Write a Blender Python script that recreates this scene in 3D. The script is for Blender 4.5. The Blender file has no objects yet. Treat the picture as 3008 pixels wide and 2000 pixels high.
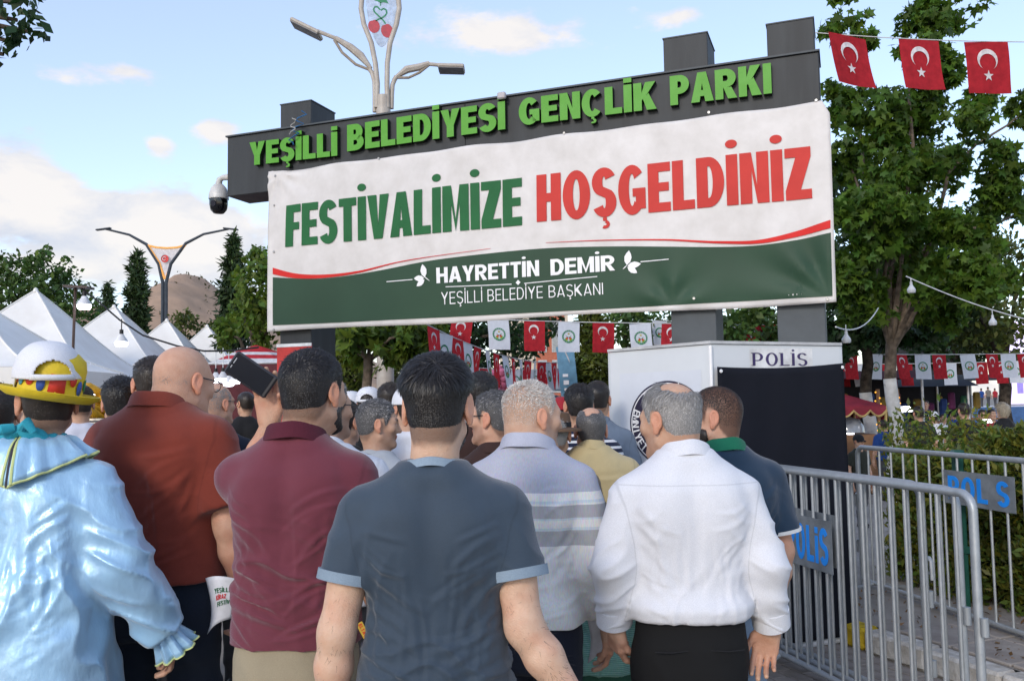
import bpy, bmesh, math, random
import numpy as np
from mathutils import Vector, Matrix
random.seed(7); RNG = np.random.default_rng(11)
SC = bpy.context.scene; COL = SC.collection
PI = math.pi; rad = math.radians

# ------------------------------------------------------------------ camera
FPX, CX, CY = 2600.0, 1504.0, 1000.0          # focal length and centre in photo pixels (3008 x 2000)
CAM_H, PITCH, ROLL = 1.62, rad(3.96), rad(-0.93)
cd = bpy.data.cameras.new('camera'); cam = bpy.data.objects.new('camera', cd); COL.objects.link(cam)
cd.sensor_width = 36.0; cd.lens = 36.0 * FPX / 3008.0; cd.clip_start = 0.05; cd.clip_end = 5000.0
CR = Matrix.Rotation(PI / 2 + PITCH, 3, 'X') @ Matrix.Rotation(ROLL, 3, 'Z')
cam.matrix_world = Matrix.Translation((0, 0, CAM_H)) @ CR.to_4x4()
SC.camera = cam
CAMP = Vector((0, 0, CAM_H))

def ray(px, py): return CR @ Vector(((px - CX) / FPX, -(py - CY) / FPX, -1.0))
def at_y(px, py, y):
    r = ray(px, py); return CAMP + r * (y / r.y)
def on_z(px, py, z=0.0):
    r = ray(px, py); return CAMP + r * ((z - CAM_H) / r.z)
def on_line(px, py, p, d):                      # vertical plane through ground line p, direction d
    n = Vector((-d[1], d[0], 0)); r = ray(px, py)
    return CAMP + r * ((Vector((p[0], p[1], 0)) - CAMP).dot(n) / r.dot(n))

# ------------------------------------------------------------------ sky, sun, exposure
SUN_EL, SUN_AZ = 24.0, 206.0                   # azimuth clockwise from +y: behind the camera, to its left
W = bpy.data.worlds.new('World'); SC.world = W; W.use_nodes = True
def build_world():
    nt = W.node_tree; N = nt.nodes; L = nt.links; N.clear()
    out = N.new('ShaderNodeOutputWorld'); bg = N.new('ShaderNodeBackground')
    sky = N.new('ShaderNodeTexSky'); sky.sky_type = 'NISHITA'; sky.sun_disc = False
    sky.sun_elevation = rad(SUN_EL); sky.sun_rotation = rad(SUN_AZ); sky.air_density = 1.0; sky.dust_density = 0.35; sky.ozone_density = 2.2
    tc = N.new('ShaderNodeTexCoord')
    def math_(op, a, b=None, c=None, clamp=False):
        m = N.new('ShaderNodeMath'); m.operation = op; m.use_clamp = clamp
        for i, v in enumerate((a, b, c)):
            if v is None: continue
            if hasattr(v, 'is_linked'): L.new(v, m.inputs[i])
            else: m.inputs[i].default_value = v
        return m.outputs[0]
    def noise_(vec, scale, detail=6, rough=.55, dist=0.0):
        n = N.new('ShaderNodeTexNoise'); n.inputs['Scale'].default_value = scale; n.inputs['Detail'].default_value = detail
        n.inputs['Roughness'].default_value = rough; n.inputs['Distortion'].default_value = dist
        L.new(vec, n.inputs['Vector']); return n.outputs['Fac']
    sep = N.new('ShaderNodeSeparateXYZ'); L.new(tc.outputs['Generated'], sep.inputs[0])
    mp = N.new('ShaderNodeMapping'); mp.inputs['Scale'].default_value = (1, 1, 2.1); L.new(tc.outputs['Generated'], mp.inputs[0])
    vec = mp.outputs[0]
    n1 = noise_(vec, 5.5, 8, .56, .25); n2 = noise_(vec, 16, 8, .6)
    fluff = math_('ADD', math_('MULTIPLY', n1, .56), math_('MULTIPLY', n2, .44))
    z = sep.outputs['Z']
    # clouds thicken towards the horizon all round, with single heaps where the photograph has them
    base = math_('MULTIPLY', math_('SUBTRACT', .30, z, clamp=True), .55)
    heaps = None
    for px, py, w_, h_, s_ in [(20, 530, .05, .034, .34), (90, 600, .06, .028, .28), (220, 660, .08, .020, .20), (380, 650, .04, .022, .26), (480, 640, .04, .026, .30), (640, 680, .06, .026, .26), (630, 380, .024, .015, .33), (465, 420, .018, .012, .30),
                               (190, 235, .045, .012, .16), (330, 215, .05, .014, .14), (400, 205, .03, .010, .13), (1450, 85, .085, .022, .19), (1560, 120, .06, .018, .15), (2010, 52, .028, .012, .25), (1200, 60, .05, .02, .09),
                               (100, 780, .12, .025, .13), (420, 780, .12, .025, .12)]:
        d = ray(px, py).normalized()
        g = N.new('ShaderNodeVectorMath'); g.operation = 'SUBTRACT'; L.new(tc.outputs['Generated'], g.inputs[0]); g.inputs[1].default_value = d
        sc_ = N.new('ShaderNodeVectorMath'); sc_.operation = 'MULTIPLY'; L.new(g.outputs[0], sc_.inputs[0]); sc_.inputs[1].default_value = (1 / w_, 1 / w_, 1 / h_)
        ln = N.new('ShaderNodeVectorMath'); ln.operation = 'LENGTH'; L.new(sc_.outputs[0], ln.inputs[0])
        e = math_('MULTIPLY', math_('POWER', 2.718, math_('MULTIPLY', math_('POWER', ln.outputs['Value'], 2.0), -.8)), s_)
        heaps = e if heaps is None else math_('ADD', heaps, e)
    dens = math_('ADD', math_('ADD', fluff, base), heaps)
    mask = N.new('ShaderNodeMapRange'); mask.interpolation_type = 'SMOOTHSTEP'; L.new(dens, mask.inputs[0])
    mask.inputs[1].default_value = .615; mask.inputs[2].default_value = .755; mask.inputs[3].default_value = 0; mask.inputs[4].default_value = .93
    # thick parts are whiter on top, greyer below
    n3 = noise_(vec, 9, 5, .6, .3)
    shade = N.new('ShaderNodeValToRGB'); L.new(math_('ADD', math_('MULTIPLY', n3, .75), math_('MULTIPLY', dens, .32)), shade.inputs[0])
    shade.color_ramp.elements[0].position = .44; shade.color_ramp.elements[0].color = (.68, .74, .88, 1)
    shade.color_ramp.elements[1].position = .70; shade.color_ramp.elements[1].color = (1.06, 1.01, .97, 1)
    skyc = N.new('ShaderNodeMix'); skyc.data_type = 'RGBA'; skyc.blend_type = 'MULTIPLY'; skyc.inputs[0].default_value = 1
    L.new(sky.outputs[0], skyc.inputs[6]); skyc.inputs[7].default_value = (SKYK[0], SKYK[1], SKYK[2], 1)
    add = N.new('ShaderNodeMix'); add.data_type = 'RGBA'; add.blend_type = 'ADD'; add.inputs[0].default_value = 1
    L.new(skyc.outputs[2], add.inputs[6]); add.inputs[7].default_value = (2.35, 2.5, 3.3, 1)      # thin veil of high haze
    cl = N.new('ShaderNodeMix'); cl.data_type = 'RGBA'; cl.blend_type = 'MULTIPLY'; cl.inputs[0].default_value = 1
    L.new(shade.outputs[0], cl.inputs[6]); cl.inputs[7].default_value = (8.2, 8.2, 8.2, 1)
    mix = N.new('ShaderNodeMix'); mix.data_type = 'RGBA'; L.new(mask.outputs[0], mix.inputs[0]); L.new(add.outputs[2], mix.inputs[6]); L.new(cl.outputs[2], mix.inputs[7])
    L.new(mix.outputs[2], bg.inputs[0]); bg.inputs[1].default_value = .112; L.new(bg.outputs[0], out.inputs[0])
SKYK = (2.0, 1.85, 1.75)
build_world()
sl = bpy.data.lights.new('sun', 'SUN'); sun = bpy.data.objects.new('sun', sl); COL.objects.link(sun)
sl.energy = 1.75; sl.angle = rad(13); sl.color = (1.0, .93, .84)
sd = Vector((math.sin(rad(SUN_AZ)) * math.cos(rad(SUN_EL)), math.cos(rad(SUN_AZ)) * math.cos(rad(SUN_EL)), math.sin(rad(SUN_EL))))
sun.rotation_euler = sd.to_track_quat('Z', 'Y').to_euler(); sun.location = sd * 30
SC.view_settings.view_transform = 'Standard'; SC.view_settings.look = 'None'; SC.view_settings.exposure = 0.0; SC.view_settings.gamma = 1.0
SC.render.engine = 'CYCLES'; SC.cycles.max_bounces = 6; SC.cycles.use_denoising = True

# ------------------------------------------------------------------ materials
MATS = {}
def mat(name, col, rough=.6, spec=.4, metal=0.0, var=.12, vscale=8.0, bump=0.0, bscale=120.0, col2=None, emit=None, attr=False, sheen=0.0, trans=0.0, sss=0.0, coat=0.0, stretch=None, bdetail=3.0, alpha=None):
    if name in MATS: return MATS[name]
    m = bpy.data.materials.new(name); m.use_nodes = True; nt = m.node_tree; N = nt.nodes; L = nt.links
    b = N['Principled BSDF']; b.inputs['Roughness'].default_value = rough; b.inputs['Metallic'].default_value = metal
    b.inputs['Specular IOR Level'].default_value = spec
    tc = N.new('ShaderNodeTexCoord'); vec = tc.outputs['Object']
    if stretch:
        mp = N.new('ShaderNodeMapping'); mp.inputs['Scale'].default_value = stretch; L.new(vec, mp.inputs[0]); vec = mp.outputs[0]
    n = N.new('ShaderNodeTexNoise'); n.inputs['Scale'].default_value = vscale; n.inputs['Detail'].default_value = 5; n.inputs['Roughness'].default_value = .6
    L.new(vec, n.inputs['Vector'])
    mx = N.new('ShaderNodeMix'); mx.data_type = 'RGBA'
    c2 = col2 if col2 else tuple(c * (1 - 2.2 * var) for c in col)
    c1 = col if col2 else tuple(min(1, c * (1 + .8 * var)) for c in col)
    mx.inputs[6].default_value = (*c1, 1); mx.inputs[7].default_value = (*c2, 1)
    mr = N.new('ShaderNodeMapRange'); mr.inputs[1].default_value = .33; mr.inputs[2].default_value = .67; L.new(n.outputs['Fac'], mr.inputs[0]); L.new(mr.outputs[0], mx.inputs[0])
    src = mx.outputs[2]
    if attr:
        at = N.new('ShaderNodeAttribute'); at.attribute_name = 'tint'
        mu = N.new('ShaderNodeMix'); mu.data_type = 'RGBA'; mu.blend_type = 'MULTIPLY'; mu.inputs[0].default_value = 1
        L.new(src, mu.inputs[6]); L.new(at.outputs['Color'], mu.inputs[7]); src = mu.outputs[2]
    L.new(src, b.inputs['Base Color'])
    if bump:
        bn = N.new('ShaderNodeTexNoise'); bn.inputs['Scale'].default_value = bscale; bn.inputs['Detail'].default_value = bdetail; L.new(vec, bn.inputs['Vector'])
        bp = N.new('ShaderNodeBump'); bp.inputs['Strength'].default_value = min(1, bump); bp.inputs['Distance'].default_value = .01; L.new(bn.outputs['Fac'], bp.inputs['Height']); L.new(bp.outputs[0], b.inputs['Normal'])
    if sheen: b.inputs['Sheen Weight'].default_value = sheen; b.inputs['Sheen Roughness'].default_value = .5
    if coat: b.inputs['Coat Weight'].default_value = coat; b.inputs['Coat Roughness'].default_value = .15
    if sss: b.inputs['Subsurface Weight'].default_value = sss; b.inputs['Subsurface Radius'].default_value = (.012, .005, .003); b.inputs['Subsurface Scale'].default_value = 1.0
    if emit: b.inputs['Emission Color'].default_value = (*emit[0], 1); b.inputs['Emission Strength'].default_value = emit[1]
    if alpha is not None: b.inputs['Alpha'].default_value = alpha
    if trans:
        t = N.new('ShaderNodeBsdfTranslucent'); L.new(src, t.inputs[0]); ms = N.new('ShaderNodeMixShader'); ms.inputs[0].default_value = trans
        L.new(b.outputs[0], ms.inputs[1]); L.new(t.outputs[0], ms.inputs[2]); L.new(ms.outputs[0], N['Material Output'].inputs[0])
    MATS[name] = m; return m

# ------------------------------------------------------------------ object helpers
def thing(name, label, cat, loc=(0, 0, 0), rz=0.0, group=None):
    o = bpy.data.objects.new(name, None); COL.objects.link(o); o.location = loc; o.rotation_euler = (0, 0, rz); o.empty_display_size = .1
    o['label'] = label; o['category'] = cat
    if group: o['group'] = group
    return o
def tag(o, label, cat, group=None):
    o['label'] = label; o['category'] = cat
    if group: o['group'] = group
    return o
def link(name, me, m=None, parent=None, smooth=True, kind=None):
    o = bpy.data.objects.new(name, me); COL.objects.link(o)
    if m is not None: me.materials.append(m)
    if smooth and len(me.polygons): me.polygons.foreach_set('use_smooth', np.ones(len(me.polygons), dtype=bool))
    if parent is not None: o.parent = parent
    if kind: o['kind'] = kind
    return o
def npmesh(name, v, f):
    me = bpy.data.meshes.new(name); v = np.asarray(v, dtype=np.float32); f = np.asarray(f, dtype=np.int32)
    k = f.shape[1]; me.vertices.add(len(v)); me.vertices.foreach_set('co', v.ravel())
    me.loops.add(f.size); me.loops.foreach_set('vertex_index', f.ravel())
    me.polygons.add(len(f)); me.polygons.foreach_set('loop_start', np.arange(0, f.size, k, dtype=np.int32))
    me.update(calc_edges=True); me.validate(); return me
def set_tint(me, c):
    a = me.attributes.new('tint', 'FLOAT_COLOR', 'POINT'); c = np.asarray(c, dtype=np.float32)
    if c.shape[1] == 3: c = np.concatenate([c, np.ones((len(c), 1), np.float32)], 1)
    a.data.foreach_set('color', c.ravel())
def set_vec(me, name, c):
    a = me.attributes.new(name, 'FLOAT_VECTOR', 'POINT'); a.data.foreach_set('vector', np.asarray(c, dtype=np.float32).ravel())
def copy_tree(o, parent=None):
    c = o.copy(); COL.objects.link(c); c.parent = parent
    for ch in list(o.children): copy_tree(ch, c)
    return c

class MB:
    """collects shapes, build() links them as ONE mesh object"""
    def __init__(s): s.v = []; s.f = []
    def add(s, vs, fs):
        n = len(s.v); s.v += [tuple(p) for p in vs]; s.f += [tuple(i + n for i in q) for q in fs]; return s
    def box(s, c, d, R=None, bev=0.0):
        x, y, z = d[0] / 2, d[1] / 2, d[2] / 2
        if bev:
            b = min(bev, x * .9, y * .9, z * .9); vs = []
            bm = bmesh.new(); bmesh.ops.create_cube(bm, size=1)
            for v in bm.verts: v.co = Vector((v.co.x * d[0], v.co.y * d[1], v.co.z * d[2]))
            bmesh.ops.bevel(bm, geom=list(bm.edges), offset=b, segments=1, affect='EDGES')
            bm.verts.ensure_lookup_table(); vs = [v.co.copy() for v in bm.verts]; fs = [[v.index for v in f.verts] for f in bm.faces]; bm.free()
        else:
            vs = [Vector((sx * x, sy * y, sz * z)) for sx in (-1, 1) for sy in (-1, 1) for sz in (-1, 1)]
            fs = [(0, 1, 3, 2), (4, 6, 7, 5), (0, 4, 5, 1), (2, 3, 7, 6), (0, 2, 6, 4), (1, 5, 7, 3)]
        c = Vector(c); return s.add([(R @ p if R else p) + c for p in vs], fs)
    def tube(s, pts, r, n=8, caps=True, closed=False):
        pts = [Vector(p) for p in pts]; rr = r if hasattr(r, '__len__') else [r] * len(pts); m = len(pts); vs = []; fs = []; up = None
        for i, p in enumerate(pts):
            a = pts[(i - 1) % m] if (closed or i) else p; b = pts[(i + 1) % m] if (closed or i < m - 1) else p
            t = (b - a).normalized()
            if up is None: up = t.orthogonal().normalized()
            up = (up - t * up.dot(t)); up = up.normalized() if up.length > 1e-6 else t.orthogonal().normalized()
            w = t.cross(up)
            for k in range(n):
                an = 2 * PI * k / n; vs.append(p + (up * math.cos(an) + w * math.sin(an)) * rr[i])
        for i in range(m if closed else m - 1):
            j = (i + 1) % m
            for k in range(n): fs.append((i * n + k, i * n + (k + 1) % n, j * n + (k + 1) % n, j * n + k))
        if caps and not closed: fs += [tuple(reversed(range(n))), tuple(range((m - 1) * n, m * n))]
        return s.add(vs, fs)
    def lathe(s, prof, c=(0, 0, 0), n=20, R=None):
        vs = []; fs = []; c = Vector(c)
        for (r, z) in prof:
            for k in range(n):
                p = Vector((r * math.cos(2 * PI * k / n), r * math.sin(2 * PI * k / n), z)); vs.append((R @ p if R else p) + c)
        for i in range(len(prof) - 1):
            for k in range(n): fs.append((i * n + k, i * n + (k + 1) % n, (i + 1) * n + (k + 1) % n, (i + 1) * n + k))
        return s.add(vs, fs)
    def prism(s, poly, y0, y1, fn=None):
        """polygon in (x,z) extruded along y, optionally mapped through fn"""
        n = len(poly); vs = [Vector((p[0], y0, p[1])) for p in poly] + [Vector((p[0], y1, p[1])) for p in poly]
        if fn: vs = [fn(p) for p in vs]
        return s.add(vs, [tuple(range(n)), tuple(reversed(range(n, 2 * n)))] + [(i, i + n, (i + 1) % n + n, (i + 1) % n) for i in range(n)])
    def grid(s, fn, nu, nv):
        return s.add([fn(i / nu, j / nv) for j in range(nv + 1) for i in range(nu + 1)],
                     [(j * (nu + 1) + i, j * (nu + 1) + i + 1, (j + 1) * (nu + 1) + i + 1, (j + 1) * (nu + 1) + i) for j in range(nv) for i in range(nu)])
    def build(s, name, m, parent=None, smooth=False, kind=None, recalc=False):
        me = bpy.data.meshes.new(name); me.from_pydata([tuple(p) for p in s.v], [], s.f); me.update()
        if recalc:
            bm = bmesh.new(); bm.from_mesh(me); bmesh.ops.recalc_face_normals(bm, faces=bm.faces); bm.to_mesh(me); bm.free()
        o = link(name, me, m, parent, smooth, kind)
        if smooth: shade_auto(me)
        return o
def shade_auto(me, ang=40):
    bm = bmesh.new(); bm.from_mesh(me)
    for e in bm.edges:
        if len(e.link_faces) == 2 and e.calc_face_angle(0) > rad(ang): e.smooth = False
    bm.to_mesh(me); bm.free()

def struct(o): o['kind'] = 'structure'; return o
def stuff(o, label=None, cat=None):
    o['kind'] = 'stuff'
    if label: o['label'] = label; o['category'] = cat
    return o

# ------------------------------------------------------------------ numpy noise
def vnoise(p, seed=0):
    p = np.asarray(p, dtype=np.float64); i = np.floor(p).astype(np.int64); f = p - i; f = f * f * (3 - 2 * f); r = 0
    for dx in (0, 1):
        for dy in (0, 1):
            for dz in (0, 1):
                h = ((i[:, 0] + dx) * 374761393 + (i[:, 1] + dy) * 668265263 + (i[:, 2] + dz) * 2147483647 + seed * 974711) & 0x7fffffff
                h = ((h ^ (h >> 13)) * 1274126177) & 0x7fffffff; h = (h ^ (h >> 16)) & 0xffff
                w = (f[:, 0] if dx else 1 - f[:, 0]) * (f[:, 1] if dy else 1 - f[:, 1]) * (f[:, 2] if dz else 1 - f[:, 2])
                r = r + w * (h / 65535.0)
    return r * 2 - 1
def fbm(p, seed=0, o=3):
    r = 0; a = 1.0
    for k in range(o): r = r + a * vnoise(p * 2 ** k, seed + k * 17); a *= .5
    return r
def sstep(a, b, x): t = np.clip((x - a) / (b - a), 0, 1); return t * t * (3 - 2 * t)

# ------------------------------------------------------------------ block lettering: each letter is a list of polygons that do not overlap
def letter(ch, w, t, h, dot='round'):
    R = lambda x0, y0, x1, y1: [(x0, y0), (x1, y0), (x1, y1), (x0, y1)]
    def arc(cx, cy, rx, ry, a0, a1, n=14, th=None, tv=None):
        th = th or t; tv = tv or h; o = []
        for k in range(n):
            a, b = rad(a0 + (a1 - a0) * k / n), rad(a0 + (a1 - a0) * (k + 1) / n)
            o.append([(cx + rx * math.cos(a), cy + ry * math.sin(a)), (cx + rx * math.cos(b), cy + ry * math.sin(b)),
                      (cx + (rx - th) * math.cos(b), cy + (ry - tv) * math.sin(b)), (cx + (rx - th) * math.cos(a), cy + (ry - tv) * math.sin(a))])
        return o
    def mir(q): return [(w - x, y) for x, y in reversed(q)]
    def ced(cx): return [R(cx - .04, -.09, cx + .05, -.02)] + arc(cx, -.16, .12, .09, 80, -120, 8, .075, .065)
    c = ch; P = []
    if c in 'Iİıi': P = [R(0, 0, t, 1 if c != 'i' else .76)]
    elif c == 'L': P = [R(0, 0, t, 1), R(t, 0, w, h)]
    elif c == 'E': P = [R(0, 0, t, 1), R(t, 0, w, h), R(t, 1 - h, w, 1), R(t, .5 - h * .45, w * .93, .5 + h * .5)]
    elif c == 'F': P = [R(0, 0, t, 1), R(t, 1 - h, w, 1), R(t, .5 - h * .55, w * .9, .5 + h * .4)]
    elif c == 'T': P = [R(0, 1 - h, w, 1), R((w - t) / 2, 0, (w + t) / 2, 1 - h)]
    elif c == 'H': P = [R(0, 0, t, 1), R(w - t, 0, w, 1), R(t, .5 - h * .5, w - t, .5 + h * .5)]
    elif c == 'N': P = [R(0, 0, t, 1), R(w - t, 0, w, 1), [(t, 1), (t, 1 - 1.9 * h), (w - t, 0), (w - t, 1.9 * h)]]
    elif c == 'M': P = [R(0, 0, t, 1), R(w - t, 0, w, 1), [(t, 1), (t, 1 - 2.1 * h), (w / 2, 0), (w / 2, .25)], [(w - t, 1), (w / 2, .25), (w / 2, 0), (w - t, 1 - 2.1 * h)]]
    elif c == 'V': q = [(0, 1), (t * .5, 0.35), (w / 2 - t * .5, 0), (w / 2, 0), (w / 2, h * 1.6), (t * 1.08, 1)]; q = [(0, 1), (w / 2 - t * .52, 0), (w / 2, 0), (w / 2, h * 1.6), (t * 1.08, 1)]; P = [q, mir(q)]
    elif c == 'A':
        q = [(0, 0), (t * 1.08, 0), (w / 2, 1 - h * 1.7), (w / 2, 1), (w / 2 - t * .55, 1)]; P = [q, mir(q)]
        xi = lambda y: t * 1.08 + (w / 2 - t * 1.08) * y / (1 - h * 1.7)
        y0, y1 = .19, .19 + h * .95; P.append([(xi(y0), y0), (w - xi(y0), y0), (w - xi(y1), y1), (xi(y1), y1)])
    elif c == 'Y': q = [(0, 1), ((w - t) / 2, .40), (w / 2, .40), (w / 2, .62), (t * 1.1, 1)]; P = [q, mir(q), R((w - t) / 2, 0, (w + t) / 2, .40)]
    elif c == 'K': P = [R(0, 0, t, 1), [(t, .36), (t + .18 * w, .50), (w * .97, 1), (w * .97 - 1.25 * t, 1), (t, .62)], [(t + .06 * w, .405), (w - 1.2 * t, 0), (w, 0), (t + .30 * w, .60)]]
    elif c == 'Z': P = [R(0, 0, w, h), R(0, 1 - h, w, 1), [(0, h), (t * 1.25, h), (w, 1 - h), (w - t * 1.25, 1 - h)]]
    elif c == 'O': P = arc(w / 2, .5, w / 2, .515, 0, 360, 30)
    elif c in 'CÇ': P = arc(w / 2, .5, w / 2, .515, 42, 318, 24)
    elif c in 'GĞ': P = arc(w / 2, .5, w / 2, .515, 42, 315, 24) + [R(w * .52, .36, w - .01, .36 + h * .9), R(w - t * .95, .10, w - .01, .36)]
    elif c == 'D': P = [R(0, 0, t, 1)] + [R(t, 0, w * .45, h), R(t, 1 - h, w * .45, 1)] + arc(w * .45, .5, w * .55, .5, -90, 90, 18)
    elif c == 'P': P = [R(0, 0, t, 1), R(t, 1 - h, w * .5, 1), R(t, .36, w * .5, .36 + h)] + arc(w * .5, .68, w * .5, .32, -90, 90, 14)
    elif c == 'R': P = [R(0, 0, t, 1), R(t, 1 - h, w * .5, 1), R(t, .38, w * .5, .38 + h)] + arc(w * .5, .69, w * .46, .31, -90, 90, 14) + [[(w * .38, .38), (w - t * 1.15, 0), (w, 0), (w * .38 + t * 1.0, .38)]]
    elif c == 'B': P = [R(0, 0, t, 1), R(t, 1 - h, w * .5, 1), R(t, .5 - h * .5, w * .5, .5 + h * .5), R(t, 0, w * .5, h)] + arc(w * .5, .75 - h * .25, w * .43, .25 + h * .25, -90, 90, 12) + arc(w * .5, .25 + h * .25 - .001, w * .5, .25 + h * .25 - .001 - h * .0, -90, 62, 12)
    elif c in 'SŞ':
        rx = w / 2; ry = (1.03 - h) / 4 + h / 2; cu, cl = 1.015 - ry, -.015 + ry
        P = arc(rx, cu, rx, ry, 25, 232, 16) ; Q = arc(rx, cl, rx, ry, -155, 52, 16)
        a = P[-1]; b = Q[-1]; P += Q + [[a[1], a[2], b[1], b[2]]]
    elif c == 'U': P = [R(0, .4, t, 1), R(w - t, .4, w, 1)] + arc(w / 2, .4, w / 2, .42, 180, 360, 16)
    if c in 'ŞÇ': P = P + ced(w / 2)
    if c in 'İi':
        if dot == 'round': P.append([(t / 2 + t * .52 * math.cos(a * PI / 9), 1.21 + .085 * math.sin(a * PI / 9)) for a in range(18)])
        else: y0 = 1.07 if c == 'İ' else .83; P.append(R(0, y0, t, y0 + (.17 if c == 'İ' else .17)))
    return P
LW = dict(I=0, İ=0, i=0, E=.56, F=.53, L=.54, T=.58, S=.62, Ş=.62, V=.70, A=.72, M=.80, Z=.58, H=.66, O=.72, G=.70, D=.66, N=.66, Y=.68, B=.65, C=.68, Ç=.68, K=.70, P=.62, R=.68, U=.66)
def text_polys(txt, t=.19, h=.17, gap=.07, dot='round', space=.25, wk=1.0):
    """list of (letter, polygons) set on a line, cap height 1, and the total width"""
    x = 0; out = []
    for ch in txt:
        if ch == ' ': x += space; continue
        w = max(LW[ch] * wk, t)
        if ch in 'Iİi': w = t
        out.append((ch, [[(px + x, py) for px, py in q] for q in letter(ch, w, t, h, dot)])); x += w + gap
    return out, x - gap
# ================================================================== figures: smooth signed distance bodies turned into meshes
def nets(fn, lo, hi, step):
    lo = np.asarray(lo, float); hi = np.asarray(hi, float); n = np.maximum(np.ceil((hi - lo) / step).astype(int) + 1, 3)
    ax = [lo[k] + step * np.arange(n[k]) for k in range(3)]
    X, Y, Z = np.meshgrid(*ax, indexing='ij'); P = np.stack([X.ravel(), Y.ravel(), Z.ravel()], 1)
    if P.shape[0] > 60000:                          # coarse pass first, then only the cells near the surface
        m = 4; cx = [a[::m] for a in ax]; CX_, CY_, CZ_ = np.meshgrid(*cx, indexing='ij'); dc = fn(np.stack([CX_.ravel(), CY_.ravel(), CZ_.ravel()], 1)).reshape([len(c) for c in cx])
        ii = [np.minimum((np.arange(n[k]) + m // 2) // m, len(cx[k]) - 1) for k in range(3)]; d = dc[np.ix_(*ii)].ravel().copy(); near = np.abs(d) < m * step * 2.6; d[near] = fn(P[near]); d = d.reshape(n)
    else: d = fn(P).reshape(n)
    d[0], d[-1] = np.maximum(d[0], 1e-4), np.maximum(d[-1], 1e-4); d[:, 0], d[:, -1] = np.maximum(d[:, 0], 1e-4), np.maximum(d[:, -1], 1e-4); d[:, :, 0], d[:, :, -1] = np.maximum(d[:, :, 0], 1e-4), np.maximum(d[:, :, -1], 1e-4)
    s = d < 0; cn = [(i, j, k) for i in (0, 1) for j in (0, 1) for k in (0, 1)]
    cnt = sum(s[i:n[0] - 1 + i, j:n[1] - 1 + j, k:n[2] - 1 + k].astype(np.int8) for i, j, k in cn)
    act = np.argwhere((cnt > 0) & (cnt < 8)); M = len(act)
    D = np.stack([d[act[:, 0] + i, act[:, 1] + j, act[:, 2] + k] for i, j, k in cn], 1)
    acc = np.zeros((M, 3)); num = np.zeros(M); C = np.array(cn, float)
    for a in range(8):
        for b in range(a + 1, 8):
            if np.abs(C[a] - C[b]).sum() != 1: continue
            m = (D[:, a] < 0) != (D[:, b] < 0); t = D[m, a] / (D[m, a] - D[m, b])
            acc[m] += C[a] + t[:, None] * (C[b] - C[a]); num[m] += 1
    V = lo + step * (act + acc / num[:, None])
    idx = -np.ones(n - 1, dtype=np.int64); idx[act[:, 0], act[:, 1], act[:, 2]] = np.arange(M); F = []
    for k in range(3):
        u, w = (k + 1) % 3, (k + 2) % 3
        sl = [slice(None)] * 3; s2 = [slice(None)] * 3; sl[k] = slice(0, n[k] - 1); s2[k] = slice(1, n[k])
        for q in (u, w): sl[q] = slice(1, n[q] - 1); s2[q] = slice(1, n[q] - 1)
        A, B = s[tuple(sl)], s[tuple(s2)]; e = np.argwhere(A != B)
        if not len(e): continue
        fl = A[tuple(e.T)]; e = e.copy(); e[:, u] += 1; e[:, w] += 1
        def cell(du, dw):
            c = e.copy(); c[:, u] -= du; c[:, w] -= dw; return idx[c[:, 0], c[:, 1], c[:, 2]]
        q = np.stack([cell(1, 1), cell(0, 1), cell(0, 0), cell(1, 0)], 1); q[~fl] = q[~fl][:, ::-1]; F.append(q)
    return V, np.concatenate(F)
def vnormals(V, F):
    a = np.cross(V[F[:, 2]] - V[F[:, 0]], V[F[:, 3]] - V[F[:, 1]]); N = np.zeros_like(V)
    for k in range(4): np.add.at(N, F[:, k], a)
    return N / (np.linalg.norm(N, axis=1)[:, None] + 1e-12)
def relax(V, F, it=1, w=.5):
    for _ in range(it):
        A = np.zeros_like(V); c = np.zeros(len(V))
        for k in range(4):
            j = (k + 1) % 4; np.add.at(A, F[:, k], V[F[:, j]]); np.add.at(c, F[:, k], 1); np.add.at(A, F[:, j], V[F[:, k]]); np.add.at(c, F[:, j], 1)
        V = V + w * (A / c[:, None] - V)
    return V
def join(parts):
    V = []; F = []; o = 0
    for v, f in parts: V.append(v); F.append(f + o); o += len(v)
    return np.concatenate(V), np.concatenate(F)
def keep(V, F, mv):
    f = F[mv[F].all(1)]; used = np.unique(f); mp = -np.ones(len(V), int); mp[used] = np.arange(len(used)); return V[used], mp[f], used

def smin(a, b, k):
    h = np.clip(.5 + .5 * (b - a) / k, 0, 1); return b + (a - b) * h - k * h * (1 - h)
def smax(a, b, k): return -smin(-a, -b, k)
def cone(p, a, b, r1, r2):
    a = np.asarray(a, float); b = np.asarray(b, float); ab = b - a; t = np.clip(((p - a) @ ab) / (ab @ ab), 0, 1)
    return np.linalg.norm(p - a - t[:, None] * ab, axis=1) - (r1 + (r2 - r1) * t)
def ell(p, c, r, R=None):
    q = p - np.asarray(c, float)
    if R is not None: q = q @ R
    r = np.asarray(r, float); k0 = np.linalg.norm(q / r, axis=1); k1 = np.linalg.norm(q / r ** 2, axis=1) + 1e-9; return k0 * (k0 - 1) / k1
def rot(yaw=0, pitch=0, roll=0):                # columns are the local axes: x right, y forward, z up
    return np.array(Matrix.Rotation(rad(yaw), 3, 'Z') @ Matrix.Rotation(rad(pitch), 3, 'X') @ Matrix.Rotation(rad(roll), 3, 'Y'))

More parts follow.
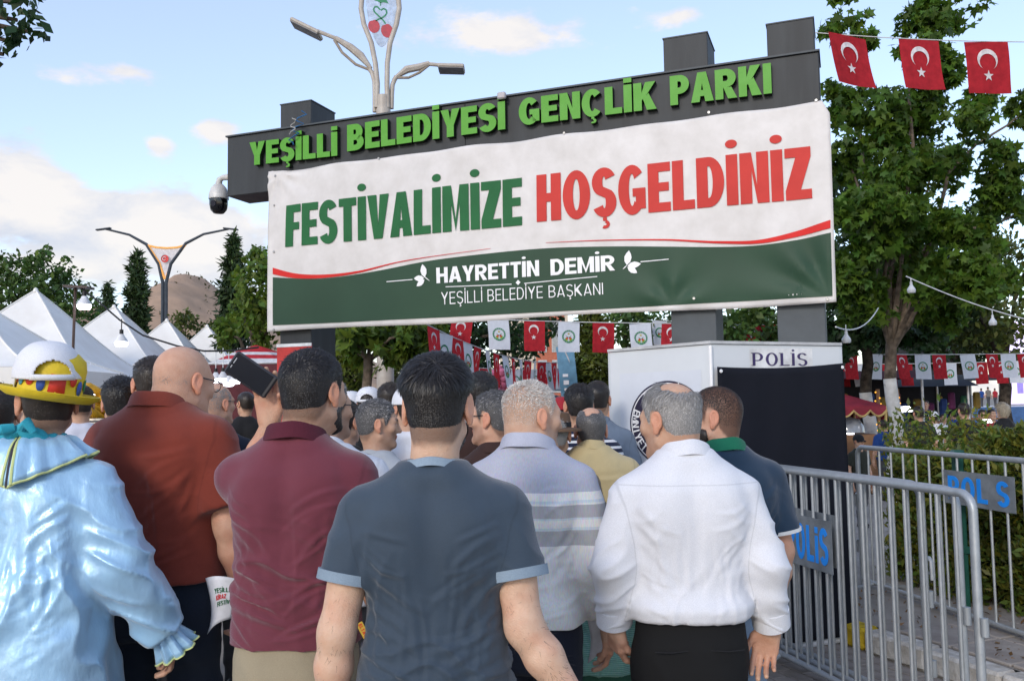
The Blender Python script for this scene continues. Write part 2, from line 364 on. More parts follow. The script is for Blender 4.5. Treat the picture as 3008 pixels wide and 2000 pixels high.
def head_sdf(q, o):
    jaw = o.get('jaw', 1.0); X = np.abs(q[:, 0]); m = np.stack([X, q[:, 1], q[:, 2]], 1)
    d = ell(m, (0, -.014, .034), (.0765, .098, .087))
    d = smin(d, ell(m, (0, .034, -.022), (.063, .062, .092)), .03)
    d = smin(d, ell(m, (0, -.042, -.035), (.060, .052, .065)), .04)
    d = smin(d, cone(m, (.052 * jaw, .006, -.062), (.020, .074, -.098), .020, .017), .03)
    d = smin(d, ell(m, (0, .080, -.098), (.026, .021, .019)), .02)
    d = smin(d, cone(m, (.010, .086, .026), (.044, .072, .024), .012, .010), .02)
    d = smin(d, ell(m, (.045, .062, -.016), (.022, .022, .02)), .02)
    d = smax(d, -ell(m, (.031, .104, .006), (.019, .016, .012)), .012)
    d = smin(d, ell(m, (.031, .078, .006), (.0125, .0125, .0125)), .004)
    d = smin(d, cone(m, (0, .092, .018), (0, .112, -.026), .008, .0125), .012)
    d = smin(d, ell(m, (.010, .100, -.030), (.010, .011, .008)), .006)
    d = smin(d, ell(m, (0, .092, -.053), (.023, .0095, .006)), .006); d = smin(d, ell(m, (0, .090, -.064), (.021, .0095, .007)), .006)
    return d
def ear_mesh(side, step=.0028):
    Rr = rot(side * -22, 0, 0)
    def fn(p):
        q = (p - np.array([side * .079, -.010, -.004])) @ Rr; q = q * np.array([side, 1, 1])
        d = ell(q, (.006, -.004, .006), (.0075, .019, .031)); d = smax(d, -ell(q, (.0145, -.001, .009), (.0085, .0125, .022)), .004)
        d = smin(d, ell(q, (.003, .004, -.026), (.0065, .010, .012)), .008); d = smin(d, ell(q, (-.004, .002, 0), (.012, .010, .024)), .008)
        return d
    c = np.array([side * .083, -.012, -.002]); return nets(fn, c - (.030, .034, .048), c + (.030, .034, .048), step)
EARS = {}
HAIRLINE = ([-.12, -.06, -.035, -.012, .012, .024, .036, .05, .062, .09], [-.080, -.078, -.045, .030, .034, -.012, .000, .046, .066, .075])
def hair_mask(q, o):
    """1 inside the hair, 0 on bare skin; q in head space"""
    drop = o.get('nape', 0.0); hz = np.interp(q[:, 1], *HAIRLINE); hz = np.where(q[:, 1] < -.02, hz - drop, hz) + .006 * vnoise(q * 60, 3)
    m = sstep(-.012, .014, q[:, 2] - hz)
    bald = o.get('bald')
    if bald:                                      # (centre y, radius x, radius y, height from which)
        cy, rx, ry, zt = bald; e = np.sqrt((q[:, 0] / rx) ** 2 + ((q[:, 1] - cy) / ry) ** 2) + .18 * vnoise(q * 35, 9)
        m = m * (1 - (1 - sstep(.72, 1.15, e)) * sstep(zt - .03, zt + .02, q[:, 2]))
    return m
def thick_mask(q, o):
    hz = np.interp(q[:, 1], *HAIRLINE) - np.where(q[:, 1] < -.02, o.get('nape', 0.0), 0); return .12 + .88 * sstep(-.005, .065, q[:, 2] - hz)
def strands(V, F, w, dens, length, lift, wid, o, q, Rh, seed, whorl=(.012, -.078, .088)):
    rng = np.random.default_rng(seed); a = np.linalg.norm(np.cross(V[F[:, 1]] - V[F[:, 0]], V[F[:, 2]] - V[F[:, 0]]), axis=1) * w[F].mean(1)
    if a.sum() <= 0: return None
    i = rng.choice(len(F), dens, p=a / a.sum()); b = rng.dirichlet((1, 1, 1), dens); f = F[i][:, :3]
    P = np.einsum('ij,ijk->ik', b, V[f]); Q = np.einsum('ij,ijk->ik', b, q[f]); n = vnormals(V, F)[f[:, 0]]; wt = w[f].mean(1)
    nl = n @ Rh; r = Q - np.array(whorl); sw = np.stack([-r[:, 1], r[:, 0], 0 * r[:, 0]], 1) * .55
    t = r / (np.linalg.norm(r, axis=1)[:, None] + .02) + sw * 4 + np.array([0, .25, -.45]) * sstep(.09, .0, Q[:, 2])[:, None] + .55 * rng.normal(size=P.shape) * o.get('mess', .5)
    t = t + np.array([0, 1.2, .1]) * o.get('front', 0.0) * sstep(.03, .1, Q[:, 2])[:, None]
    t = t - nl * (t * nl).sum(1)[:, None]; t = t / (np.linalg.norm(t, axis=1)[:, None] + 1e-6)
    t = t @ Rh.T; top = sstep(.0, .10, Q[:, 2]); L = length * (.55 + .45 * top) * rng.uniform(.6, 1.2, dens) * (.45 + .55 * wt)
    L = L * (1 - o.get('fade', .55) * (1 - top)); up = lift * (.4 + .6 * top) * rng.uniform(.4, 1.3, dens) * np.where(rng.random(dens) < .07, 2.4, 1.0)
    s = np.cross(t, n) + .4 * rng.normal(size=P.shape) * .5; s = s / np.linalg.norm(s, axis=1)[:, None] * (wid * rng.uniform(.6, 1.3, dens))[:, None]
    p0 = P - n * .0025; p1 = P + t * (L * .5)[:, None] + n * (L * up * .6)[:, None]; p2 = P + t * L[:, None] + n * (L * up * .75)[:, None] - np.array([0, 0, 1]) * (L * .12)[:, None]
    vv = np.stack([p0 - s, p0 + s, p1 - s * .9, p1 + s * .9, p2 - s * .2, p2 + s * .2], 1).reshape(-1, 3)
    k = np.arange(dens)[:, None] * 6; ff = np.concatenate([k + [[0, 1, 3, 2]], k + [[2, 3, 5, 4]]])
    g = rng.random(dens); return vv, ff, np.repeat(g, 6), np.repeat(rng.random(dens), 6)

def loft_table(rows):
    r = np.array(rows); z = np.linspace(r[0, 0], r[-1, 0], 160); T = [np.interp(z, r[:, 0], r[:, k]) for k in range(1, r.shape[1])]
    ker = np.hanning(13); ker /= ker.sum(); T = [np.convolve(np.pad(t, 6, 'edge'), ker, 'valid') for t in T]; return z, T
TORSO = [(.84, .182, .126, -.005), (.93, .186, .130, -.006), (1.00, .176, .122, 0), (1.09, .166, .114, .004), (1.20, .174, .118, 0), (1.31, .186, .122, -.006), (1.38, .184, .116, -.010), (1.425, .160, .096, -.014), (1.455, .118, .078, -.014), (1.485, .080, .064, -.006), (1.515, .064, .058, .004)]
def loft(p, tab, kx=1.0, ky=1.0, n=2.35, grow=0.0):
    z, (a, b, c) = tab; A = np.interp(p[:, 2], z, a) * kx + grow; B = np.interp(p[:, 2], z, b) * ky + grow; C = np.interp(p[:, 2], z, c)
    f = ((np.abs(p[:, 0]) / A) ** n + (np.abs(p[:, 1] - C) / B) ** n) ** (1 / n); return (f - 1) * np.minimum(A, B) * .9
TT = loft_table(TORSO)

def hand_prims(Wp, d, nrm, side, curl, spread=.06, thumb=(.55, .35)):
    """capsules of a hand: wrist point, finger direction, palm normal, side +1 = thumb on the cross side"""
    d = np.asarray(d, float); d /= np.linalg.norm(d); nrm = np.asarray(nrm, float); nrm = nrm - d * (nrm @ d); nrm /= np.linalg.norm(nrm); s = np.cross(d, nrm) * side
    palm = []; fing = []; Wp = np.asarray(Wp, float)
    palm.append((Wp - d * .01, Wp + d * .03, .024, .026))
    for k, (off, ln, r) in enumerate([(.030, (.042, .026, .022), .0093), (.0105, (.047, .030, .023), .0096), (-.010, (.043, .028, .022), .0092), (-.029, (.033, .021, .019), .0082)]):
        base = Wp + d * (.092 - abs(off - .008) * .25) + s * off
        palm.append((Wp + d * .02 + s * off * .55, base, .0185, .0125)); c = curl[k] if hasattr(curl, '__len__') else curl
        ang = 0; p = base; dirb = d + s * (off / .03 * spread); dirb = dirb / np.linalg.norm(dirb)
        for j, l in enumerate(ln):
            ang += (c * .75, c * 1.05, c * .7)[j]; dd = dirb * math.cos(ang) + nrm * math.sin(ang); q = p + dd * l
            fing.append((k, p, q, r * (1 - .06 * j), r * (.94 - .06 * j))); p = q
    tb = Wp + d * .022 + s * .022 + nrm * .006; ab, fl = thumb
    palm.append((tb, tb + (d * math.cos(ab) + s * math.sin(ab)) * .034, .017, .0145)); p = palm[-1][1]
    for j, l in enumerate((.032, .027)):
        a2 = ab - .25 * (j + 1); dd = (d * math.cos(a2) + s * math.sin(a2)) * math.cos(fl * (j + 1)) + nrm * math.sin(fl * (j + 1)); q = p + dd * l
        fing.append((9, p, q, .0118 - .001 * j, .0108 - .0014 * j)); p = q
    return palm, fing
def arm_mesh(S, E, Wp, hd, hn, hside, curl, k=1.0, step=.0045, start=0.0, thumb=(.55, .35), spread=.06):
    S, E, Wp = (np.asarray(x, float) for x in (S, E, Wp)); palm, fing = hand_prims(Wp, hd, hn, hside, curl, spread, thumb)
    S0 = S + (E - S) * start; fa = (Wp - E) / np.linalg.norm(Wp - E)
    def fn(p):
        d = cone(p, S0, E, .053 * k, .042 * k); d = smin(d, cone(p, E, E + fa * .085, .041 * k, .045 * k), .03); d = smin(d, cone(p, E + fa * .085, Wp, .044 * k, .0275 * k), .02)
        return d
    def fh(p):
        d = cone(p, Wp - fa * .11, Wp, .0345 * k, .0275 * k)
        for a, b, r1, r2 in palm: d = smin(d, cone(p, a, b, r1, r2), .014)
        fs = {}
        for kk, a, b, r1, r2 in fing: c = cone(p, a, b, r1, r2); fs[kk] = smin(fs[kk], c, .004) if kk in fs else c
        for c in fs.values(): d = smin(d, c, .0055)
        return d
    pts = np.array([S0, E, Wp]); a = nets(fn, pts.min(0) - .065 * k, pts.max(0) + .065 * k, step * 1.5)
    hp = np.array([Wp - fa * .085] + [x for q in palm for x in q[:2]] + [x for q in fing for x in q[1:3]]); h = nets(fh, hp.min(0) - .03, hp.max(0) + .03, step * .72)
    return join([a, h])

def folds(P, N, o, seed):
    """cloth relief in metres along the normal; P in figure space"""
    x, y, z = P.T; ax = np.abs(x); wv = fbm(P * 5, seed, 2); amp = o.get('amp', 1.0)
    rdg = lambda n, p=2.0: (1 - np.abs(n)) ** p
    low = sstep(1.34, 1.02, z); v = rdg(vnoise(np.stack([x * 11 + wv * .9 + (z - 1.2) * o.get('lean', 0) * 9, y * 5, z * 2.4], 1), seed + 1), 2.5) * (.25 + .75 * low)
    a = rdg(vnoise(np.stack([(ax * .55 + z * .83) * 17 + wv * .7, (ax * .83 - z * .55) * 3.0, y * 4], 1), seed + 2), 3) * sstep(.05, .19, ax) * sstep(.92, 1.2, z) * sstep(1.40, 1.30, z)
    b = rdg(vnoise(np.stack([x * 3.2, y * 3.2, (z + .25 * x * o.get('tilt', 0)) * 21 + wv * 1.1], 1), seed + 3), 2.5) * np.exp(-((z - o.get('bz', 1.04)) / .11) ** 2)
    g = fbm(P * 9, seed + 4, 3); rg = np.random.default_rng(seed + 9); cr = 0; L = []
    for s_ in (-1, 1):
        for k in range(8): L.append((s_ * .175, 1.345 - .024 * k + rg.uniform(-.01, .01), s_ * rg.uniform(-.02, .10), 1.31 - .048 * k + rg.uniform(-.05, .02), .0062))
        for k in range(7): L.append((s_ * .18, 1.15 - .032 * k + rg.uniform(-.02, .02), s_ * rg.uniform(-.06, .08), 1.08 - .034 * k + rg.uniform(-.03, .03), .0065 * o.get('b', .4) + .002))
        for k in range(7): x0 = s_ * rg.uniform(.01, .15); L.append((x0, rg.uniform(1.14, 1.34), x0 + rg.uniform(-.05, .05), rg.uniform(.92, 1.05), .0055 * o.get('v', 1)))
    for x0, z0, x1, z1, dp in L:
        dx, dz = x1 - x0, z1 - z0; ll = math.hypot(dx, dz); tt = ((x - x0) * dx + (z - z0) * dz) / ll ** 2; bow = rg.uniform(-.03, .03); sd_ = ((x - x0) * dz - (z - z0) * dx) / ll + bow * 4 * tt * (1 - tt) + .006 * wv; w_ = rg.uniform(.0055, .0115)
        cr = cr + dp * rg.uniform(.5, 1.1) * (np.exp(-(sd_ / w_) ** 2) - .55 * np.exp(-((sd_ - 1.7 * w_) / (1.3 * w_)) ** 2)) * np.sin(PI * np.clip(tt, 0, 1)) ** .7
    d = .010 * (v - .35) * o.get('v', 1) + .008 * (a - .3) * o.get('a', 1) + .013 * (b - .3) * o.get('b', .4) + .0022 * g + cr * o.get('c', 1.0)
    up = sstep(1.50, 1.40, z); sp = -.007 * np.exp(-(x / .035) ** 2) * sstep(1.0, 1.15, z) * (y < 0) * o.get('spine', 1)
    return amp * (d * (.35 + .65 * up) + sp)
def skin_mat(name, col, rough=.52): return mat(name, col, rough, .35, var=.07, vscale=34, bump=.30, bscale=260, bdetail=6, attr=True, sss=.08, col2=tuple(c * k for c, k in zip(col, (.92, .84, .80))))
SKIN = skin_mat('skin', (.62, .395, .275)); SKIN_T = skin_mat('skin_tanned', (.56, .345, .235)); SKIN_P = skin_mat('skin_pale', (.65, .43, .305)); SKIN_R = skin_mat('skin_ruddy', (.60, .355, .245))
def hair_mat(name, col, rough=.42, col2=None): return mat(name, col, rough, .45, var=.10, vscale=240, attr=True, col2=col2)
H_BLACK = hair_mat('hair_black', (.017, .014, .013)); H_DARK = hair_mat('hair_dark_brown', (.030, .021, .016)); H_GREY = hair_mat('hair_grey', (.30, .285, .27), .55)
H_PEPPER = hair_mat('hair_salt_and_pepper', (.105, .10, .098), .45); H_WHITE = hair_mat('hair_white', (.55, .51, .46), .6); H_BLOND = hair_mat('hair_blond', (.42, .36, .27), .45)

def add_seams(m, yoke=None):
    """sewn armhole seam and mottled weave, read from the garment's own coordinates"""
    nt = m.node_tree; N = nt.nodes; L = nt.links; b = N['Principled BSDF']; src = b.inputs['Base Color'].links[0].from_socket
    at = N.new('ShaderNodeAttribute'); at.attribute_name = 'fab'; sp = N.new('ShaderNodeSeparateXYZ'); L.new(at.outputs['Vector'], sp.inputs[0])
    q = N.new('ShaderNodeMath'); q.operation = 'SUBTRACT'; L.new(sp.outputs[0], q.inputs[0]); q.inputs[1].default_value = 10.0; a = N.new('ShaderNodeMath'); a.operation = 'ABSOLUTE'; L.new(q.outputs[0], a.inputs[0])
    if yoke:
        y1 = N.new('ShaderNodeMath'); y1.operation = 'SUBTRACT'; L.new(sp.outputs[1], y1.inputs[0]); y1.inputs[1].default_value = yoke; y2 = N.new('ShaderNodeMath'); y2.operation = 'ABSOLUTE'; L.new(y1.outputs[0], y2.inputs[0]); y3 = N.new('ShaderNodeMath'); y3.operation = 'MINIMUM'; L.new(y2.outputs[0], y3.inputs[0]); L.new(a.outputs[0], y3.inputs[1]); a = y3
    r = N.new('ShaderNodeMapRange'); L.new(a.outputs[0], r.inputs[0]); r.inputs[1].default_value = .0008; r.inputs[2].default_value = .0030; r.inputs[3].default_value = .84; r.inputs[4].default_value = 1.0
    n = N.new('ShaderNodeTexNoise'); n.inputs['Scale'].default_value = 420; n.inputs['Detail'].default_value = 2; tc = N.new('ShaderNodeTexCoord'); L.new(tc.outputs['Object'], n.inputs['Vector']); nr = N.new('ShaderNodeMapRange'); L.new(n.outputs['Fac'], nr.inputs[0]); nr.inputs[1].default_value = .3; nr.inputs[2].default_value = .7; nr.inputs[3].default_value = .90; nr.inputs[4].default_value = 1.07
    k = N.new('ShaderNodeMath'); k.operation = 'MULTIPLY'; L.new(r.outputs[0], k.inputs[0]); L.new(nr.outputs[0], k.inputs[1]); v = N.new('ShaderNodeVectorMath'); v.operation = 'SCALE'; L.new(src, v.inputs[0]); L.new(k.outputs[0], v.inputs['Scale']); L.new(v.outputs[0], b.inputs['Base Color'])
def fabric(name, col, rough=.85, sheen=.06, var=.05, weave=900, bump=.25, spec=.25): 
    new = name not in MATS; m = mat(name, col, rough, spec, var=var, vscale=5, bump=bump, bscale=weave, sheen=sheen)
    if new: add_seams(m)
    return m

def make_head(o, hc, Rh, seed, step=.0052, strand_n=4500):
    """head, neck and shoulder yoke in figure space, plus hair; hc = head centre"""
    nb = np.array(o.get('neckbase', (0, -.002, 1.455))); sk = hc + Rh @ np.array([0, -.028, -.055]); fr = hc + Rh @ np.array([0, .018, -.085]); nk = o.get('neck', 1.0)
    tosk = lambda p: (p - hc) @ Rh
    def fn(p):
        d = head_sdf(tosk(p), o); d = smin(d, cone(p, nb, sk, .060 * nk, .056 * nk), .022); d = smin(d, cone(p, nb + (0, .03, .0), fr, .054 * nk, .046 * nk), .02)
        if o.get('roll'): d = smin(d, ell(tosk(p), (0, -.075, -.088), (.058, .028, .020)), .02)
        return smin(d, cone(p, (-.09, -.004, 1.400), (.09, -.004, 1.400), .040, .040), .02)
    c = np.array([hc, nb]); V, F = nets(fn, c.min(0) - (.135, .135, .055), c.max(0) + (.135, .14, .135), step)
    parts = [(V, F)]; ek = o.get('ear', 1.0)
    for s in (-1, 1):
        if (s, step > .007) not in EARS: EARS[(s, step > .007)] = ear_mesh(s, .0030 if step < .007 else .0055)
        ev, ef = EARS[(s, step > .007)]; ev = (ev - [s * .076, 0, 0]) * ek + [s * .076, 0, 0]; parts.append((ev @ Rh.T + hc, ef))
    V2, F2 = join(parts); q = tosk(V2); tint = np.ones((len(V2), 3)); hm = hair_mask(q, o)
    def paint(m, c): nonlocal tint; tint = tint * (1 - m[:, None]) + tint * np.array(c) * m[:, None]
    isear = np.arange(len(V2)) >= len(V); m3 = np.stack([np.abs(q[:, 0]), q[:, 1], q[:, 2]], 1)
    paint(np.where(isear, .8, 0), (1.08, .80, .74))
    paint(np.clip(1 - ell(m3, (0, .092, -.058), (.025, .016, .015)) / .004, 0, 1) * (q[:, 1] > .05) * .8, (.88, .55, .52))
    paint(sstep(.009, .003, np.abs(q[:, 2] - .030 - .1 * (m3[:, 0] - .03))) * sstep(.008, .014, m3[:, 0]) * sstep(.055, .045, m3[:, 0]) * (q[:, 1] > .045) * .85, o.get('brow', (.14, .11, .10)))
    ey = sstep(.0135, .011, np.linalg.norm((m3 - (.031, .086, .006)) * (1, .6, 1.7), axis=1)); paint(ey * .9, (1.25, 1.6, 1.9)); paint(sstep(.006, .0045, np.linalg.norm((m3 - (.031, .09, .006)) * (1, .3, 1), axis=1)), (.06, .05, .05))
    paint(.16 * sstep(.02, 0, np.linalg.norm(m3 - (0, .112, -.024), axis=1)), (1.1, .75, .7))
    sh = o.get('scalp', .55); paint(hm * sh * ~isear, o.get('scalpc', (.24, .23, .24)))
    beard = sstep(-.020, -.040, q[:, 2] + .3 * np.maximum(0, .035 - q[:, 1]) + .35 * np.maximum(0, q[:, 1] - .075)) * sstep(-.005, .020, q[:, 1]) * sstep(-.14, -.115, q[:, 2])
    if o.get('stubble'): paint(beard * o['stubble'] * ~isear, (.42, .42, .45))
    V2 = V2 + 0
    out = dict(V=V2, F=F2, tint=tint); hairs = []
    if o.get('hair', True):
        th = o.get('thick', (.006, .014)); 
        def fh(p):
            ql = tosk(p); m = hair_mask(ql, o); t = th[0] + (th[1] - th[0]) * sstep(-.02, .095, ql[:, 2]) + .0014 * vnoise(ql * 38, seed) * o.get('clump', 1); return head_sdf(ql, o) + .003 * (1 - m) - t * m * thick_mask(ql, o)
        L = hc; HV, HF = nets(fh, L - .145, L + .150, step * 1.05); hq = tosk(HV); m = hair_mask(hq, o); lowc = hq[:, 2] > -.095
        SV, SF, us = keep(HV, HF, (m > .45) & lowc)
        if o.get('shell', True): hairs.append((SV, SF, np.full(len(SV), .99), np.full(len(SV), .3)))
        HV, HF, us = keep(HV, HF, (m > .03) & lowc); hq = hq[us]; m = m[us] ** .6
        st = strands(HV, HF, m, strand_n, o.get('len', .022), o.get('lift', .35), o.get('wid', .0010), o, hq, Rh, seed)
        if st: hairs.append(st)
    if o.get('beard'):
        b0, bl = o['beard']
        def fb(p):
            ql = tosk(p); x = np.abs(ql[:, 0]); bm = sstep(-.030, -.048, ql[:, 2] + .25 * np.maximum(0, .035 - ql[:, 1]) + .25 * np.maximum(0, ql[:, 1] - .078)) * sstep(.000, .022, ql[:, 1]); bm = bm * (1 - .85 * sstep(.018, .010, np.linalg.norm(np.stack([x * .55, ql[:, 2] + .060], 1), axis=1)))
            return head_sdf(ql, o) - b0 * bm - bl * bm * sstep(.03, .09, ql[:, 1]) * sstep(-.06, -.11, ql[:, 2]) + .002 + .003 * vnoise(ql * 90, seed + 5)
        BV, BF = nets(fb, hc - .15, hc + .16, step); bq = tosk(BV); bm = sstep(-.030, -.050, bq[:, 2] + .25 * np.maximum(0, .035 - bq[:, 1]) + .25 * np.maximum(0, bq[:, 1] - .078)) * sstep(.004, .022, bq[:, 1]) * sstep(-.155, -.145, bq[:, 2]); BV, BF, us = keep(BV, BF, bm > .3)
        out['beard'] = [(BV, BF, np.full(len(BV), .3), np.full(len(BV), .5))]; st = strands(BV, BF, bm[us], strand_n // 3, .012, .5, .0008, dict(mess=1.0), bq[us], Rh, seed + 2, (0, 0, .05))
        if st: out['beard'].append(st)
    out['hair'] = hairs; return out
def hair_object(name, hs, m, parent, grey=0.0, seed=0):
    gm = 3.2 if m in (H_BLACK, H_DARK, H_PEPPER) else 1.35
    V, F = join([(a, b) for a, b, _, _ in hs]); g = np.concatenate([c for _, _, c, _ in hs]); r = np.concatenate([c for _, _, _, c in hs])
    k = .65 + .6 * r; k = np.where(g < grey, k * gm, k); me = npmesh(name, V, F); set_tint(me, np.stack([k, k, k], 1)); return link(name, me, m, parent)

def ring_band(cfn, n, rows, m, name, parent, a0=0.0, a1=2 * PI):
    """cloth band: cfn(angle, row) -> point, rows counted outwards and back so that the band has thickness"""
    b = MB(); closed = abs(a1 - a0 - 2 * PI) < 1e-6; k = n if closed else n + 1
    b.v = [tuple(cfn(a0 + (a1 - a0) * i / n, r)) for r in range(rows) for i in range(k)]
    for r in range(rows - 1):
        for i in range(n): j = (i + 1) % k; b.f.append((r * k + i, r * k + j, (r + 1) * k + j, (r + 1) * k + i))
    return b.build(name, m, parent, smooth=True)

TROU = {}
def trousers_mesh(stride, key, step=.013):
    if key in TROU: return TROU[key]
    tab = loft_table([(.74, .15, .12, -.005), (.80, .170, .128, -.008), (.90, .178, .130, -.010), (.97, .172, .122, -.004), (1.03, .166, .114, .002)])
    L = {s: ((s * .088, 0, .84), (s * .092, .02 + s * stride * .5, .47), (s * .095, -.03 + s * stride, .06)) for s in (-1, 1)}
    def fn(p):
        d = smax(loft(p, tab), np.maximum(p[:, 2] - 1.015, .76 - p[:, 2]), .01)
        for s in (-1, 1): a, b, c = L[s]; l = smin(cone(p, a, b, .094, .072), cone(p, b, c, .070, .062), .03); l = smax(l, .05 - p[:, 2], .008); d = smin(d, l, .035)
        return d
    V, F = nets(fn, (-.26, -.26, .02), (.26, .26, 1.05), step); N = vnormals(V, F); z = V[:, 2]
    V = V + N * (.012 * ((1 - np.abs(vnoise(np.stack([V[:, 0] * 4, V[:, 1] * 4, z * 16], 1), 5))) ** 2.5 - .3) * sstep(.9, .7, z) + .006 * ((1 - np.abs(vnoise(np.stack([V[:, 0] * 9 + z * 3, V[:, 1] * 5, z * 4], 1), 8))) ** 2.5 - .3))[:, None]
    sh = []
    for s in (-1, 1):
        y0 = -.03 + s * stride
        def fs(p, s=s, y0=y0):
            d = ell(p, (s * .097, y0 + .06, .045), (.046, .15, .045)); d = smin(d, ell(p, (s * .097, y0 - .01, .07), (.042, .06, .05)), .03); return smax(d, .004 - p[:, 2], .006)
        sh.append(nets(fs, (s * .097 - .06, y0 - .12, -.004), (s * .097 + .06, y0 + .24, .14), .009))
    TROU[key] = (npmesh('trousers', V, F), [npmesh('shoe', *q) for q in sh]); return TROU[key]

def person(label, x, y, h, rz=0.0, skin=SKIN, build=1.0, depth=1.0, hat=None, head=None, yaw=0, pitch=0, hroll=0, hair=H_BLACK, grey=0.0, hofs=(0, 0, 0), shirt=None, sleeve='short', cut=.62, slack=.012, arms=None, fold=None, trousers=None, shoes=None, hem=.86, seed=1,
           collar=None, cuff=None, tucked=False, res=1.0, stride=.10, shade=None, strand_n=4500, group=None, shirt_k=1.0, slope=0.0, shoulder=.176, tab=None, z0=0.0, shirt_name='shirt', cres=1.0):
    """a whole standing or walking figure; x, y on the ground, h standing height; rz turns it (0 = walking away from the camera)"""
    root = thing('person', label, 'person', (x, y, z0), rad(rz), group); k = h / 1.75; root.scale = (k, k, k)
    head = dict(head or {}); fold = dict(fold or {}); Rh = rot(yaw, pitch, hroll); hc = np.array([0, .010, 1.632]) + np.array(hofs)
    # --- arms: defaults hang at the sides
    A = {}
    for s in (-1, 1):
        a = dict(S=(s * shoulder * build, -.012, 1.368 - slope), E=(s * (.222 * build + .012), -.035, 1.10), W=(s * (.228 * build + .01), .045, .86), hd=(0, .18, -1), hn=(-s, -.15, 0), curl=.38, thumb=(.45, .35), spread=.05)
        a.update((arms or {}).get(s, {})); A[s] = a
    # --- skin
    H = make_head(head, hc, Rh, seed, .0054 * res, strand_n); parts = [(H['V'], H['F'])]; tint = [H['tint']]
    for s in (-1, 1):
        a = A[s]
        if a.get('none'): continue
        v, f = arm_mesh(a['S'], a['E'], a['W'], a['hd'], a['hn'], a.get('hs', -s), a['curl'], a.get('k', 1.0), .0045 * res, .35, a['thumb'], a['spread'])
        t = np.ones((len(v), 3)) * (1 - .05 * np.clip(fbm(v * 28, seed, 3), -1, 1))[:, None] * (1 - np.array([.02, .10, .12]) * sstep(.0, .6, fbm(v * 14, seed + 3, 2))[:, None]); Wp = np.asarray(a['W'], float); t *= 1 - .10 * sstep(.06, .02, np.abs(np.linalg.norm(v - Wp, axis=1) - .10))[:, None] * np.array([.1, 1, 1]); parts.append((v, f)); tint.append(t)
    V, F = join(parts); me = npmesh('body', V, F); set_tint(me, np.concatenate(tint)); body = link('body', me, skin, root)
    if H['hair']: hair_object('hair', H['hair'], hair, root, grey)
    if H.get('beard'): hair_object('beard', H['beard'], head.get('beardm', hair), root, grey)
    # --- shirt
    def torso(p):
        d = loft(p, tab or TT, build * shirt_k, depth, 2.35, slack * .8); d = smax(d, np.maximum(hem - p[:, 2], p[:, 2] - 1.497), .006)
        if head.get('belly'): d = smin(d, smax(ell(p, (0, .06, 1.05), (.17 * build, .13 * depth, .17)), hem - p[:, 2], .01), .04)
        for s in (-1, 1): d = smin(d, cone(p, (s * .05, -.014, 1.436), (s * (shoulder - .024) * build, -.014, 1.384 - slope), .046, .050 + slack * .5), .045)
        d = smin(d, ell(p, (0, -.034, 1.460), (.092, .074, .050)), .03)
        d = smin(d, ell(p, (.085, -.085 * depth, 1.30), (.07, .045, .09)), .05); d = smin(d, ell(p, (-.085, -.085 * depth, 1.30), (.07, .045, .09)), .05); return d
    def slv(p, s):
        a = A[s]; S, E, Wp = (np.asarray(a[q], float) for q in 'SEW'); ak = a.get('k', 1.0)
        if sleeve == 'short':
            C = S + (E - S) * cut * 1.25; ax = (E - S) / np.linalg.norm(E - S); d = cone(p, S, C, .053 * ak + slack * .7, .054 * ak + slack * 1.7); return smax(d, (p - (S + (E - S) * cut * 1.12)) @ ax, .004)
        ax = (Wp - E) / np.linalg.norm(Wp - E); C = E + (Wp - E) * a.get('end', 1.0)
        d = smin(cone(p, S, E, .054 * ak + slack * .8, .050 * ak + slack * 1.3), cone(p, E, C, .050 * ak + slack * 1.3, a.get('wr', .036) + slack), .03); return smax(d, (p - C) @ ax, .004)
    def fn(p):
        d = torso(p)
        for s in (-1, 1):
            if not A[s].get('none'): d = smin(d, slv(p, s), .040)
        return d
    pts = [np.array((-.25 * build, -.2 * depth, hem)), np.array((.25 * build, .2 * depth, 1.50))]
    for s in (-1, 1):
        if not A[s].get('none'): pts += [np.asarray(A[s]['S'], float), np.asarray(A[s]['E'], float) * (1 if sleeve != 'short' else .6) + np.asarray(A[s]['S'], float) * (0 if sleeve != 'short' else .4)] + ([np.asarray(A[s]['W'], float)] if sleeve != 'short' else [])
    pts = np.array(pts); V, F = nets(fn, pts.min(0) - .09, pts.max(0) + .09, .0074 * res * cres); N = vnormals(V, F)
    # where is each point: torso or sleeve, how far along
    dt = torso(V); sw = np.zeros(len(V)); seam = np.full(len(V), -1.0); along = V[:, 2].copy(); zone = np.zeros(len(V)); 
    for s in (-1, 1):
        if A[s].get('none'): continue
        ds = slv(V, s); seam = np.maximum(seam, dt - ds - .004); sw = np.maximum(sw, sstep(-.015, .035, dt - ds)); on = ds < dt - .004; S, E, Wp = (np.asarray(A[s][q], float) for q in 'SEW'); l1 = np.linalg.norm(E - S); u1 = ((V - S) @ (E - S)) / l1; u2 = ((V - E) @ (Wp - E)) / np.linalg.norm(Wp - E)
        along = np.where(on, np.where(u2 > 0, l1 + u2, u1), along); zone = np.where(on, 1.0, zone)
    dsp = folds(V, N, fold, seed * 31)
    sl = zone > .5; rg = (1 - np.abs(vnoise(np.stack([V[:, 0] * 7, V[:, 1] * 7, (V[:, 2] + .5 * np.abs(V[:, 0])) * 19], 1), seed + 71))) ** 2.5 - .3
    dsp = dsp + sw * ((.011 * rg + .003 * fbm(V * 10, seed, 2)) * fold.get('sleeve', .6 if sleeve == 'short' else 1.0) - dsp)
    V = V + N * dsp[:, None]
    if tucked: V = V + N * (.016 * np.exp(-((V[:, 2] - hem - .035) / .03) ** 2))[:, None] * (zone < .5)[:, None]
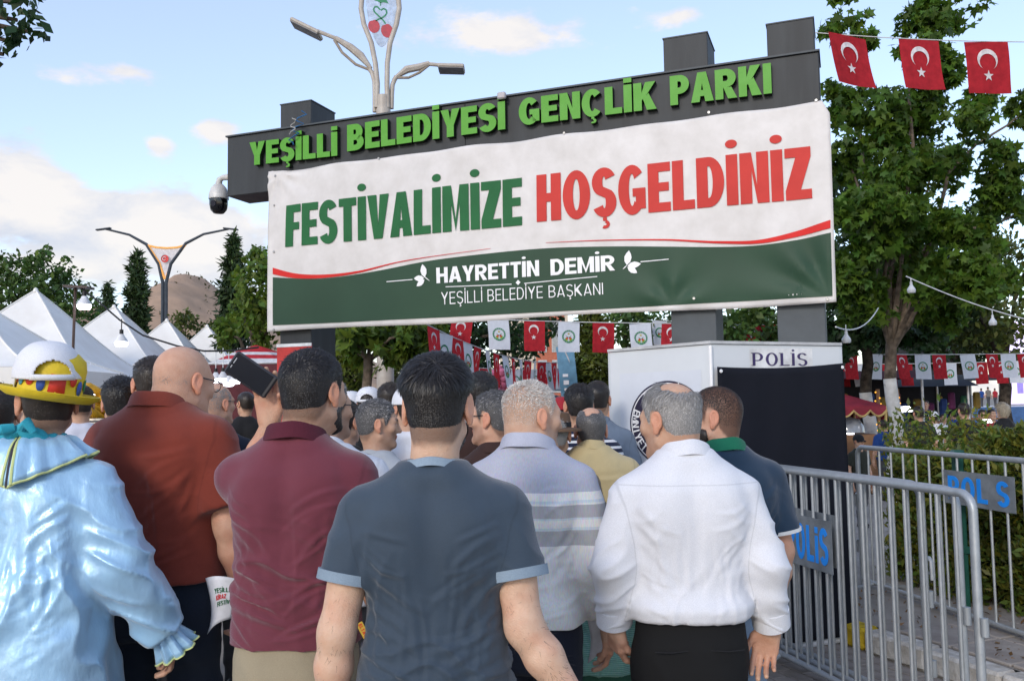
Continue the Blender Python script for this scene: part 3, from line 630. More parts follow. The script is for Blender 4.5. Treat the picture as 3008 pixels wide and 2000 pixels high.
    me = npmesh(shirt_name, V, F); set_vec(me, 'fab', np.stack([10 + seam, V[:, 2], V[:, 0]], 1)); so = link(shirt_name, me, shirt, root)
    # --- collar
    if collar:
        kind, cm = collar; nb = np.array([0, -.006, 1.482]); nk = head.get('neck', 1.0)
        tip = (head.get('cw', 1.0))
        def cf(a, r):
            c, sn = math.cos(a), math.sin(a); back = .5 - .5 * sn                      # 1 at the nape
            if kind == 'tee': hgt = (-.010, .010, .011, -.012)[r]; rr = (.013, .006, .002, 0)[r]
            elif kind == 'band': hgt = (-.02, .026, .027, -.02)[r]; rr = (.014, .008, .004, .002)[r]
            else: hgt = (-.022, .030, .033, .028, -.012 - .012 * (1 - back), -.014 - .012 * (1 - back), .012)[r]; rr = (.004, .003, .007, .012, .026, .022, .010)[r]
            R1, R2 = .066 * nk * tip + rr, .066 * nk * tip + rr
            return Vector((R1 * c, nb[1] - .004 + R2 * sn, nb[2] + hgt + .018 * back - .035 * (1 - back) * (1.0 if kind != 'tee' else .7) + .0015 * math.sin(a * 5 + seed)))
        ring_band(cf, 44, 4 if kind in ('tee', 'band') else 7, cm, 'collar', so)
    if cuff:
        for s in (-1, 1):
            if A[s].get('none'): continue
            a = A[s]; S, E, Wp = (np.asarray(a[q], float) for q in 'SEW'); ak = a.get('k', 1.0)
            if sleeve == 'short': c0 = S + (E - S) * cut * 1.12; ax = (E - S) / np.linalg.norm(E - S); r0 = .0545 * ak + slack * 1.65 + .003; hw = cuff[1]
            else: c0 = E + (Wp - E) * a.get('end', 1.0); ax = (Wp - E) / np.linalg.norm(Wp - E); r0 = a.get('wr', .036) + slack + .004; hw = cuff[1]
            e1 = Vector(ax).orthogonal().normalized(); e2 = Vector(ax).cross(e1)
            def cf(t, r): off = (-hw, -hw, .003, .003, -.004)[r]; rr = (r0 - .006, r0 + .0015, r0 + .001, r0 - .004, r0 - .008)[r]; return Vector(c0 + ax * off) + (e1 * math.cos(t) + e2 * math.sin(t)) * rr * (1 + .02 * math.sin(3 * t + seed))
            ring_band(cf, 30, 5, cuff[0], 'cuff', so)
    # --- trousers and shoes
    tm, shm = trousers_mesh(stride, (round(stride, 2), res > 1.3), .013 * res)
    def shared(nm, me, m):
        o = bpy.data.objects.new(nm, me); COL.objects.link(o); o.parent = root
        if not len(me.materials): me.materials.append(m); me.polygons.foreach_set('use_smooth', np.ones(len(me.polygons), dtype=bool))
        o.material_slots[0].link = 'OBJECT'; o.material_slots[0].material = m; return o
    to = shared('trousers', tm, trousers); to.scale = (build * .95, depth * .94, 1)
    for q in shm: so2 = shared('shoe', q, shoes or mat('shoe_leather', (.02, .018, .017), .4)); so2.scale = (build, 1, 1)
    return dict(root=root, hc=hc, Rh=Rh, A=A, fn=fn, shirt=so, k=k)
# ================================================================== ground
GROUND = mat('paving_dust', (.30, .265, .225), .9, .2, var=.15, vscale=1.3, bump=.5, bscale=14, col2=(.20, .178, .155), bdetail=8)
struct(MB().add([(-900, -60, 0), (900, -60, 0), (900, 1500, 0), (-900, 1500, 0)], [(0, 1, 2, 3)]).build('ground', GROUND))

# ================================================================== gate with three posts, a long beam and raised green letters
GP = Vector((-2.27, 8.33, 0)); GD = Vector((4.66, -1.75, 0)).normalized(); GRZ = math.atan2(GD.y, GD.x)
def U(px, py, back=0.0):
    p = on_line(px, py, GP + Vector((-GD.y, GD.x, 0)) * back, GD); return (p - GP).dot(GD), p.z
ANTHR = mat('anthracite_sheet_metal', (.040, .044, .047), .55, .3, var=.10, vscale=1.6, bump=.08, bscale=30, col2=(.027, .029, .031), stretch=(5, 5, .7))
ANTHR2 = mat('anthracite_sheet_worn', (.070, .080, .088), .55, .3, var=.12, vscale=2.2, bump=.08, bscale=30)
gate = thing('entrance_gate', 'tall anthracite entrance gate with raised green letters on its long beam', 'gate', GP, GRZ)
u0, zt0 = U(668, 407); u1, zt1 = U(2404, 150); ZT = (zt0 + zt1) / 2; ub, ZB = U(671, 538); ZB = min(ZB, 3.66)
bl = U(671, 540)[0]; pr = on_z(735, 562, ZB); BD = max(.35, min(.7, (pr - GP).dot(Vector((-GD.y, GD.x, 0)))))
beam = MB()
beam.box(((u0 + u1) / 2, BD / 2, (ZT + ZB) / 2), (u1 - u0, BD, ZT - ZB), bev=.006)
bo = beam.build('beam', ANTHR, gate)
lip = MB(); lip.box(((u0 + u1) / 2, BD / 2 - .004, ZT + .008), (u1 - u0 + .02, BD + .03, .014)); lip.build('cap_strip', ANTHR2, bo)
us = U(1365, 245)[0]
MB().box((us, -.0015, (ZT + ZB) / 2), (.006, .003, ZT - ZB - .01)).build('seam', mat('dark_gap', (.012, .012, .013), .8), bo)
for (pa, pb, ptop, ptopy) in [(820, 910, 866, 302), (1946, 2076, 2010, 105), (2250, 2389, 2320, 62)]:
    ua, zt = U(pa, ptopy); uc, _ = U(pb, ptopy); _, zt = U(ptop, ptopy); w = uc - ua
    p = MB(); p.box((ua + w / 2, .232, (ZT + zt) / 2 + .015), (w, .42, zt - ZT - .02), bev=.004); po = p.build('post', ANTHR, gate)
    p = MB(); p.box((ua + w / 2, .232, ZB / 2), (w, .42, ZB - .004), bev=.004); p.build('post_shaft', ANTHR2 if pa > 1000 else ANTHR, po)
    MB().box((ua + w / 2, .232, zt + .009), (w + .012, .43, .010)).build('post_cap', ANTHR2, po)
# raised letters
GREEN_L = mat('green_acrylic', (.080, .300, .018), .5, .3, var=.05, vscale=9, col2=(.10, .33, .035)); GREEN_S = mat('letter_return_unlit', (.012, .022, .010), .6)  # letter sides coloured near-black so they look unlit
def gate_word(txt, pl, pr, top):
    ua, za = U(*pl); ub_, zb = U(*pr); _, zt = U(*top); H = .5 * ((zt - za) + (zt - za)); polys, tw = text_polys(txt, .25, .215, .055, 'square', .22); sx = (ub_ - ua) / tw
    for ch, P in polys:
        x0 = min(x for q in P for x, _ in q); f = MB(); s = MB()
        for q in P:
            zz = lambda t: za + (zb - za) * ((t * sx) / (ub_ - ua))
            pts = [(ua + x * sx, zz(x) + y * H) for x, y in q]
            f.prism(pts, -.056, -.052); s.prism(pts, -.0515, -.004)
        lo = s.build('letter', GREEN_S, gate, recalc=True); f.build('letter_face', GREEN_L, lo, recalc=True)
gate_word('YEŞİLLİ', (743, 491), (1000, 462), (742, 424)); gate_word('BELEDİYESİ', (1029, 450), (1491, 385), (1030, 373)); gate_word('GENÇLİK', (1531, 375), (1933, 326), (1530, 298)); gate_word('PARKI', (1973, 317), (2269, 281), (1970, 232))
# loose wires tied round the beam
wm = mat('blue_cord', (.02, .13, .32), .7); ua, za = U(905, 385)
MB().tube([(ua + .05 * math.sin(i * 1.9) - .012 * i, -.09 - .02 * math.cos(i * 2.3), za + .16 - .028 * i) for i in range(12)], .006, 5).build('cord', wm, gate, smooth=True)
MB().tube([(ua - .10 + .04 * math.sin(i * 1.4), -.10 - .015 * math.cos(i), za + .10 - .018 * i) for i in range(9)], .005, 5).build('cord', mat('grey_cord', (.45, .44, .42), .7), gate, smooth=True)
um, zm = U(1483, 290); MB().box((um, -.075, zm), (.075, .04, .06), bev=.01).build('light_sensor', mat('grey_box', (.45, .42, .43), .5), gate)
# small red notice on the left post
ul, zl = U(815, 1012); ur_, zr = U(912, 1012); _, zbn = U(860, 1300)
MB().box(((ul + ur_) / 2, -.012 + .022, (zl + zbn) / 2), (ur_ - ul + .02, .012, zl - zbn), bev=.003).build('notice_board', mat('red_panel', (.52, .03, .025), .5), gate)
MB().box(((ul + ur_) / 2, -.021 + .022, zl - .012), (ur_ - ul + .02, .008, .03)).build('notice_edge', mat('white_paint', (.75, .75, .74), .5), gate)

# ================================================================== the welcome banner
banner = thing('welcome_banner', 'long white and green welcome banner hung below the gate beam', 'banner', GP, GRZ)
bu0, bzt0 = U(797, 508); bu1, bzt1 = U(2437, 300); _, bzb0 = U(797, 976); bub, bzb1 = U(2457, 889)
ZU, ZL = (bzt0 + bzt1) / 2, (bzb0 + bzb1) / 2; BW = bu1 - bu0
def bwave(u, z):
    s = (u - bu0) / BW; t = (z - ZL) / (ZU - ZL); y = -.045 - .008 * math.sin(u * 2.1 + z) - .006 * math.sin(u * 5.3 - z * 2.4)
    y -= .012 * math.sin(s * 31 + 2.2 * t) * math.exp(-((1 - t) / .13) ** 2)
    dx, dz = (bu1 - .05 - u), (z - ZL - .03); r = math.hypot(dx, dz); an = math.atan2(dz, dx)
    y -= .020 * math.sin(an * 9) * math.exp(-(r / .62) ** 2) * min(1, r / .28) ** 2 * (dx > -.1)
    dx, dz = (u - (bu0 + BW * .755)), (z - ZL - .05); r = math.hypot(dx, dz); an = math.atan2(dz, dx)
    y -= .018 * math.sin(an * 5 + .6) * math.exp(-(r / .33) ** 2) * min(1, r / .16) ** 2
    dx, dz = (u - bu0 - .1), (ZU - z - .03); r = math.hypot(dx, dz); y -= .012 * math.sin(math.atan2(dz, dx) * 9) * math.exp(-(r / .45) ** 2) * min(1, r / .12)
    y -= .02 * (4 * t * (1 - t)) * .6
    return y
def bpt(u, z, off=0.0): return Vector((u, bwave(u, z) - off, z))
VINYL = mat('white_vinyl', (.68, .645, .62), .5, .25, var=.05, vscale=5.5, col2=(.585, .55, .52), bump=.05, bscale=12)
def edge_z(s): return (bzt0 + (bzt1 - bzt0) * s - .012 * math.sin(s * 7 * PI) ** 2, bzb0 + (bzb1 - bzb0) * s + .008 * math.sin(s * 4 * PI))
b = MB(); b.grid(lambda s, t: bpt(bu0 + BW * s + (bub - bu1) * s * (1 - t) - (.055 * max(0, (s - .985) / .015) * max(0, (t - .93) / .07)), edge_z(s)[1] + (edge_z(s)[0] - edge_z(s)[1]) * t), 200, 60)
bc = b.build('cloth', VINYL, banner, smooth=True)
sm = bc.modifiers.new('thick', 'SOLIDIFY'); sm.thickness = .0015; sm.offset = 1
GREEN_V = mat('printed_dark_green', (.028, .066, .038), .52, .22, var=.06, vscale=2); GREEN_T = mat('printed_letter_green', (.024, .130, .045), .6, .15, var=.06, vscale=3); RED_T = mat('printed_letter_red', (.55, .050, .040), .6, .15, var=.05, vscale=3); RED_S = mat('printed_red', (.62, .030, .026), .6, .15, var=.04); WHITE_V = mat('printed_white', (.80, .79, .79), .4, .4, var=.03)
def sheet(polys, m, off, name='print', lim=.055, parent=None, fn=None):
    """flat print: polygons in banner coordinates, cut fine and laid on the waving cloth"""
    bm = bmesh.new()
    for q in polys:
        vs = [bm.verts.new((x, 0, z)) for x, z in q]
        try: bm.faces.new(vs)
        except ValueError: pass
    bmesh.ops.triangulate(bm, faces=bm.faces)
    for _ in range(5):
        es = [e for e in bm.edges if e.calc_length() > lim]
        if not es: break
        bmesh.ops.subdivide_edges(bm, edges=es, cuts=1); bmesh.ops.triangulate(bm, faces=[f for f in bm.faces if len(f.verts) > 3])
    F = fn or bpt
    for v in bm.verts: v.co = F(v.co.x, v.co.z, off)
    bm.normal_update()
    for f in bm.faces:
        if f.normal.y > 0: f.normal_flip()
    me = bpy.data.meshes.new(name); bm.to_mesh(me); bm.free(); return link(name, me, m, parent if parent is not None else banner, fn is None)
def word(txt, ll, lr, tl, tr, m, off, name, t=.25, h=.185, gap=.045, dot='round', wk=1.0, space=.3):
    (ua, za), (ub_, zb), (_, zc), (_, zd) = U(*ll), U(*lr), U(*tl), U(*tr); P, tw = text_polys(txt, t, h, gap, dot, space, wk); out = []
    for ch, Q in P:
        for q in Q: out.append([(ua + (ub_ - ua) * x / tw, za + (zb - za) * x / tw + y * ((zc - za) + ((zd - zb) - (zc - za)) * x / tw)) for x, y in q])
    return sheet(out, m, off, name)
word('FESTİVALİMİZE', (849, 729), (1542, 666), (851, 607), (1541, 527), GREEN_T, .009, 'green_lettering', wk=.92)
word('HOŞGELDİNİZ', (1585, 657), (2387, 588), (1583, 520), (2377, 437), RED_T, .009, 'red_lettering', wk=.92)
def curve_pts(pts, n=12):
    """smooth curve through photo pixels on the banner"""
    P = [Vector((*U(*p), 0)) for p in pts]; out = []
    for i in range(len(P) - 1):
        a, b_, c, d = P[max(0, i - 1)], P[i], P[i + 1], P[min(len(P) - 1, i + 2)]
        for k in range(n):
            t = k / n; out.append(.5 * ((2 * b_) + (c - a) * t + (2 * a - 5 * b_ + 4 * c - d) * t * t + (3 * b_ - a - 3 * c + d) * t ** 3))
    return out + [P[-1]]
def band(top, bot, m, off, name, n=12):
    A, B = curve_pts(top, n), curve_pts(bot, n); return sheet([[(A[i].x, A[i].y), (B[i].x, B[i].y), (B[i + 1].x, B[i + 1].y), (A[i + 1].x, A[i + 1].y)] for i in range(len(A) - 1)], m, off, name)
band([(813, 817), (950, 821), (1110, 799), (1300, 765), (1560, 737), (1800, 727), (2100, 729), (2270, 720), (2441, 689)], [(813, 957), (950, 951), (1110, 943), (1300, 934), (1560, 921), (1800, 908), (2100, 891), (2270, 882), (2446, 872)], GREEN_V, .006, 'green_field', 8)
band([(813, 789), (880, 806), (960, 809), (1060, 798), (1200, 768), (1450, 733)], [(813, 808), (880, 820), (960, 819), (1060, 804), (1200, 770.5), (1450, 734)], RED_S, .009, 'red_swoosh', 8)
band([(1612, 717), (1780, 708), (1950, 706), (2120, 712), (2260, 704), (2440, 652)], [(1612, 718), (1780, 710.5), (1950, 710), (2120, 719), (2260, 716), (2440, 676)], RED_S, .009, 'red_swoosh', 8)
word('HAYRETTİN', (1292, 835), (1593, 814), (1290, 790), (1592, 768), WHITE_V, .012, 'white_lettering', t=.22, h=.19, gap=.06, wk=1.05)
word('DEMİR', (1626, 813), (1812, 797), (1625, 766), (1810, 752), WHITE_V, .012, 'white_lettering', t=.22, h=.19, gap=.06, wk=1.05)
word('YEŞİLLİ', (1305, 897), (1425, 889), (1303, 861), (1424, 854), WHITE_V, .012, 'white_lettering', t=.095, h=.085, gap=.15, dot='square'); word('BELEDİYE', (1441, 888), (1603, 878), (1440, 853), (1602, 843), WHITE_V, .012, 'white_lettering', t=.095, h=.085, gap=.15, dot='square'); word('BAŞKANI', (1620, 877), (1777, 867), (1619, 842), (1776, 833), WHITE_V, .012, 'white_lettering', t=.095, h=.085, gap=.15, dot='square')
def rule(a, b_, w=.007):
    (x0, z0), (x1, z1) = U(*a), U(*b_); return [(x0, z0 - w / 2), (x1, z1 - w / 2), (x1, z1 + w / 2), (x0, z0 + w / 2)]
dx, dz = U(1531, 833); leafs = [rule((1318, 845), (1512, 838)), rule((1549, 836), (1760, 815)), rule((1145, 830), (1222, 824)), rule((1886, 772), (1969, 765)), [(dx - .022, dz), (dx, dz - .022), (dx + .022, dz), (dx, dz + .022)]]
def leaf(px, py, ang, L, w):
    x, z = U(px, py); c, s = math.cos(rad(ang)), math.sin(rad(ang)); P = [(0, 0), (.25, .8), (.55, 1), (.8, .6), (1, 0), (.8, -.6), (.55, -1), (.25, -.8)]; return [(x + (a * L) * c - b_ * w * s, z + (a * L) * s + b_ * w * c) for a, b_ in P]
leafs += [leaf(1258, 818, 100, .12, .03), leaf(1256, 820, 178, .10, .026), leaf(1257, 824, 215, .095, .024), leaf(1252, 812, 322, .09, .004), leaf(1846, 782, 80, .12, .03), leaf(1848, 784, 5, .11, .026), leaf(1848, 787, -35, .095, .024), leaf(1834, 794, 40, .05, .004)]
sheet(leafs, WHITE_V, .012, 'white_ornament')
for px, py in [(817, 520), (1120, 470), (1663, 397), (2085, 337), (2398, 303), (815, 607), (815, 743), (815, 970), (2042, 879), (2431, 882)]:
    u_, z_ = U(px, py); MB().lathe([(0, .004), (.010, .004), (.012, 0)], (u_, bwave(u_, z_) - .006, z_), 10, Matrix.Rotation(PI / 2, 3, 'X')).build('eyelet', mat('eyelet_metal', (.35, .34, .33), .4, metal=.7), banner, smooth=True)

# ================================================================== dome camera on the beam end
cu, cz = U(670, 520); cx_ = (U(631, 560)); wall = mat('camera_white', (.62, .60, .57), .4)
cc = thing('surveillance_camera', 'white dome surveillance camera on a bracket at the left beam end', 'camera', GP + GD * u0 + Vector((0, 0, cz)), GRZ)
MB().box((-.02, .10, .02), (.035, .10, .16), bev=.008).build('wall_plate', mat('plate_dark', (.10, .10, .10), .5), cc)
MB().tube([(-.03, .10, .03), (-.13, .10, .03), (-.17, .10, .015), (-.18, .10, -.03)], [.032, .028, .03, .034], 12).build('bracket_arm', wall, cc, smooth=True)
MB().lathe([(.0, .0), (.045, -.005), (.075, -.04), (.095, -.10), (.098, -.15), (.094, -.155)], (-.18, .10, -.03), 24).build('housing', wall, cc, smooth=True)
MB().lathe([(.09, -.15), (.090, -.21), (.078, -.26), (.05, -.292), (.0, -.30)], (-.18, .10, -.03), 24).build('dome', mat('black_glass', (.006, .006, .008), .12, .6), cc, smooth=True)
MB().lathe([(0, .004), (.03, .004), (.032, -.006)], (-.175, .012, -.24), 16, Matrix.Rotation(rad(100), 3, 'X')).build('lens', mat('lens_glass', (.02, .02, .03), .05, .8), cc, smooth=True)
MB().tube([(0, .1, -.06), (.08, .06, -.13), (.2, .05, -.14), (.35, .1, -.1)], .006, 6).build('cable', mat('cable_black', (.02, .02, .02), .6), cc, smooth=True)

# ================================================================== police booth
def gpt(px, py, y): p = at_y(px, py, y); return Vector((p.x, p.y, 0)), p.z
pc, zc1 = gpt(2087, 1012, 5.55); pl, zc2 = gpt(1792, 1034, 6.32); prr, zc3 = gpt(2465, 1017, 5.98); BZ = (zc1 + zc2 + zc3) / 3
BOOTHW = mat('booth_white_panel', (.64, .66, .68), .28, .5, var=.05, vscale=2.6, bump=.10, bscale=5, col2=(.60, .615, .635))
booth = thing('police_booth', 'white police guard booth with round badge panel beside the gate', 'booth')
def face_frame(a, b_): d = (b_ - a); L = d.length; d = d / L; n = Vector((d.y, -d.x, 0)); n = n if n.dot(-a) > 0 else -n; return a, d, n, L
far = pl + (prr - pc)
base = MB(); c4 = [pc, prr, far, pl]
def wallbox(a, b_, t=.03, z0=.06, z1=None):
    z1 = z1 or BZ; a_, d, n, L = face_frame(a, b_); P = []
    for q in (a, b_):
        for o_ in (0, -t): P += [q + n * o_ + Vector((0, 0, z0)), q + n * o_ + Vector((0, 0, z1))]
    return P, [(0, 4, 5, 1), (2, 3, 7, 6), (0, 1, 3, 2), (4, 6, 7, 5), (1, 5, 7, 3), (0, 2, 6, 4)]
def lerp(a, b_, t): return a + (b_ - a) * t
MB().add(*wallbox(lerp(pc, pl, .002), pl)).build('side_panel', BOOTHW, booth, recalc=True); MB().add(*wallbox(pc, prr)).build('front_panel', BOOTHW, booth, recalc=True)
MB().add(*wallbox(prr, far)).build('side_panel', BOOTHW, booth, recalc=True); MB().add(*wallbox(far, pl)).build('back_panel', BOOTHW, booth, recalc=True)
rf = MB(); ce = (pc + pl + prr + far) / 4; tp = [ce + (q - ce) * 1.025 for q in c4]; rf.add([q + Vector((0, 0, BZ + z)) for z in (.003, .022) for q in tp], [(3, 2, 1, 0), (4, 5, 6, 7)] + [(i, (i + 1) % 4, (i + 1) % 4 + 4, i + 4) for i in range(4)]); rf.build('roof', mat('booth_edge', (.50, .50, .50), .5), booth)
MB().tube([pc + Vector((-.004, -.012, .02)), pc + Vector((-.004, -.012, BZ - .01))], .012, 8).build('corner_trim', WHITE_V, booth, smooth=True)
fa, fd, fn_, fL = face_frame(pc, prr); sa, sdv, sn, sL = face_frame(pc, pl)
for a, b_ in ((pc, prr), (pc, pl)): MB().tube([lerp(a, b_, .0) + Vector((0, 0, .03)), b_ + Vector((0, 0, .03))], .022, 8).build('base_rail', mat('rail_white', (.62, .62, .63), .4), booth, smooth=True)
def on_face(px, py, a, d):
    p = on_line(px, py, a, d); return (p - a).dot(d), p.z
def face_sheet(polys, m, off, name, a, d, n, parent):
    o = sheet(polys, m, 0, name, .2, parent, fn=lambda x, z, q: a + d * x + n * off + Vector((0, 0, z)))
    return o
# POLİS in seriffed capitals
PURP = mat('printed_purple', (.055, .035, .12), .5); pw, ptw = text_polys('POLİS', .17, .08, .16, 'round', .2, 1.02); (xa, za), (xb, zb), (_, zt) = on_face(2210, 1074, fa, fd), on_face(2371, 1071, fa, fd), on_face(2212, 1036, fa, fd)
polys = []
for ch, Q in pw:
    for q in Q: polys.append([(xa + (xb - xa) * x / ptw, za + y * (zt - za)) for x, y in q])
    if ch in 'PLİ':
        x0 = min(x for q in Q for x, _ in q); S_ = lambda x: xa + (xb - xa) * x / ptw
        for yy in (0, .955): polys += [[(S_(x0 - .08), za + yy * (zt - za)), (S_(x0), za + yy * (zt - za)), (S_(x0), za + (yy + .045) * (zt - za)), (S_(x0 - .08), za + (yy + .045) * (zt - za))]]
face_sheet(polys, PURP, .004, 'police_lettering', fa, fd, fn_, booth)['kind'] = 'stuff'
x0, z0 = on_face(2203, 1084, fa, fd); x1, z1 = on_face(2385, 1024, fa, fd)
face_sheet([[(x0, z0), (x1, z0), (x1, z1), (x0, z1)]], mat('sticker_white', (.74, .73, .72), .4), .002, 'sticker', fa, fd, fn_, booth)
# badge on the side panel
x0, z0 = on_face(1828, 1400, sa, sdv); x1, z1 = on_face(2060, 1085, sa, sdv)
face_sheet([[(x0, z0), (x1, z0), (x1, z1), (x0, z1)]], mat('badge_sheet', (.62, .64, .69), .35, var=.02), .002, 'badge_sheet', sa, sdv, sn, booth)
bx, bz = on_face(1962, 1245, sa, sdv); exl = abs(on_face(1852, 1245, sa, sdv)[0] - bx); eyl = on_face(1962, 1118, sa, sdv)[1] - bz
sgn = -1 if sdv.x < 0 else 1
def ering(r0, r1, a0=0, a1=360, n=60, sx=1.0): return [[(bx + sgn * exl * r * math.cos(rad(a)), bz + eyl * r * math.sin(rad(a))) for r, a in ((r0, a0 + (a1 - a0) * k / n), (r1, a0 + (a1 - a0) * k / n), (r1, a0 + (a1 - a0) * (k + 1) / n), (r0, a0 + (a1 - a0) * (k + 1) / n))] for k in range(n)]
NAVY_P = mat('badge_navy', (.022, .016, .045), .5); YEL_P = mat('badge_yellow', (.72, .55, .02), .5)
face_sheet(ering(.70, 1.0), NAVY_P, .004, 'badge_ring', sa, sdv, sn, booth); face_sheet(ering(.93, .955), WHITE_V, .006, 'badge_line', sa, sdv, sn, booth)
wheat = []
for k in range(15):
    for s_ in (-1, 1):
        a = 108 + k * 10; r = .57 + s_ * .055; c = (bx + sgn * exl * r * math.cos(rad(a)), bz + eyl * r * math.sin(rad(a))); t = rad(a - 90 + s_ * 28)
        wheat.append([(c[0] + sgn * (math.cos(t) * .030 * u_ - math.sin(t) * .012 * v_), c[1] + math.sin(t) * .030 * u_ + math.cos(t) * .012 * v_) for u_, v_ in ((-1, 0), (-.3, 1), (.4, .9), (1, 0), (.4, -.9), (-.3, -1))])
face_sheet(wheat, YEL_P, .004, 'badge_wheat', sa, sdv, sn, booth)
lets = []
def arc_text(txt, a0, a1, flip):
    for i, ch in enumerate(txt):
        if ch == ' ': continue
        a = rad(a0 + (a1 - a0) * i / max(1, len(txt) - 1)); c = (exl * .835 * math.cos(a), eyl * .835 * math.sin(a)); t = a - PI / 2 + (PI if flip else 0); H = .062; w = max(LW[ch], .18)
        for q in letter(ch, w, .18, .16, 'square'):
            lets.append([(bx + sgn * (c[0] + math.cos(t) * (x - w / 2) * H - math.sin(t) * (y - .5) * H), bz + c[1] + math.sin(t) * (x - w / 2) * H + math.cos(t) * (y - .5) * H) for x, y in q])
sgn = 1 if fd.x > 0 and sdv.x > 0 else sgn
arc_text('POLİS', 128, 52, False) if sgn > 0 else arc_text('POLİS', 128, 52, False)
arc_text('EMNİYET', 162, 222, True); arc_text('GENEL', 236, 268, True)
face_sheet(lets, WHITE_V, .0062, 'badge_lettering', sa, sdv, sn, booth)
# black cloth over the front
cl = thing('black_cloth', 'black cloth hung over the front of the police booth', 'cloth'); BLK = fabric('black_cloth_fabric', (.007, .008, .014), .9, .0)
(xa, za), (xb, zb), (_, zl_) = on_face(2096, 1078, fa, fd), on_face(2470, 1067, fa, fd), on_face(2300, 1890, fa, fd)
def clf(s, t):
    z = zl_ + (lerp(za, zb, s) - zl_) * t - .018 * math.sin(PI * s) * t; x = xa + (xb - xa) * s + .012 * math.sin(6 * t) * (1 - t)
    y = .030 + .012 * math.sin(s * 9 + t * 2) * (1 - t * .7) + .03 * math.exp(-((s - .12 - .25 * (1 - t)) / .08) ** 2) * (1 - t) + .006 * math.sin(s * 23 - t * 5)
    p = fa + fd * x + fn_ * y; return Vector((p.x, p.y, max(.02, z)))
co = MB().grid(clf, 30, 40).build('sheet', BLK, cl, smooth=True); q = co.modifiers.new('thick', 'SOLIDIFY'); q.thickness = .003
for s_ in (.02, .985):
    p = clf(s_, .985); MB().lathe([(0, .006), (.010, .005), (.012, 0)], p + fn_ * .008, 12, fn_.to_track_quat('Z', 'Y').to_matrix()).build('pin', WHITE_V, cl, smooth=True)
# ================================================================== kerb, pavement, pavers
ka, kb = on_z(2510, 1905, 0), on_z(2780, 2000, 0); kd = (kb - ka).normalized(); kn = Vector((-kd.y, kd.x, 0)); kn = kn if kn.x > 0 else -kn
k0 = ka - kd * 6.0
PAVE = mat('pavement_concrete', (.34, .315, .285), .9, .2, var=.14, vscale=3, bump=.4, bscale=40, col2=(.24, .215, .19))
pv = struct(MB().add([k0 + kn * .16 + Vector((0, 0, .13)), ka + kd * 12 + kn * .16 + Vector((0, 0, .13)), ka + kd * 12 + kn * 60 + Vector((0, 0, .13)), k0 + kn * 60 + Vector((0, 0, .13))], [(0, 1, 2, 3)]).build('pavement', PAVE))
kerb = bpy.data.objects.new('kerb', None); COL.objects.link(kerb); struct(kerb)
KW = mat('kerb_white_paint', (.62, .60, .56), .8, .2, var=.2, vscale=14, col2=(.36, .33, .29), bump=.6, bscale=60); KY = mat('kerb_yellow_paint', (.60, .42, .03), .8, .2, var=.2, vscale=14, bump=.6, bscale=60)
for i in range(-12, 14):
    p = ka + kd * (i * .5 + .32) + kn * .08 + Vector((0, 0, .068)); o = MB().box((0, 0, 0), (.488, .152, .14), bev=.018).build('kerb_stone', KY if i in (-1, -5, -9, 3, 7) else KW, kerb); o.location = p; o.rotation_euler = (rad(random.uniform(-1, 1)), rad(random.uniform(-1, 1)), math.atan2(kd.y, kd.x))
slab = None; SLB = mat('pavement_slab', (.36, .33, .30), .9, .2, var=.2, vscale=4, bump=.35, bscale=50, col2=(.25, .22, .20))
for i in range(8):
    for j in range(3):
        p = ka + kd * (i * .404 + .4) + kn * (.16 + .21 + j * .404) + Vector((0, 0, .138))
        if slab is None: slab = MB().box((0, 0, 0), (.39, .39, .02), bev=.006).build('slab', SLB, pv); o = slab
        else: o = bpy.data.objects.new('slab', slab.data); COL.objects.link(o); o.parent = pv
        o.location = p + Vector((0, 0, random.uniform(-.003, .003))); o.rotation_euler = (0, 0, math.atan2(kd.y, kd.x))
gr = bpy.data.objects['ground']; PVR = mat('road_paver', (.31, .27, .235), .9, .2, var=.2, vscale=5, bump=.4, bscale=60, col2=(.22, .19, .165)); pav = None
for i in range(15):
    for j in range(15):
        p = ka + kd * (i * .204 - 1.1) - kn * (.03 + .055 + j * .107) + kd * (.1 * (j % 2)) + Vector((0, 0, .004))
        if pav is None: pav = MB().box((0, 0, 0), (.196, .099, .02), bev=.005).build('paver', PVR, gr); o = pav
        else: o = bpy.data.objects.new('paver', pav.data); COL.objects.link(o); o.parent = gr
        o.location = p + Vector((0, 0, random.uniform(-.003, .002))); o.rotation_euler = (0, 0, math.atan2(kd.y, kd.x))

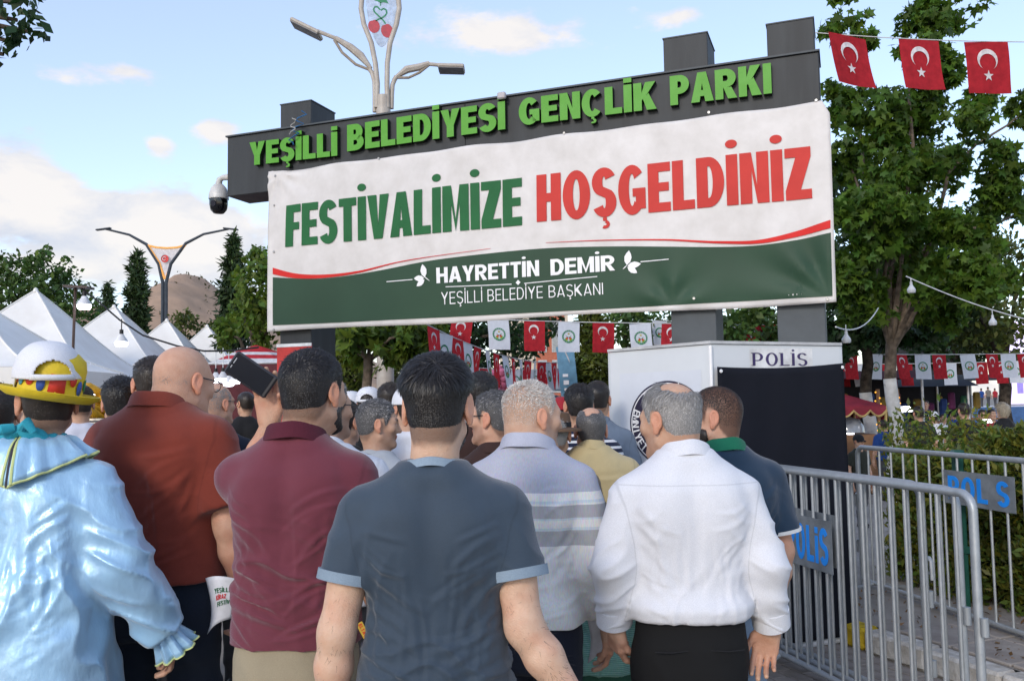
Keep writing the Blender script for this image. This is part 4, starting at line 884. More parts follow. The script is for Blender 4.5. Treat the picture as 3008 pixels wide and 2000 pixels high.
# ================================================================== crowd barriers
GALV = mat('galvanised_steel', (.40, .425, .445), .46, .5, metal=.4, var=.26, vscale=18, bump=.08, bscale=160, col2=(.32, .345, .36))
PLATE = mat('barrier_plate', (.25, .275, .295), .5, .4, metal=.3, var=.16, vscale=9, bump=.06, bscale=40); BLUE_T = mat('printed_blue', (.02, .27, .85), .5, .4, var=.06, vscale=6)
def barrier(label, a, b_, ztop, zbot, z0, nb, plate=None, feet=(.08, -.08), hook=None):
    """a, b_: end posts on the ground, b_ the end nearer the camera"""
    d = b_ - a; L = d.length; root = thing('crowd_barrier', label, 'barrier', (a.x, a.y, z0), math.atan2(d.y, d.x), 'steel crowd barriers'); zt, zb = ztop - z0, zbot - z0; r = .019; c = .07
    fr = MB(); pts = [(0, 0, .0), (0, 0, zt - c)] + [(c - c * math.cos(t), 0, zt - c + c * math.sin(t)) for t in np.linspace(.25, PI / 2, 5)] + [(L - c + c * math.sin(t), 0, zt - c + c * math.cos(t)) for t in np.linspace(0, PI / 2 - .25, 5)] + [(L, 0, zt - c), (L, 0, 0)]
    fr.tube(pts, r, 10); fo = fr.build('frame', GALV, root, smooth=True); MB().tube([(.012, 0, zb), (L - .012, 0, zb)], r * .9, 10).build('bottom_rail', GALV, root, smooth=True); bar = None
    for i in range(nb):
        x = L * (i + 1) / (nb + 1)
        if bar is None: bar = MB().tube([(0, 0, zb + .012), (0, 0, zt - .012)], .0085, 7).build('bar', GALV, root, smooth=True); o = bar
        else: o = bpy.data.objects.new('bar', bar.data); COL.objects.link(o); o.parent = root
        o.location = (x, 0, 0)
    for x in (.16, L - .16): MB().tube([(x, -.26, .012), (x, -.22, .02), (x, 0, zb - .004), (x, .22, .02), (x, .26, .012)], .014, 8).build('foot', GALV, root, smooth=True)
    for z in (.62, .30): MB().tube([(L + .032, 0, z), (L + .032, 0, z + .075)], .017, 10).build('socket', GALV, root, smooth=True)
    for z in (.72, .36): MB().tube([(-.012, 0, z), (-.04, 0, z), (-.055, 0, z - .012), (-.058, 0, z - .10)], .009, 8).build('hook', GALV, root, smooth=True)
    if hook:
        MB().tube([(L + .012, 0, zt - hook), (L + .04, 0, zt - hook), (L + .052, 0, zt - hook - .014), (L + .055, 0, zt - hook - .10)], .010, 8).build('hook', GALV, root, smooth=True)
    if plate:
        x0, x1, z1, z2, txt, gone = plate; pm = MB().box(((x0 + x1) / 2, -.014, (z1 + z2) / 2), (x1 - x0, .004, z2 - z1)).build('name_plate', PLATE, root); P, tw = text_polys('POLiS' if txt is None else txt, .21, .18, .12, 'square', .2, .98); H = (z2 - z1) * .70; W_ = (x1 - x0) * .86
        for n_, (ch, Q) in enumerate(P):
            if n_ in gone: continue
            m = MB()
            for q in Q: m.prism([(x0 + (x1 - x0) * .07 + x / tw * W_, z1 + (z2 - z1) * .14 + y * H) for x, y in q], -.0195, -.0175)
            m.build('plate_letter', BLUE_T, pm, recalc=True)
    return root
a1_, b1_ = on_z(2290, 1378, 1.2), on_z(2838, 1449, 1.2); bd = (b1_ - a1_).normalized(); bd = Vector((bd.x, bd.y, 0)); bn_ = Vector((-bd.y, bd.x, 0)); bn_ = bn_ if bn_.y > 0 else -bn_
def along(px, off): p = on_line(px, 1420, a1_ + bn_ * off, bd); return Vector((p.x, p.y, 0))
eA, eB, eC = along(2854, 0), along(2806, .075), along(2702, .15)
def uz(px, py, off=0.0): p = on_line(px, py, a1_ + bn_ * off, bd); return p
LA = 1.72; sA = eA - bd * LA; pA = (uz(2452, 1620) - sA).dot(bd); zpa, zpb = uz(2440, 1683).z, uz(2440, 1530).z
sB = eB - bd * 1.72; pB = (uz(2462, 1620, .075) - sB).dot(bd)
barrier('front galvanised crowd barrier with a blue lettered plate beside the black cloth', sA, eA, 1.20, .13, 0, 15, (pA - .46, pA, zpa, zpb, None, ()))
barrier('middle galvanised crowd barrier of the three standing against each other', eB - bd * 1.72, eB, 1.195, .13, 0, 15, (pB - .46, pB, zpa + .015, zpb + .02, None, ()))
barrier('rear galvanised crowd barrier of three with a hook on its end post', eC - bd * 1.55, eC, 1.19, .13, 0, 13, None, hook=.34)
ra, rb = on_z(2518, 1312, 1.22), on_z(3008, 1353, 1.22); rd = (rb - ra).normalized(); rd = Vector((rd.x, rd.y, 0)); RA = Vector((ra.x, ra.y, 0)); zz = on_line(2560, 1765, ra, rd).z
pp = (on_line(2783, 1500, ra, rd) - RA).dot(rd); pq = (on_line(2992, 1520, ra, rd) - RA).dot(rd); zp0, zp1 = on_line(2990, 1572, ra, rd).z, on_line(2990, 1465, ra, rd).z
barrier('galvanised crowd barrier on the raised pavement in front of the hedge', RA, RA + rd * 2.35, 1.22, max(.19, zz), .13, 15, (pp, pq, zp0, zp1, None, (3,)))

# ================================================================== foliage
LEAF_SIMPLE = np.array([[[0, 0], [.32, .42], [0, 1], [-.32, .42]]]); LEAF_NARROW = np.array([[[0, 0], [.13, .45], [0, 1], [-.13, .45]]])
LEAF_PALM = np.array([[[0, 0], [.30, .34], [0, 1], [-.30, .34]], [[0, 0], [.34, .02], [.66, .56], [.22, .40]], [[0, 0], [-.22, .40], [-.66, .56], [-.34, .02]], [[0, 0], [.18, -.16], [.56, -.12], [.34, .14]], [[0, 0], [-.34, .14], [-.56, -.12], [-.18, -.16]]])
def leaf_mesh(name, C, size, shape, rng, droop=.35, hue=(.85, 1.25), nrm=None):
    n = len(C); sz = size * rng.uniform(.45, 1.45, n); t = rng.normal(size=(n, 3)); t[:, 2] -= droop * 2; t /= np.linalg.norm(t, axis=1)[:, None]
    u = rng.normal(size=(n, 3)); u[:, 2] += .9
    if nrm is not None: u += nrm * 1.3
    u -= t * (u * t).sum(1)[:, None]; u /= np.linalg.norm(u, axis=1)[:, None]; s = np.cross(t, u); K, Q = shape.shape[:2]
    bend = u[:, None, None, :] * (-.22 * shape[None, :, :, 0:1] ** 2 - .12 * shape[None, :, :, 1:2] ** 2)
    V = C[:, None, None, :] + sz[:, None, None, None] * (s[:, None, None, :] * shape[None, :, :, 0:1] + t[:, None, None, :] * shape[None, :, :, 1:2] + bend)
    V = V.reshape(-1, 3); F = np.arange(len(V)).reshape(-1, 4); me = npmesh(name, V, F)
    br = rng.uniform(.55, 1.35, n); w = rng.uniform(0, 1, n); c = np.stack([br * (hue[0] + (hue[1] - hue[0]) * w), br, br * (.9 - .3 * w)], 1); set_tint(me, np.repeat(c, K * Q, axis=0)); return me
def leafmat(name, col, trans=.35): return mat(name, col, .5, .35, var=.15, vscale=1.2, attr=True, trans=trans)
L_PLANE = leafmat('plane_leaf', (.090, .175, .026), .5); L_DARK = leafmat('dark_leaf', (.022, .055, .018)); L_MID = leafmat('mid_leaf', (.070, .135, .034)); L_OLIVE = leafmat('olive_leaf', (.085, .115, .028)); L_LIGHT = leafmat('light_leaf', (.12, .20, .034), .45); L_PINE = leafmat('pine_needle', (.038, .072, .028), .2); L_THUJA = leafmat('thuja_spray', (.085, .115, .018), .2); L_HEDGE = leafmat('hedge_leaf', (.115, .165, .032))
BARK = mat('bark', (.16, .125, .095), .95, .1, var=.3, vscale=9, bump=.8, bscale=30); BARK_D = mat('bark_dark', (.07, .055, .042), .95, .1, var=.3, vscale=9, bump=.8, bscale=30)
LIME = mat('lime_wash', (.62, .61, .59), .9, .1, var=.1, vscale=8, bump=.5, bscale=30, col2=(.42, .40, .37))
def blob_points(blobs, n, rng, hollow=.55):
    r = np.array([b_[3] for b_ in blobs]); w = r ** 2.2; i = rng.choice(len(blobs), n, p=w / w.sum()); d = rng.normal(size=(n, 3)); d /= np.linalg.norm(d, axis=1)[:, None]
    rr = (hollow + (1.05 - hollow) * rng.random(n) ** .6); C = np.array([b_[:3] for b_ in blobs])[i]; P = C + d * (r[i] * rr)[:, None] * np.array([1, 1, .82])
    k = fbm(P * 2.6, 4, 2) + .22 * rng.normal(size=n); m = k > -.18; return P[m], d[m]
def limb(m, a, b_, r0, r1, rng, n=7, wob=.06):
    a, b_ = np.array(a, float), np.array(b_, float); L = np.linalg.norm(b_ - a); pts = []
    for k in range(n):
        t = k / (n - 1); pts.append(a + (b_ - a) * t + np.array([0, 0, .16 * L * math.sin(PI * t)]) + rng.normal(size=3) * wob * L * .35 * math.sin(PI * t))
    m.tube([Vector(p) for p in pts], list(np.linspace(r0, r1, n)), 8)
def ragged(bl, rng, k=6):
    o = []
    for x, y, z, r in bl:
        o.append((x, y, z, r * .72))
        for _ in range(k): d = rng.normal(size=3); d /= np.linalg.norm(d); o.append((x + d[0] * r * .8, y + d[1] * r * .8, z + d[2] * r * .7, r * rng.uniform(.28, .5)))
    return o
def tree(label, base, fork, blobs, n, size, shape, lm, r=.12, bark=BARK, white=0.0, seed=1, name='tree', droop=.35, hollow=.55, limbs=10, hue=(.85, 1.25), stems=1, group=None):
    rng = np.random.default_rng(seed); base = np.array(base, float); root = thing(name, label, 'tree', tuple(base), 0, group); B = [(b_[0] - base[0], b_[1] - base[1], b_[2] - base[2], b_[3]) for b_ in blobs]; fork = np.array(fork, float) - base
    tr = MB(); nn = 9; pts = [np.array([0, 0, 0]) + fork * (k / (nn - 1)) + np.array([.04 * math.sin(k * 1.3 + seed), 0, 0]) * (0 < k < nn - 1) for k in range(nn)]; rs = list(np.linspace(r * 1.15, r * .85, nn)); tr.tube([Vector(p) for p in pts], rs, 12)
    order = sorted(range(len(B)), key=lambda i: -B[i][3])[:limbs]
    for i in order: limb(tr, fork - np.array([0, 0, .10]), B[i][:3], r * .46, r * .10, rng)
    tr.build('trunk', bark, root, smooth=True)
    if white:
        wv = MB(); ks = [k for k in range(nn) if pts[k][2] <= white + .01]; z1 = white / fork[2]; pw = [fork * t + np.array([.04 * math.sin(t * 8 * 1.3 + seed), 0, 0]) * (0 < t < 1) for t in np.linspace(0, z1, 7)]; wv.tube([Vector(p) for p in pw], [r * (1.15 - .3 * t) + .006 for t in np.linspace(0, z1, 7)], 14, caps=False); wv.build('lime_wash', LIME, root, smooth=True)
    P, d = blob_points(ragged(B, rng), n, rng, hollow); link('crown', leaf_mesh('crown', P, size, shape, rng, droop, hue, d), lm, root, smooth=False); return root
def conifer(label, px, ptop, pbot, y, wpx, n, lm, seed, size=.16, name='conifer', base_z=0.0, pw=.75, ragged=.35):
    rng = np.random.default_rng(seed); top = at_y(px, ptop, y); zt = top.z; R0 = wpx / FPX * y; root = thing(name, label, 'tree', (top.x, y, 0)); MB().tube([(0, 0, 0), (0, 0, zt * .5), (0, 0, zt - .1)], [.14, .09, .015], 8).build('trunk', BARK_D, root, smooth=True)
    zb = max(.3, at_y(px, pbot, y).z); t = rng.random(n) ** .75; z = zt - (zt - zb) * t; tiers = .78 + .22 * np.sin(z * 9 + rng.uniform(-.4, .4, n)); a = rng.uniform(0, 2 * PI, n); rr = R0 * t ** pw * tiers * (1 - ragged * rng.random(n) ** .6) * (1 + .18 * np.sin(a * 3 + z * 2)); P = np.stack([np.cos(a) * rr, np.sin(a) * rr, z - .10 * rr], 1); d = np.stack([np.cos(a), np.sin(a), .25 + 0 * a], 1)
    link('crown', leaf_mesh('crown', P, size, LEAF_NARROW, rng, -.2 if name != 'conifer' else .25, (.9, 1.2), d), lm, root, smooth=False); return root
def B_(l, y, dy=.6): return [(*tuple(at_y(px, py, y + dy * (((i * 7) % 5) / 2 - 1))), r) for i, (px, py, r) in enumerate(l)]

YP = 12.0; tb = at_y(2632, 1400, YP); fk = at_y(2618, 1010, YP)
tree('large plane tree with whitewashed trunk to the right of the gate', (tb.x, YP, .13), fk, B_([(2500, 40, .35), (2465, 95, .22), (2540, 120, .25), (2730, 60, .42), (2810, 15, .40), (2690, 150, .28), (2780, 190, .30), (2480, 300, .42), (2600, 330, .55), (2700, 310, .50), (2840, 350, .42), (2930, 480, .40), (2490, 470, .50), (2620, 470, .62), (2760, 480, .55), (2560, 620, .62), (2690, 640, .72), (2830, 640, .50), (2500, 760, .50), (2660, 790, .68), (2800, 800, .58), (2960, 560, .34), (2930, 800, .42), (2540, 880, .42), (2760, 900, .45), (2900, 700, .3), (3040, 300, .45), (3060, 620, .5)], YP, .9), 25000, .10, LEAF_PALM, L_PLANE, .085, BARK, 1.72, 3, 'plane_tree', .3, .2, 16)
t2 = at_y(2556, 1400, 15); tree('slimmer whitewashed tree behind the large plane tree', (t2.x, 15, .13), at_y(2545, 1020, 15), B_([(2480, 960, .6), (2560, 930, .7), (2650, 960, .6), (2520, 860, .6), (2450, 1010, .35), (2460, 800, .55), (2600, 860, .6), (2700, 900, .5)], 15), 7000, .13, LEAF_PALM, L_DARK, .10, BARK_D, 1.55, 4, 'tree')
for i, (lst, y, n, lm, lab) in enumerate([  # the dark leaf colour carries the shade under the trees
        ([(2450, 900, 1.3), (2600, 850, 1.5), (2750, 930, 1.2), (2480, 720, 1.4), (2620, 700, 1.3), (2580, 1000, .8), (2720, 1040, .6), (2440, 600, 1.2), (2540, 560, 1.2), (2700, 780, 1.2), (2430, 1010, .7)], 22, 10500, L_DARK, 'dark broad tree in the deep shade behind the plane trees'),
        ([(2820, 870, 1.4), (2960, 900, 1.6), (2900, 760, 1.2), (3020, 780, 1.2), (2850, 990, .9), (2960, 1010, .8)], 24, 6000, L_OLIVE, 'yellowish green tree above the bunting at the right edge'),
        ([(2140, 960, .8), (2230, 940, .9), (2200, 1010, .6), (2270, 1000, .6)], 20, 2600, L_MID, 'leafy tree seen between the two right gate posts'),
        ([(2760, 960, 1.0), (2830, 1040, .8), (2700, 990, .7), (2900, 960, .8)], 30, 2500, L_DARK, 'far dark tree behind the stage screen')]):
    c = lst[0]; y_ = y; b0 = at_y(lst[1][0], 1300, y_); tree(lab, (b0.x, y_, .13), (b0.x, y_, at_y(lst[1][0], 1080, y_).z), B_(lst, y_, 1.2), int(n * 1.5), .17, LEAF_SIMPLE, lm, .16, BARK_D, 0, 30 + i, 'tree', .3, .3, 6)
# behind the banner
p = at_y(1082, 1180, 12.5); tree('young plane tree with big bright leaves below the left banner end', (p.x, 12.5, 0), at_y(1082, 1040, 12.5), B_([(1010, 985, .32), (1090, 970, .36), (1165, 1000, .34), (1210, 985, .3), (1040, 1045, .22), (1130, 1050, .22), (1190, 1030, .25), (1240, 965, .3)], 12.5, .4), 1900, .15, LEAF_PALM, L_LIGHT, .075, BARK, 0, 41, 'plane_tree', .4, .2, 7)
for px, pt, pb, y, w, n, lm, sd_, nm, lab in [(1020, 965, 1230, 17, 95, 3800, L_THUJA, 51, 'thuja', 'yellow green thuja behind the young plane tree'), (1190, 1000, 1230, 18.5, 110, 3800, L_THUJA, 52, 'thuja', 'broad olive thuja left of the near man'), (1735, 880, 1230, 15.5, 95, 6000, L_THUJA, 53, 'thuja', 'tall dark thuja left of the police booth'),
                                         (686, 688, 1010, 21, 70, 4200, L_PINE, 54, 'conifer', 'tall dark spruce left of the banner'), (404, 742, 1010, 26, 42, 4500, L_PINE, 55, 'cypress', 'narrow upright cypress above the white tents'), (318, 828, 1000, 30, 48, 2200, L_PINE, 56, 'conifer', 'small dark pine behind the white tents')]:
    conifer(lab, px, pt, pb, y, w, n, lm, sd_, .20 if nm != 'thuja' else .15, nm, 0, .75 if nm == 'conifer' else (.32 if nm == 'cypress' else .5), .3)
for i, (lst, y, n, lm, lab, sz) in enumerate([
        ([(1300, 960, .9), (1400, 930, 1.0), (1500, 960, 1.0), (1350, 1050, .8), (1450, 1050, .9), (1560, 990, .7), (1270, 1040, .6), (1600, 930, .8)], 21, 5500, L_DARK, 'dense dark tree behind the bunting under the banner', .17),
        ([(1850, 960, .8), (1920, 1010, .7), (1980, 950, .8), (1820, 900, .8)], 20, 2500, L_MID, 'leafy tree behind the white emblem flags by the right posts', .17),
        ([(750, 850, .62), (800, 770, .55), (715, 920, .55), (775, 940, .7), (670, 985, .35), (830, 880, .7), (745, 745, .33), (860, 800, .6), (705, 800, .3)], 19, 4600, L_LIGHT, 'bushy broadleaf tree at the left banner edge', .17),
        ([(40, 850, 1.1), (130, 830, 1.1), (200, 870, .8), (90, 920, 1.2), (0, 930, 1.2), (170, 930, 1.0), (110, 760, .5), (190, 790, .4), (20, 780, .6), (260, 930, .6)], 24, 6000, L_MID, 'broad green tree behind the nearest white tents', .19),
        ([(560, 985, .9), (620, 1000, .7), (250, 990, .8), (520, 1010, .7)], 32, 1800, L_OLIVE, 'low olive tree between the tent peaks', .2)]):
    b0 = at_y(lst[0][0], 1190, y); tree(lab, (b0.x, y, 0), (b0.x, y, max(.8, at_y(lst[0][0], 1080, y).z)), B_(lst, y, 1.0), int(n * 1.5), sz * .8, LEAF_SIMPLE, lm, .14, BARK_D, 0, 60 + i, 'tree', .2, .3, 7)
# branch hanging into the top left corner, its tree stands out of frame
br = [at_y(px, py, 4.6) for px, py in ((5, 30), (50, 60), (20, 120), (90, 95), (60, 10), (-60, 80), (10, 160))]
tree('broadleaf tree whose branch hangs into the upper left corner', (-4.6, 4.4, 0), (-4.4, 4.5, 3.0), [(b_.x, b_.y, b_.z, .13) for b_ in br] + [(-3.2, 4.7, 3.95, .3), (-3.7, 4.8, 4.0, .4)], 1500, .07, LEAF_SIMPLE, L_DARK, .11, BARK, 0, 77, 'tree', .5, .1, 10)
# hedge
def hedge():
    rng = np.random.default_rng(5); n = 50000; L = 4.2; nv = Vector((-rd.y, rd.x, 0)); nv = nv if nv.x > 0 else -nv; o0 = RA - rd * .25 + nv * .92
    root = thing('hedge', 'dense evergreen hedge behind the rear crowd barrier', 'hedge', (o0.x, o0.y, .13), math.atan2(rd.y, rd.x)); sy = 1 if (Matrix.Rotation(math.atan2(rd.y, rd.x), 3, 'Z') @ Vector((0, 1, 0))).dot(nv) > 0 else -1
    x = rng.uniform(0, L, n); q = lambda f, s_: vnoise(np.stack([x * f, x * 0, x * 0], 1), s_); top = 1.00 + .10 * x + .13 * q(3.4, 2) + .07 * q(9, 3) + .04 * q(23, 8); fr = rng.random(n) < .70; z = np.where(fr, top * rng.random(n) ** .8, top - .16 * rng.random(n) ** 1.6 + .04 * rng.random(n) ** 4)
    y = np.where(fr, -.52 + .10 * rng.random(n) + .10 * vnoise(np.stack([x * 4, z * 4, z * 0], 1), 6) + .05 * vnoise(np.stack([x * 11, z * 11, z * 0], 1), 7), rng.uniform(-.5, .55, n)); e = fr & (rng.random(n) < .12); x = np.where(e, -.10 + .12 * rng.random(n), x); y = np.where(e, rng.uniform(-.5, .5, n), y)
    P = np.stack([x, sy * y, z], 1); d = np.where(fr[:, None], [0, -1.0 * sy, .3], [0, -.2 * sy, 1.0]); me = leaf_mesh('foliage', P, .062, LEAF_NARROW * np.array([1.5, 1]), rng, -.5, (.75, 1.6), d); link('foliage', me, L_HEDGE, root, smooth=False)
    MB().box((L / 2 + .05, .03 * sy, .5), (L - .1, .74, .9), bev=.1).build('dark_core', mat('hedge_inside', (.012, .016, .008), .95), root)  # solid near-black box filling the inside of the hedge
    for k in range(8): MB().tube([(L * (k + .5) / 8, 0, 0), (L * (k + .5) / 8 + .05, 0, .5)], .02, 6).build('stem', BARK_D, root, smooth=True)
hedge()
gp = at_y(2815, 1400, 6.05); g = thing('fence_post', 'dark green fence post in the hedge behind the barrier', 'post', (gp.x, 6.05, .13)); MB().box((0, 0, .55), (.06, .06, 1.1), bev=.008).build('shaft', mat('green_powder_coat', (.012, .075, .055), .4), g); MB().box((0, 0, 1.1), (.075, .075, .03), bev=.01).build('cap', mat('green_powder_coat', (0, 0, 0)), g)
for z in (.45, .95): MB().box((0, -.035, z), (.085, .012, .05), bev=.004).build('clamp', mat('green_powder_coat', (0, 0, 0)), g)
# leaf litter on the soil under the barrier
def litter():
    rng = np.random.default_rng(9); n = 900; t = rng.uniform(-1.2, 3, n); s_ = rng.uniform(.2, 2.2, n); P = np.array([list(ka + kd * a + kn * b_ + Vector((0, 0, .152))) for a, b_ in zip(t, s_)]); me = leaf_mesh('leaf_litter', P, .035, LEAF_SIMPLE, rng, 0, (1.0, 1.3), np.tile([0, 0, 3.], (n, 1))); o = link('leaf_litter', me, leafmat('dry_leaf', (.20, .13, .07), .1), None, False); stuff(o, 'dry fallen leaves scattered on the pavement by the kerb', 'leaves')
litter()
# bare hill
def hill():
    xs = np.linspace(-420, 120, 150); ys = np.linspace(470, 900, 70); X, Y = np.meshgrid(xs, ys, indexing='ij'); P = np.stack([X.ravel(), Y.ravel(), 0 * X.ravel()], 1)
    pk = at_y(545, 815, 640); p2 = at_y(360, 905, 640); f = lambda c, w, h, d: h * np.exp(-(np.abs((P[:, 0] - c) / w) ** 1.7) - ((P[:, 1] - 640) / d) ** 2)
    z = np.maximum(f(pk.x + 4, 62, pk.z - 1, 130), f(p2.x - 20, 70, p2.z, 130)) + f(pk.x + 110, 60, 55, 120) * .7 + 2.2 * fbm(P * .03, 2, 4) + .8 * fbm(P * .12, 5, 3); z += .9 * np.sin(z * .55); z = np.maximum(z, -.5)
    F = []; ny = len(ys); i, j = np.meshgrid(np.arange(len(xs) - 1), np.arange(ny - 1), indexing='ij'); i, j = i.ravel(), j.ravel(); F = np.stack([i * ny + j, (i + 1) * ny + j, (i + 1) * ny + j + 1, i * ny + j + 1], 1)
    P[:, 2] = z; m = mat('dry_hillside', (.44, .30, .21), .95, .1, var=.2, vscale=.06, bump=.8, bscale=.6, col2=(.30, .215, .155)); o = link('hill', npmesh('hill', P, F), m); struct(o)
    rng = np.random.default_rng(3); k = rng.choice(len(P), 900, p=(z > 4) / (z > 4).sum()); C = P[k] + np.stack([rng.uniform(-2, 2, 900), rng.uniform(-2, 2, 900), rng.uniform(.2, 1.2, 900)], 1); me = leaf_mesh('scrub', np.repeat(C, 5, 0) + rng.normal(size=(4500, 3)) * .8, 1.9, LEAF_SIMPLE, rng, 0); s_ = link('scrub', me, leafmat('scrub_leaf', (.075, .085, .045), .1), None, False); stuff(s_, 'sparse dark scrub dotted over the bare hillside', 'scrub')
hill()
# ================================================================== bunting: red crescent flags and white emblem flags on a ribbon
FLAG_R = mat('flag_red', (.58, .03, .04), .7, .2, var=.10, vscale=5, trans=.55); FLAG_W = mat('flag_white', (.72, .735, .78), .7, .2, var=.03, vscale=6, trans=.3); EMB_W = mat('flag_emblem_white', (.80, .78, .78), .7, .2, trans=.25)
EMB_G = mat('emblem_green', (.02, .20, .09), .7, .2); EMB_R = mat('emblem_red', (.55, .06, .03), .7, .2); EMB_Y = mat('emblem_yellow', (.55, .42, .05), .7, .2); EMB_LG = mat('emblem_leaf_green', (.22, .42, .05), .7, .2); RIBBON = mat('ribbon_white', (.62, .62, .60), .7)
def flag_fn(seed, sw):
    r = random.Random(seed); a, b_, c = r.uniform(.4, 1), r.uniform(0, 6), r.uniform(-1, 1)
    def f(u, v, off=0.0):                          # u 0..1 across, v 0..1 downwards; unit width 1
        y = .045 * a * math.sin(u * 5 + b_ + v * 2) * (.15 + v) + .10 * c * v * v + off; x = u - .5 + sw * v + .03 * math.sin(v * 3 + b_) * v; return x, y, -v
    return f
FLAGS = {}
def star_poly(cx, cy, r, a0=90): return [(cx + (r if k % 2 == 0 else r * .40) * math.cos(rad(a0 + 36 * k)), cy + (r if k % 2 == 0 else r * .40) * math.sin(rad(a0 + 36 * k))) for k in range(10)]
def flag_set(kind, var, asp, sw):
    key = (kind, var, asp)
    if key in FLAGS: return FLAGS[key]
    f = flag_fn(hash(kind) % 7 + var * 13 if False else (3 if kind == 'red' else 5) + var * 13, sw); g = MB().grid(lambda u, v: Vector((f(u, v)[0], f(u, v)[1], -v * asp)), 22, 26)
    def me_of(m, polys_sub):
        me = bpy.data.meshes.new('flag'); me.from_pydata([tuple(p) for p in m.v], [], m.f); me.update(); return me
    out = [('flag', me_of(g, 0), FLAG_R if kind == 'red' else FLAG_W)]
    def emb(name, polys, m, k):                    # printed on both sides
        bm = bmesh.new()
        for q in polys:
            vs = [bm.verts.new((x, 0, z)) for x, z in q]; bm.faces.new(vs)
        bmesh.ops.triangulate(bm, faces=bm.faces); bmesh.ops.subdivide_edges(bm, edges=[e for e in bm.edges if e.calc_length() > .06], cuts=1); bmesh.ops.triangulate(bm, faces=bm.faces); bm.verts.index_update(); vv = [v.co.copy() for v in bm.verts]; bm.verts.ensure_lookup_table(); ff = [[v.index for v in q.verts] for q in bm.faces]; bm.free(); mb = MB()
        for off in (-.016 * k, .016 * k): mb.add([Vector((f(p.x, p.z / asp)[0], f(p.x, p.z / asp)[1] + off, -p.z)) for p in vv], ff)
        out.append((name, me_of(mb, 0), m))
    if kind == 'red':                             # crescent opening downwards, star below: the flag hangs by its hoist
        cx, cy, R, r, dd = .47, .40, .235, .19, .06; n = 28; P = []
        def pin(k): a = rad(-62 + k * 304 / n); return (cx + R * math.cos(a - PI / 2 + PI), cy - R * math.sin(a - PI / 2 + PI))
        P = []
        for k in range(n):
            a0, a1 = rad(-140 + k * 280 / n), rad(-140 + (k + 1) * 280 / n)
            o0 = (cx + R * math.sin(a0), cy - R * math.cos(a0)); o1 = (cx + R * math.sin(a1), cy - R * math.cos(a1)); i0 = (cx + r * math.sin(a0) * 1.0, cy + dd - r * math.cos(a0)); i1 = (cx + r * math.sin(a1), cy + dd - r * math.cos(a1)); P.append([o0, i0, i1, o1])
        emb('crescent', P, EMB_W, 1); sp5 = star_poly(cx, cy + .350, .125, -90); emb('star', [[(cx, cy + .350), sp5[(2 * k - 1) % 10], sp5[2 * k], sp5[2 * k + 1]] for k in range(5)], EMB_W, 1)
    else:
        cx, cy = .5, .62 * asp * .78; ring = lambda r0, r1, n=26: [[(cx + r_ * math.cos(2 * PI * k_ / n), cy + r_ * math.sin(2 * PI * k_ / n)) for r_, k_ in ((r0, k), (r1, k), (r1, k + 1), (r0, k + 1))] for k in range(n)]
        emb('emblem_ring', ring(.235, .305), EMB_G, 1); emb('emblem_dots', [[(cx + .27 * math.cos(a) + .016 * math.cos(t), cy + .27 * math.sin(a) + .016 * math.sin(t)) for t in np.linspace(0, 2 * PI, 6, endpoint=False)] for a in np.linspace(.4, PI * 2 - .4, 17) + PI / 2], EMB_W, 1.3)
        emb('emblem_cherries', [[(cx + s_ * .075 + .058 * math.cos(t), cy + .085 + .055 * math.sin(t)) for t in np.linspace(0, 2 * PI, 10, endpoint=False)] for s_ in (-1, 1)], EMB_R, 1.2)
        emb('emblem_leaf', [[(cx, cy + .04), (cx + s_ * .13, cy - .045), (cx + s_ * .11, cy - .005), (cx + s_ * .02, cy + .06)] for s_ in (-1, 1)], EMB_G, 1.2); emb('emblem_star', [star_poly(cx, cy - .13, .055, -90)], EMB_Y, 1.1)
        emb('emblem_base', [[(cx + s_ * .01, cy + .19), (cx + s_ * .16, cy + .06), (cx + s_ * .17, cy + .15), (cx + s_ * .09, cy + .215)] for s_ in (-1, 1)], EMB_LG, 1.15)
    FLAGS[key] = out; return out
def bunting(label, path, flags, w, asp=1.3, sw0=0.0, rib=.006, seed=0, detail=True):
    """path: points of the ribbon; flags: (t along the path, kind)"""
    P = [Vector(p) for p in path]; root = thing('bunting', label, 'bunting', P[0]); seg = [(P[i + 1] - P[i]).length for i in range(len(P) - 1)]; T = sum(seg); r = random.Random(seed)
    MB().tube([p - P[0] for p in P], rib, 6).build('ribbon', RIBBON, root, smooth=True)
    def pt(t):
        s_ = t * T
        for i, l in enumerate(seg):
            if s_ <= l or i == len(seg) - 1: return P[i].lerp(P[i + 1], max(0, min(1, s_ / l))), (P[i + 1] - P[i]).normalized()
            s_ -= l
    for i, (t, kind) in enumerate(flags):
        p, d = pt(t); S = flag_set(kind, i % 3, asp, sw0 * .5 + (.06, -.03, .10)[i % 3]); par = None
        for nm, me, m in S:
            if not detail and nm in ('emblem_dots', 'emblem_star'): continue
            o = bpy.data.objects.new(nm, me); COL.objects.link(o)
            if not len(me.materials): me.materials.append(m)
            if par is None: o.parent = root; o.location = p - P[0] - Vector((0, 0, .004)); o.rotation_euler = (rad(r.uniform(-9, 9)), -math.asin(max(-1, min(1, d.z))) * .6 + rad(r.uniform(-3, 3)), math.atan2(d.y, d.x) + rad(r.uniform(-14, 14))); o.scale = (w, w, w); par = o
            else: o.parent = par
    return root
def sag(a, b_, s_, n=16): return [a.lerp(b_, k / n) - Vector((0, 0, 4 * s_ * (k / n) * (1 - k / n))) for k in range(n + 1)]
a, b_ = at_y(2396, 97, 6.62), at_y(3200, 122, 7.3); L_ = b_ - a
def tpx(path_a, path_b, px, py=100):
    best = min(range(401), key=lambda k: abs(proj(path_a.lerp(path_b, k / 400))[0] - px)); return best / 400
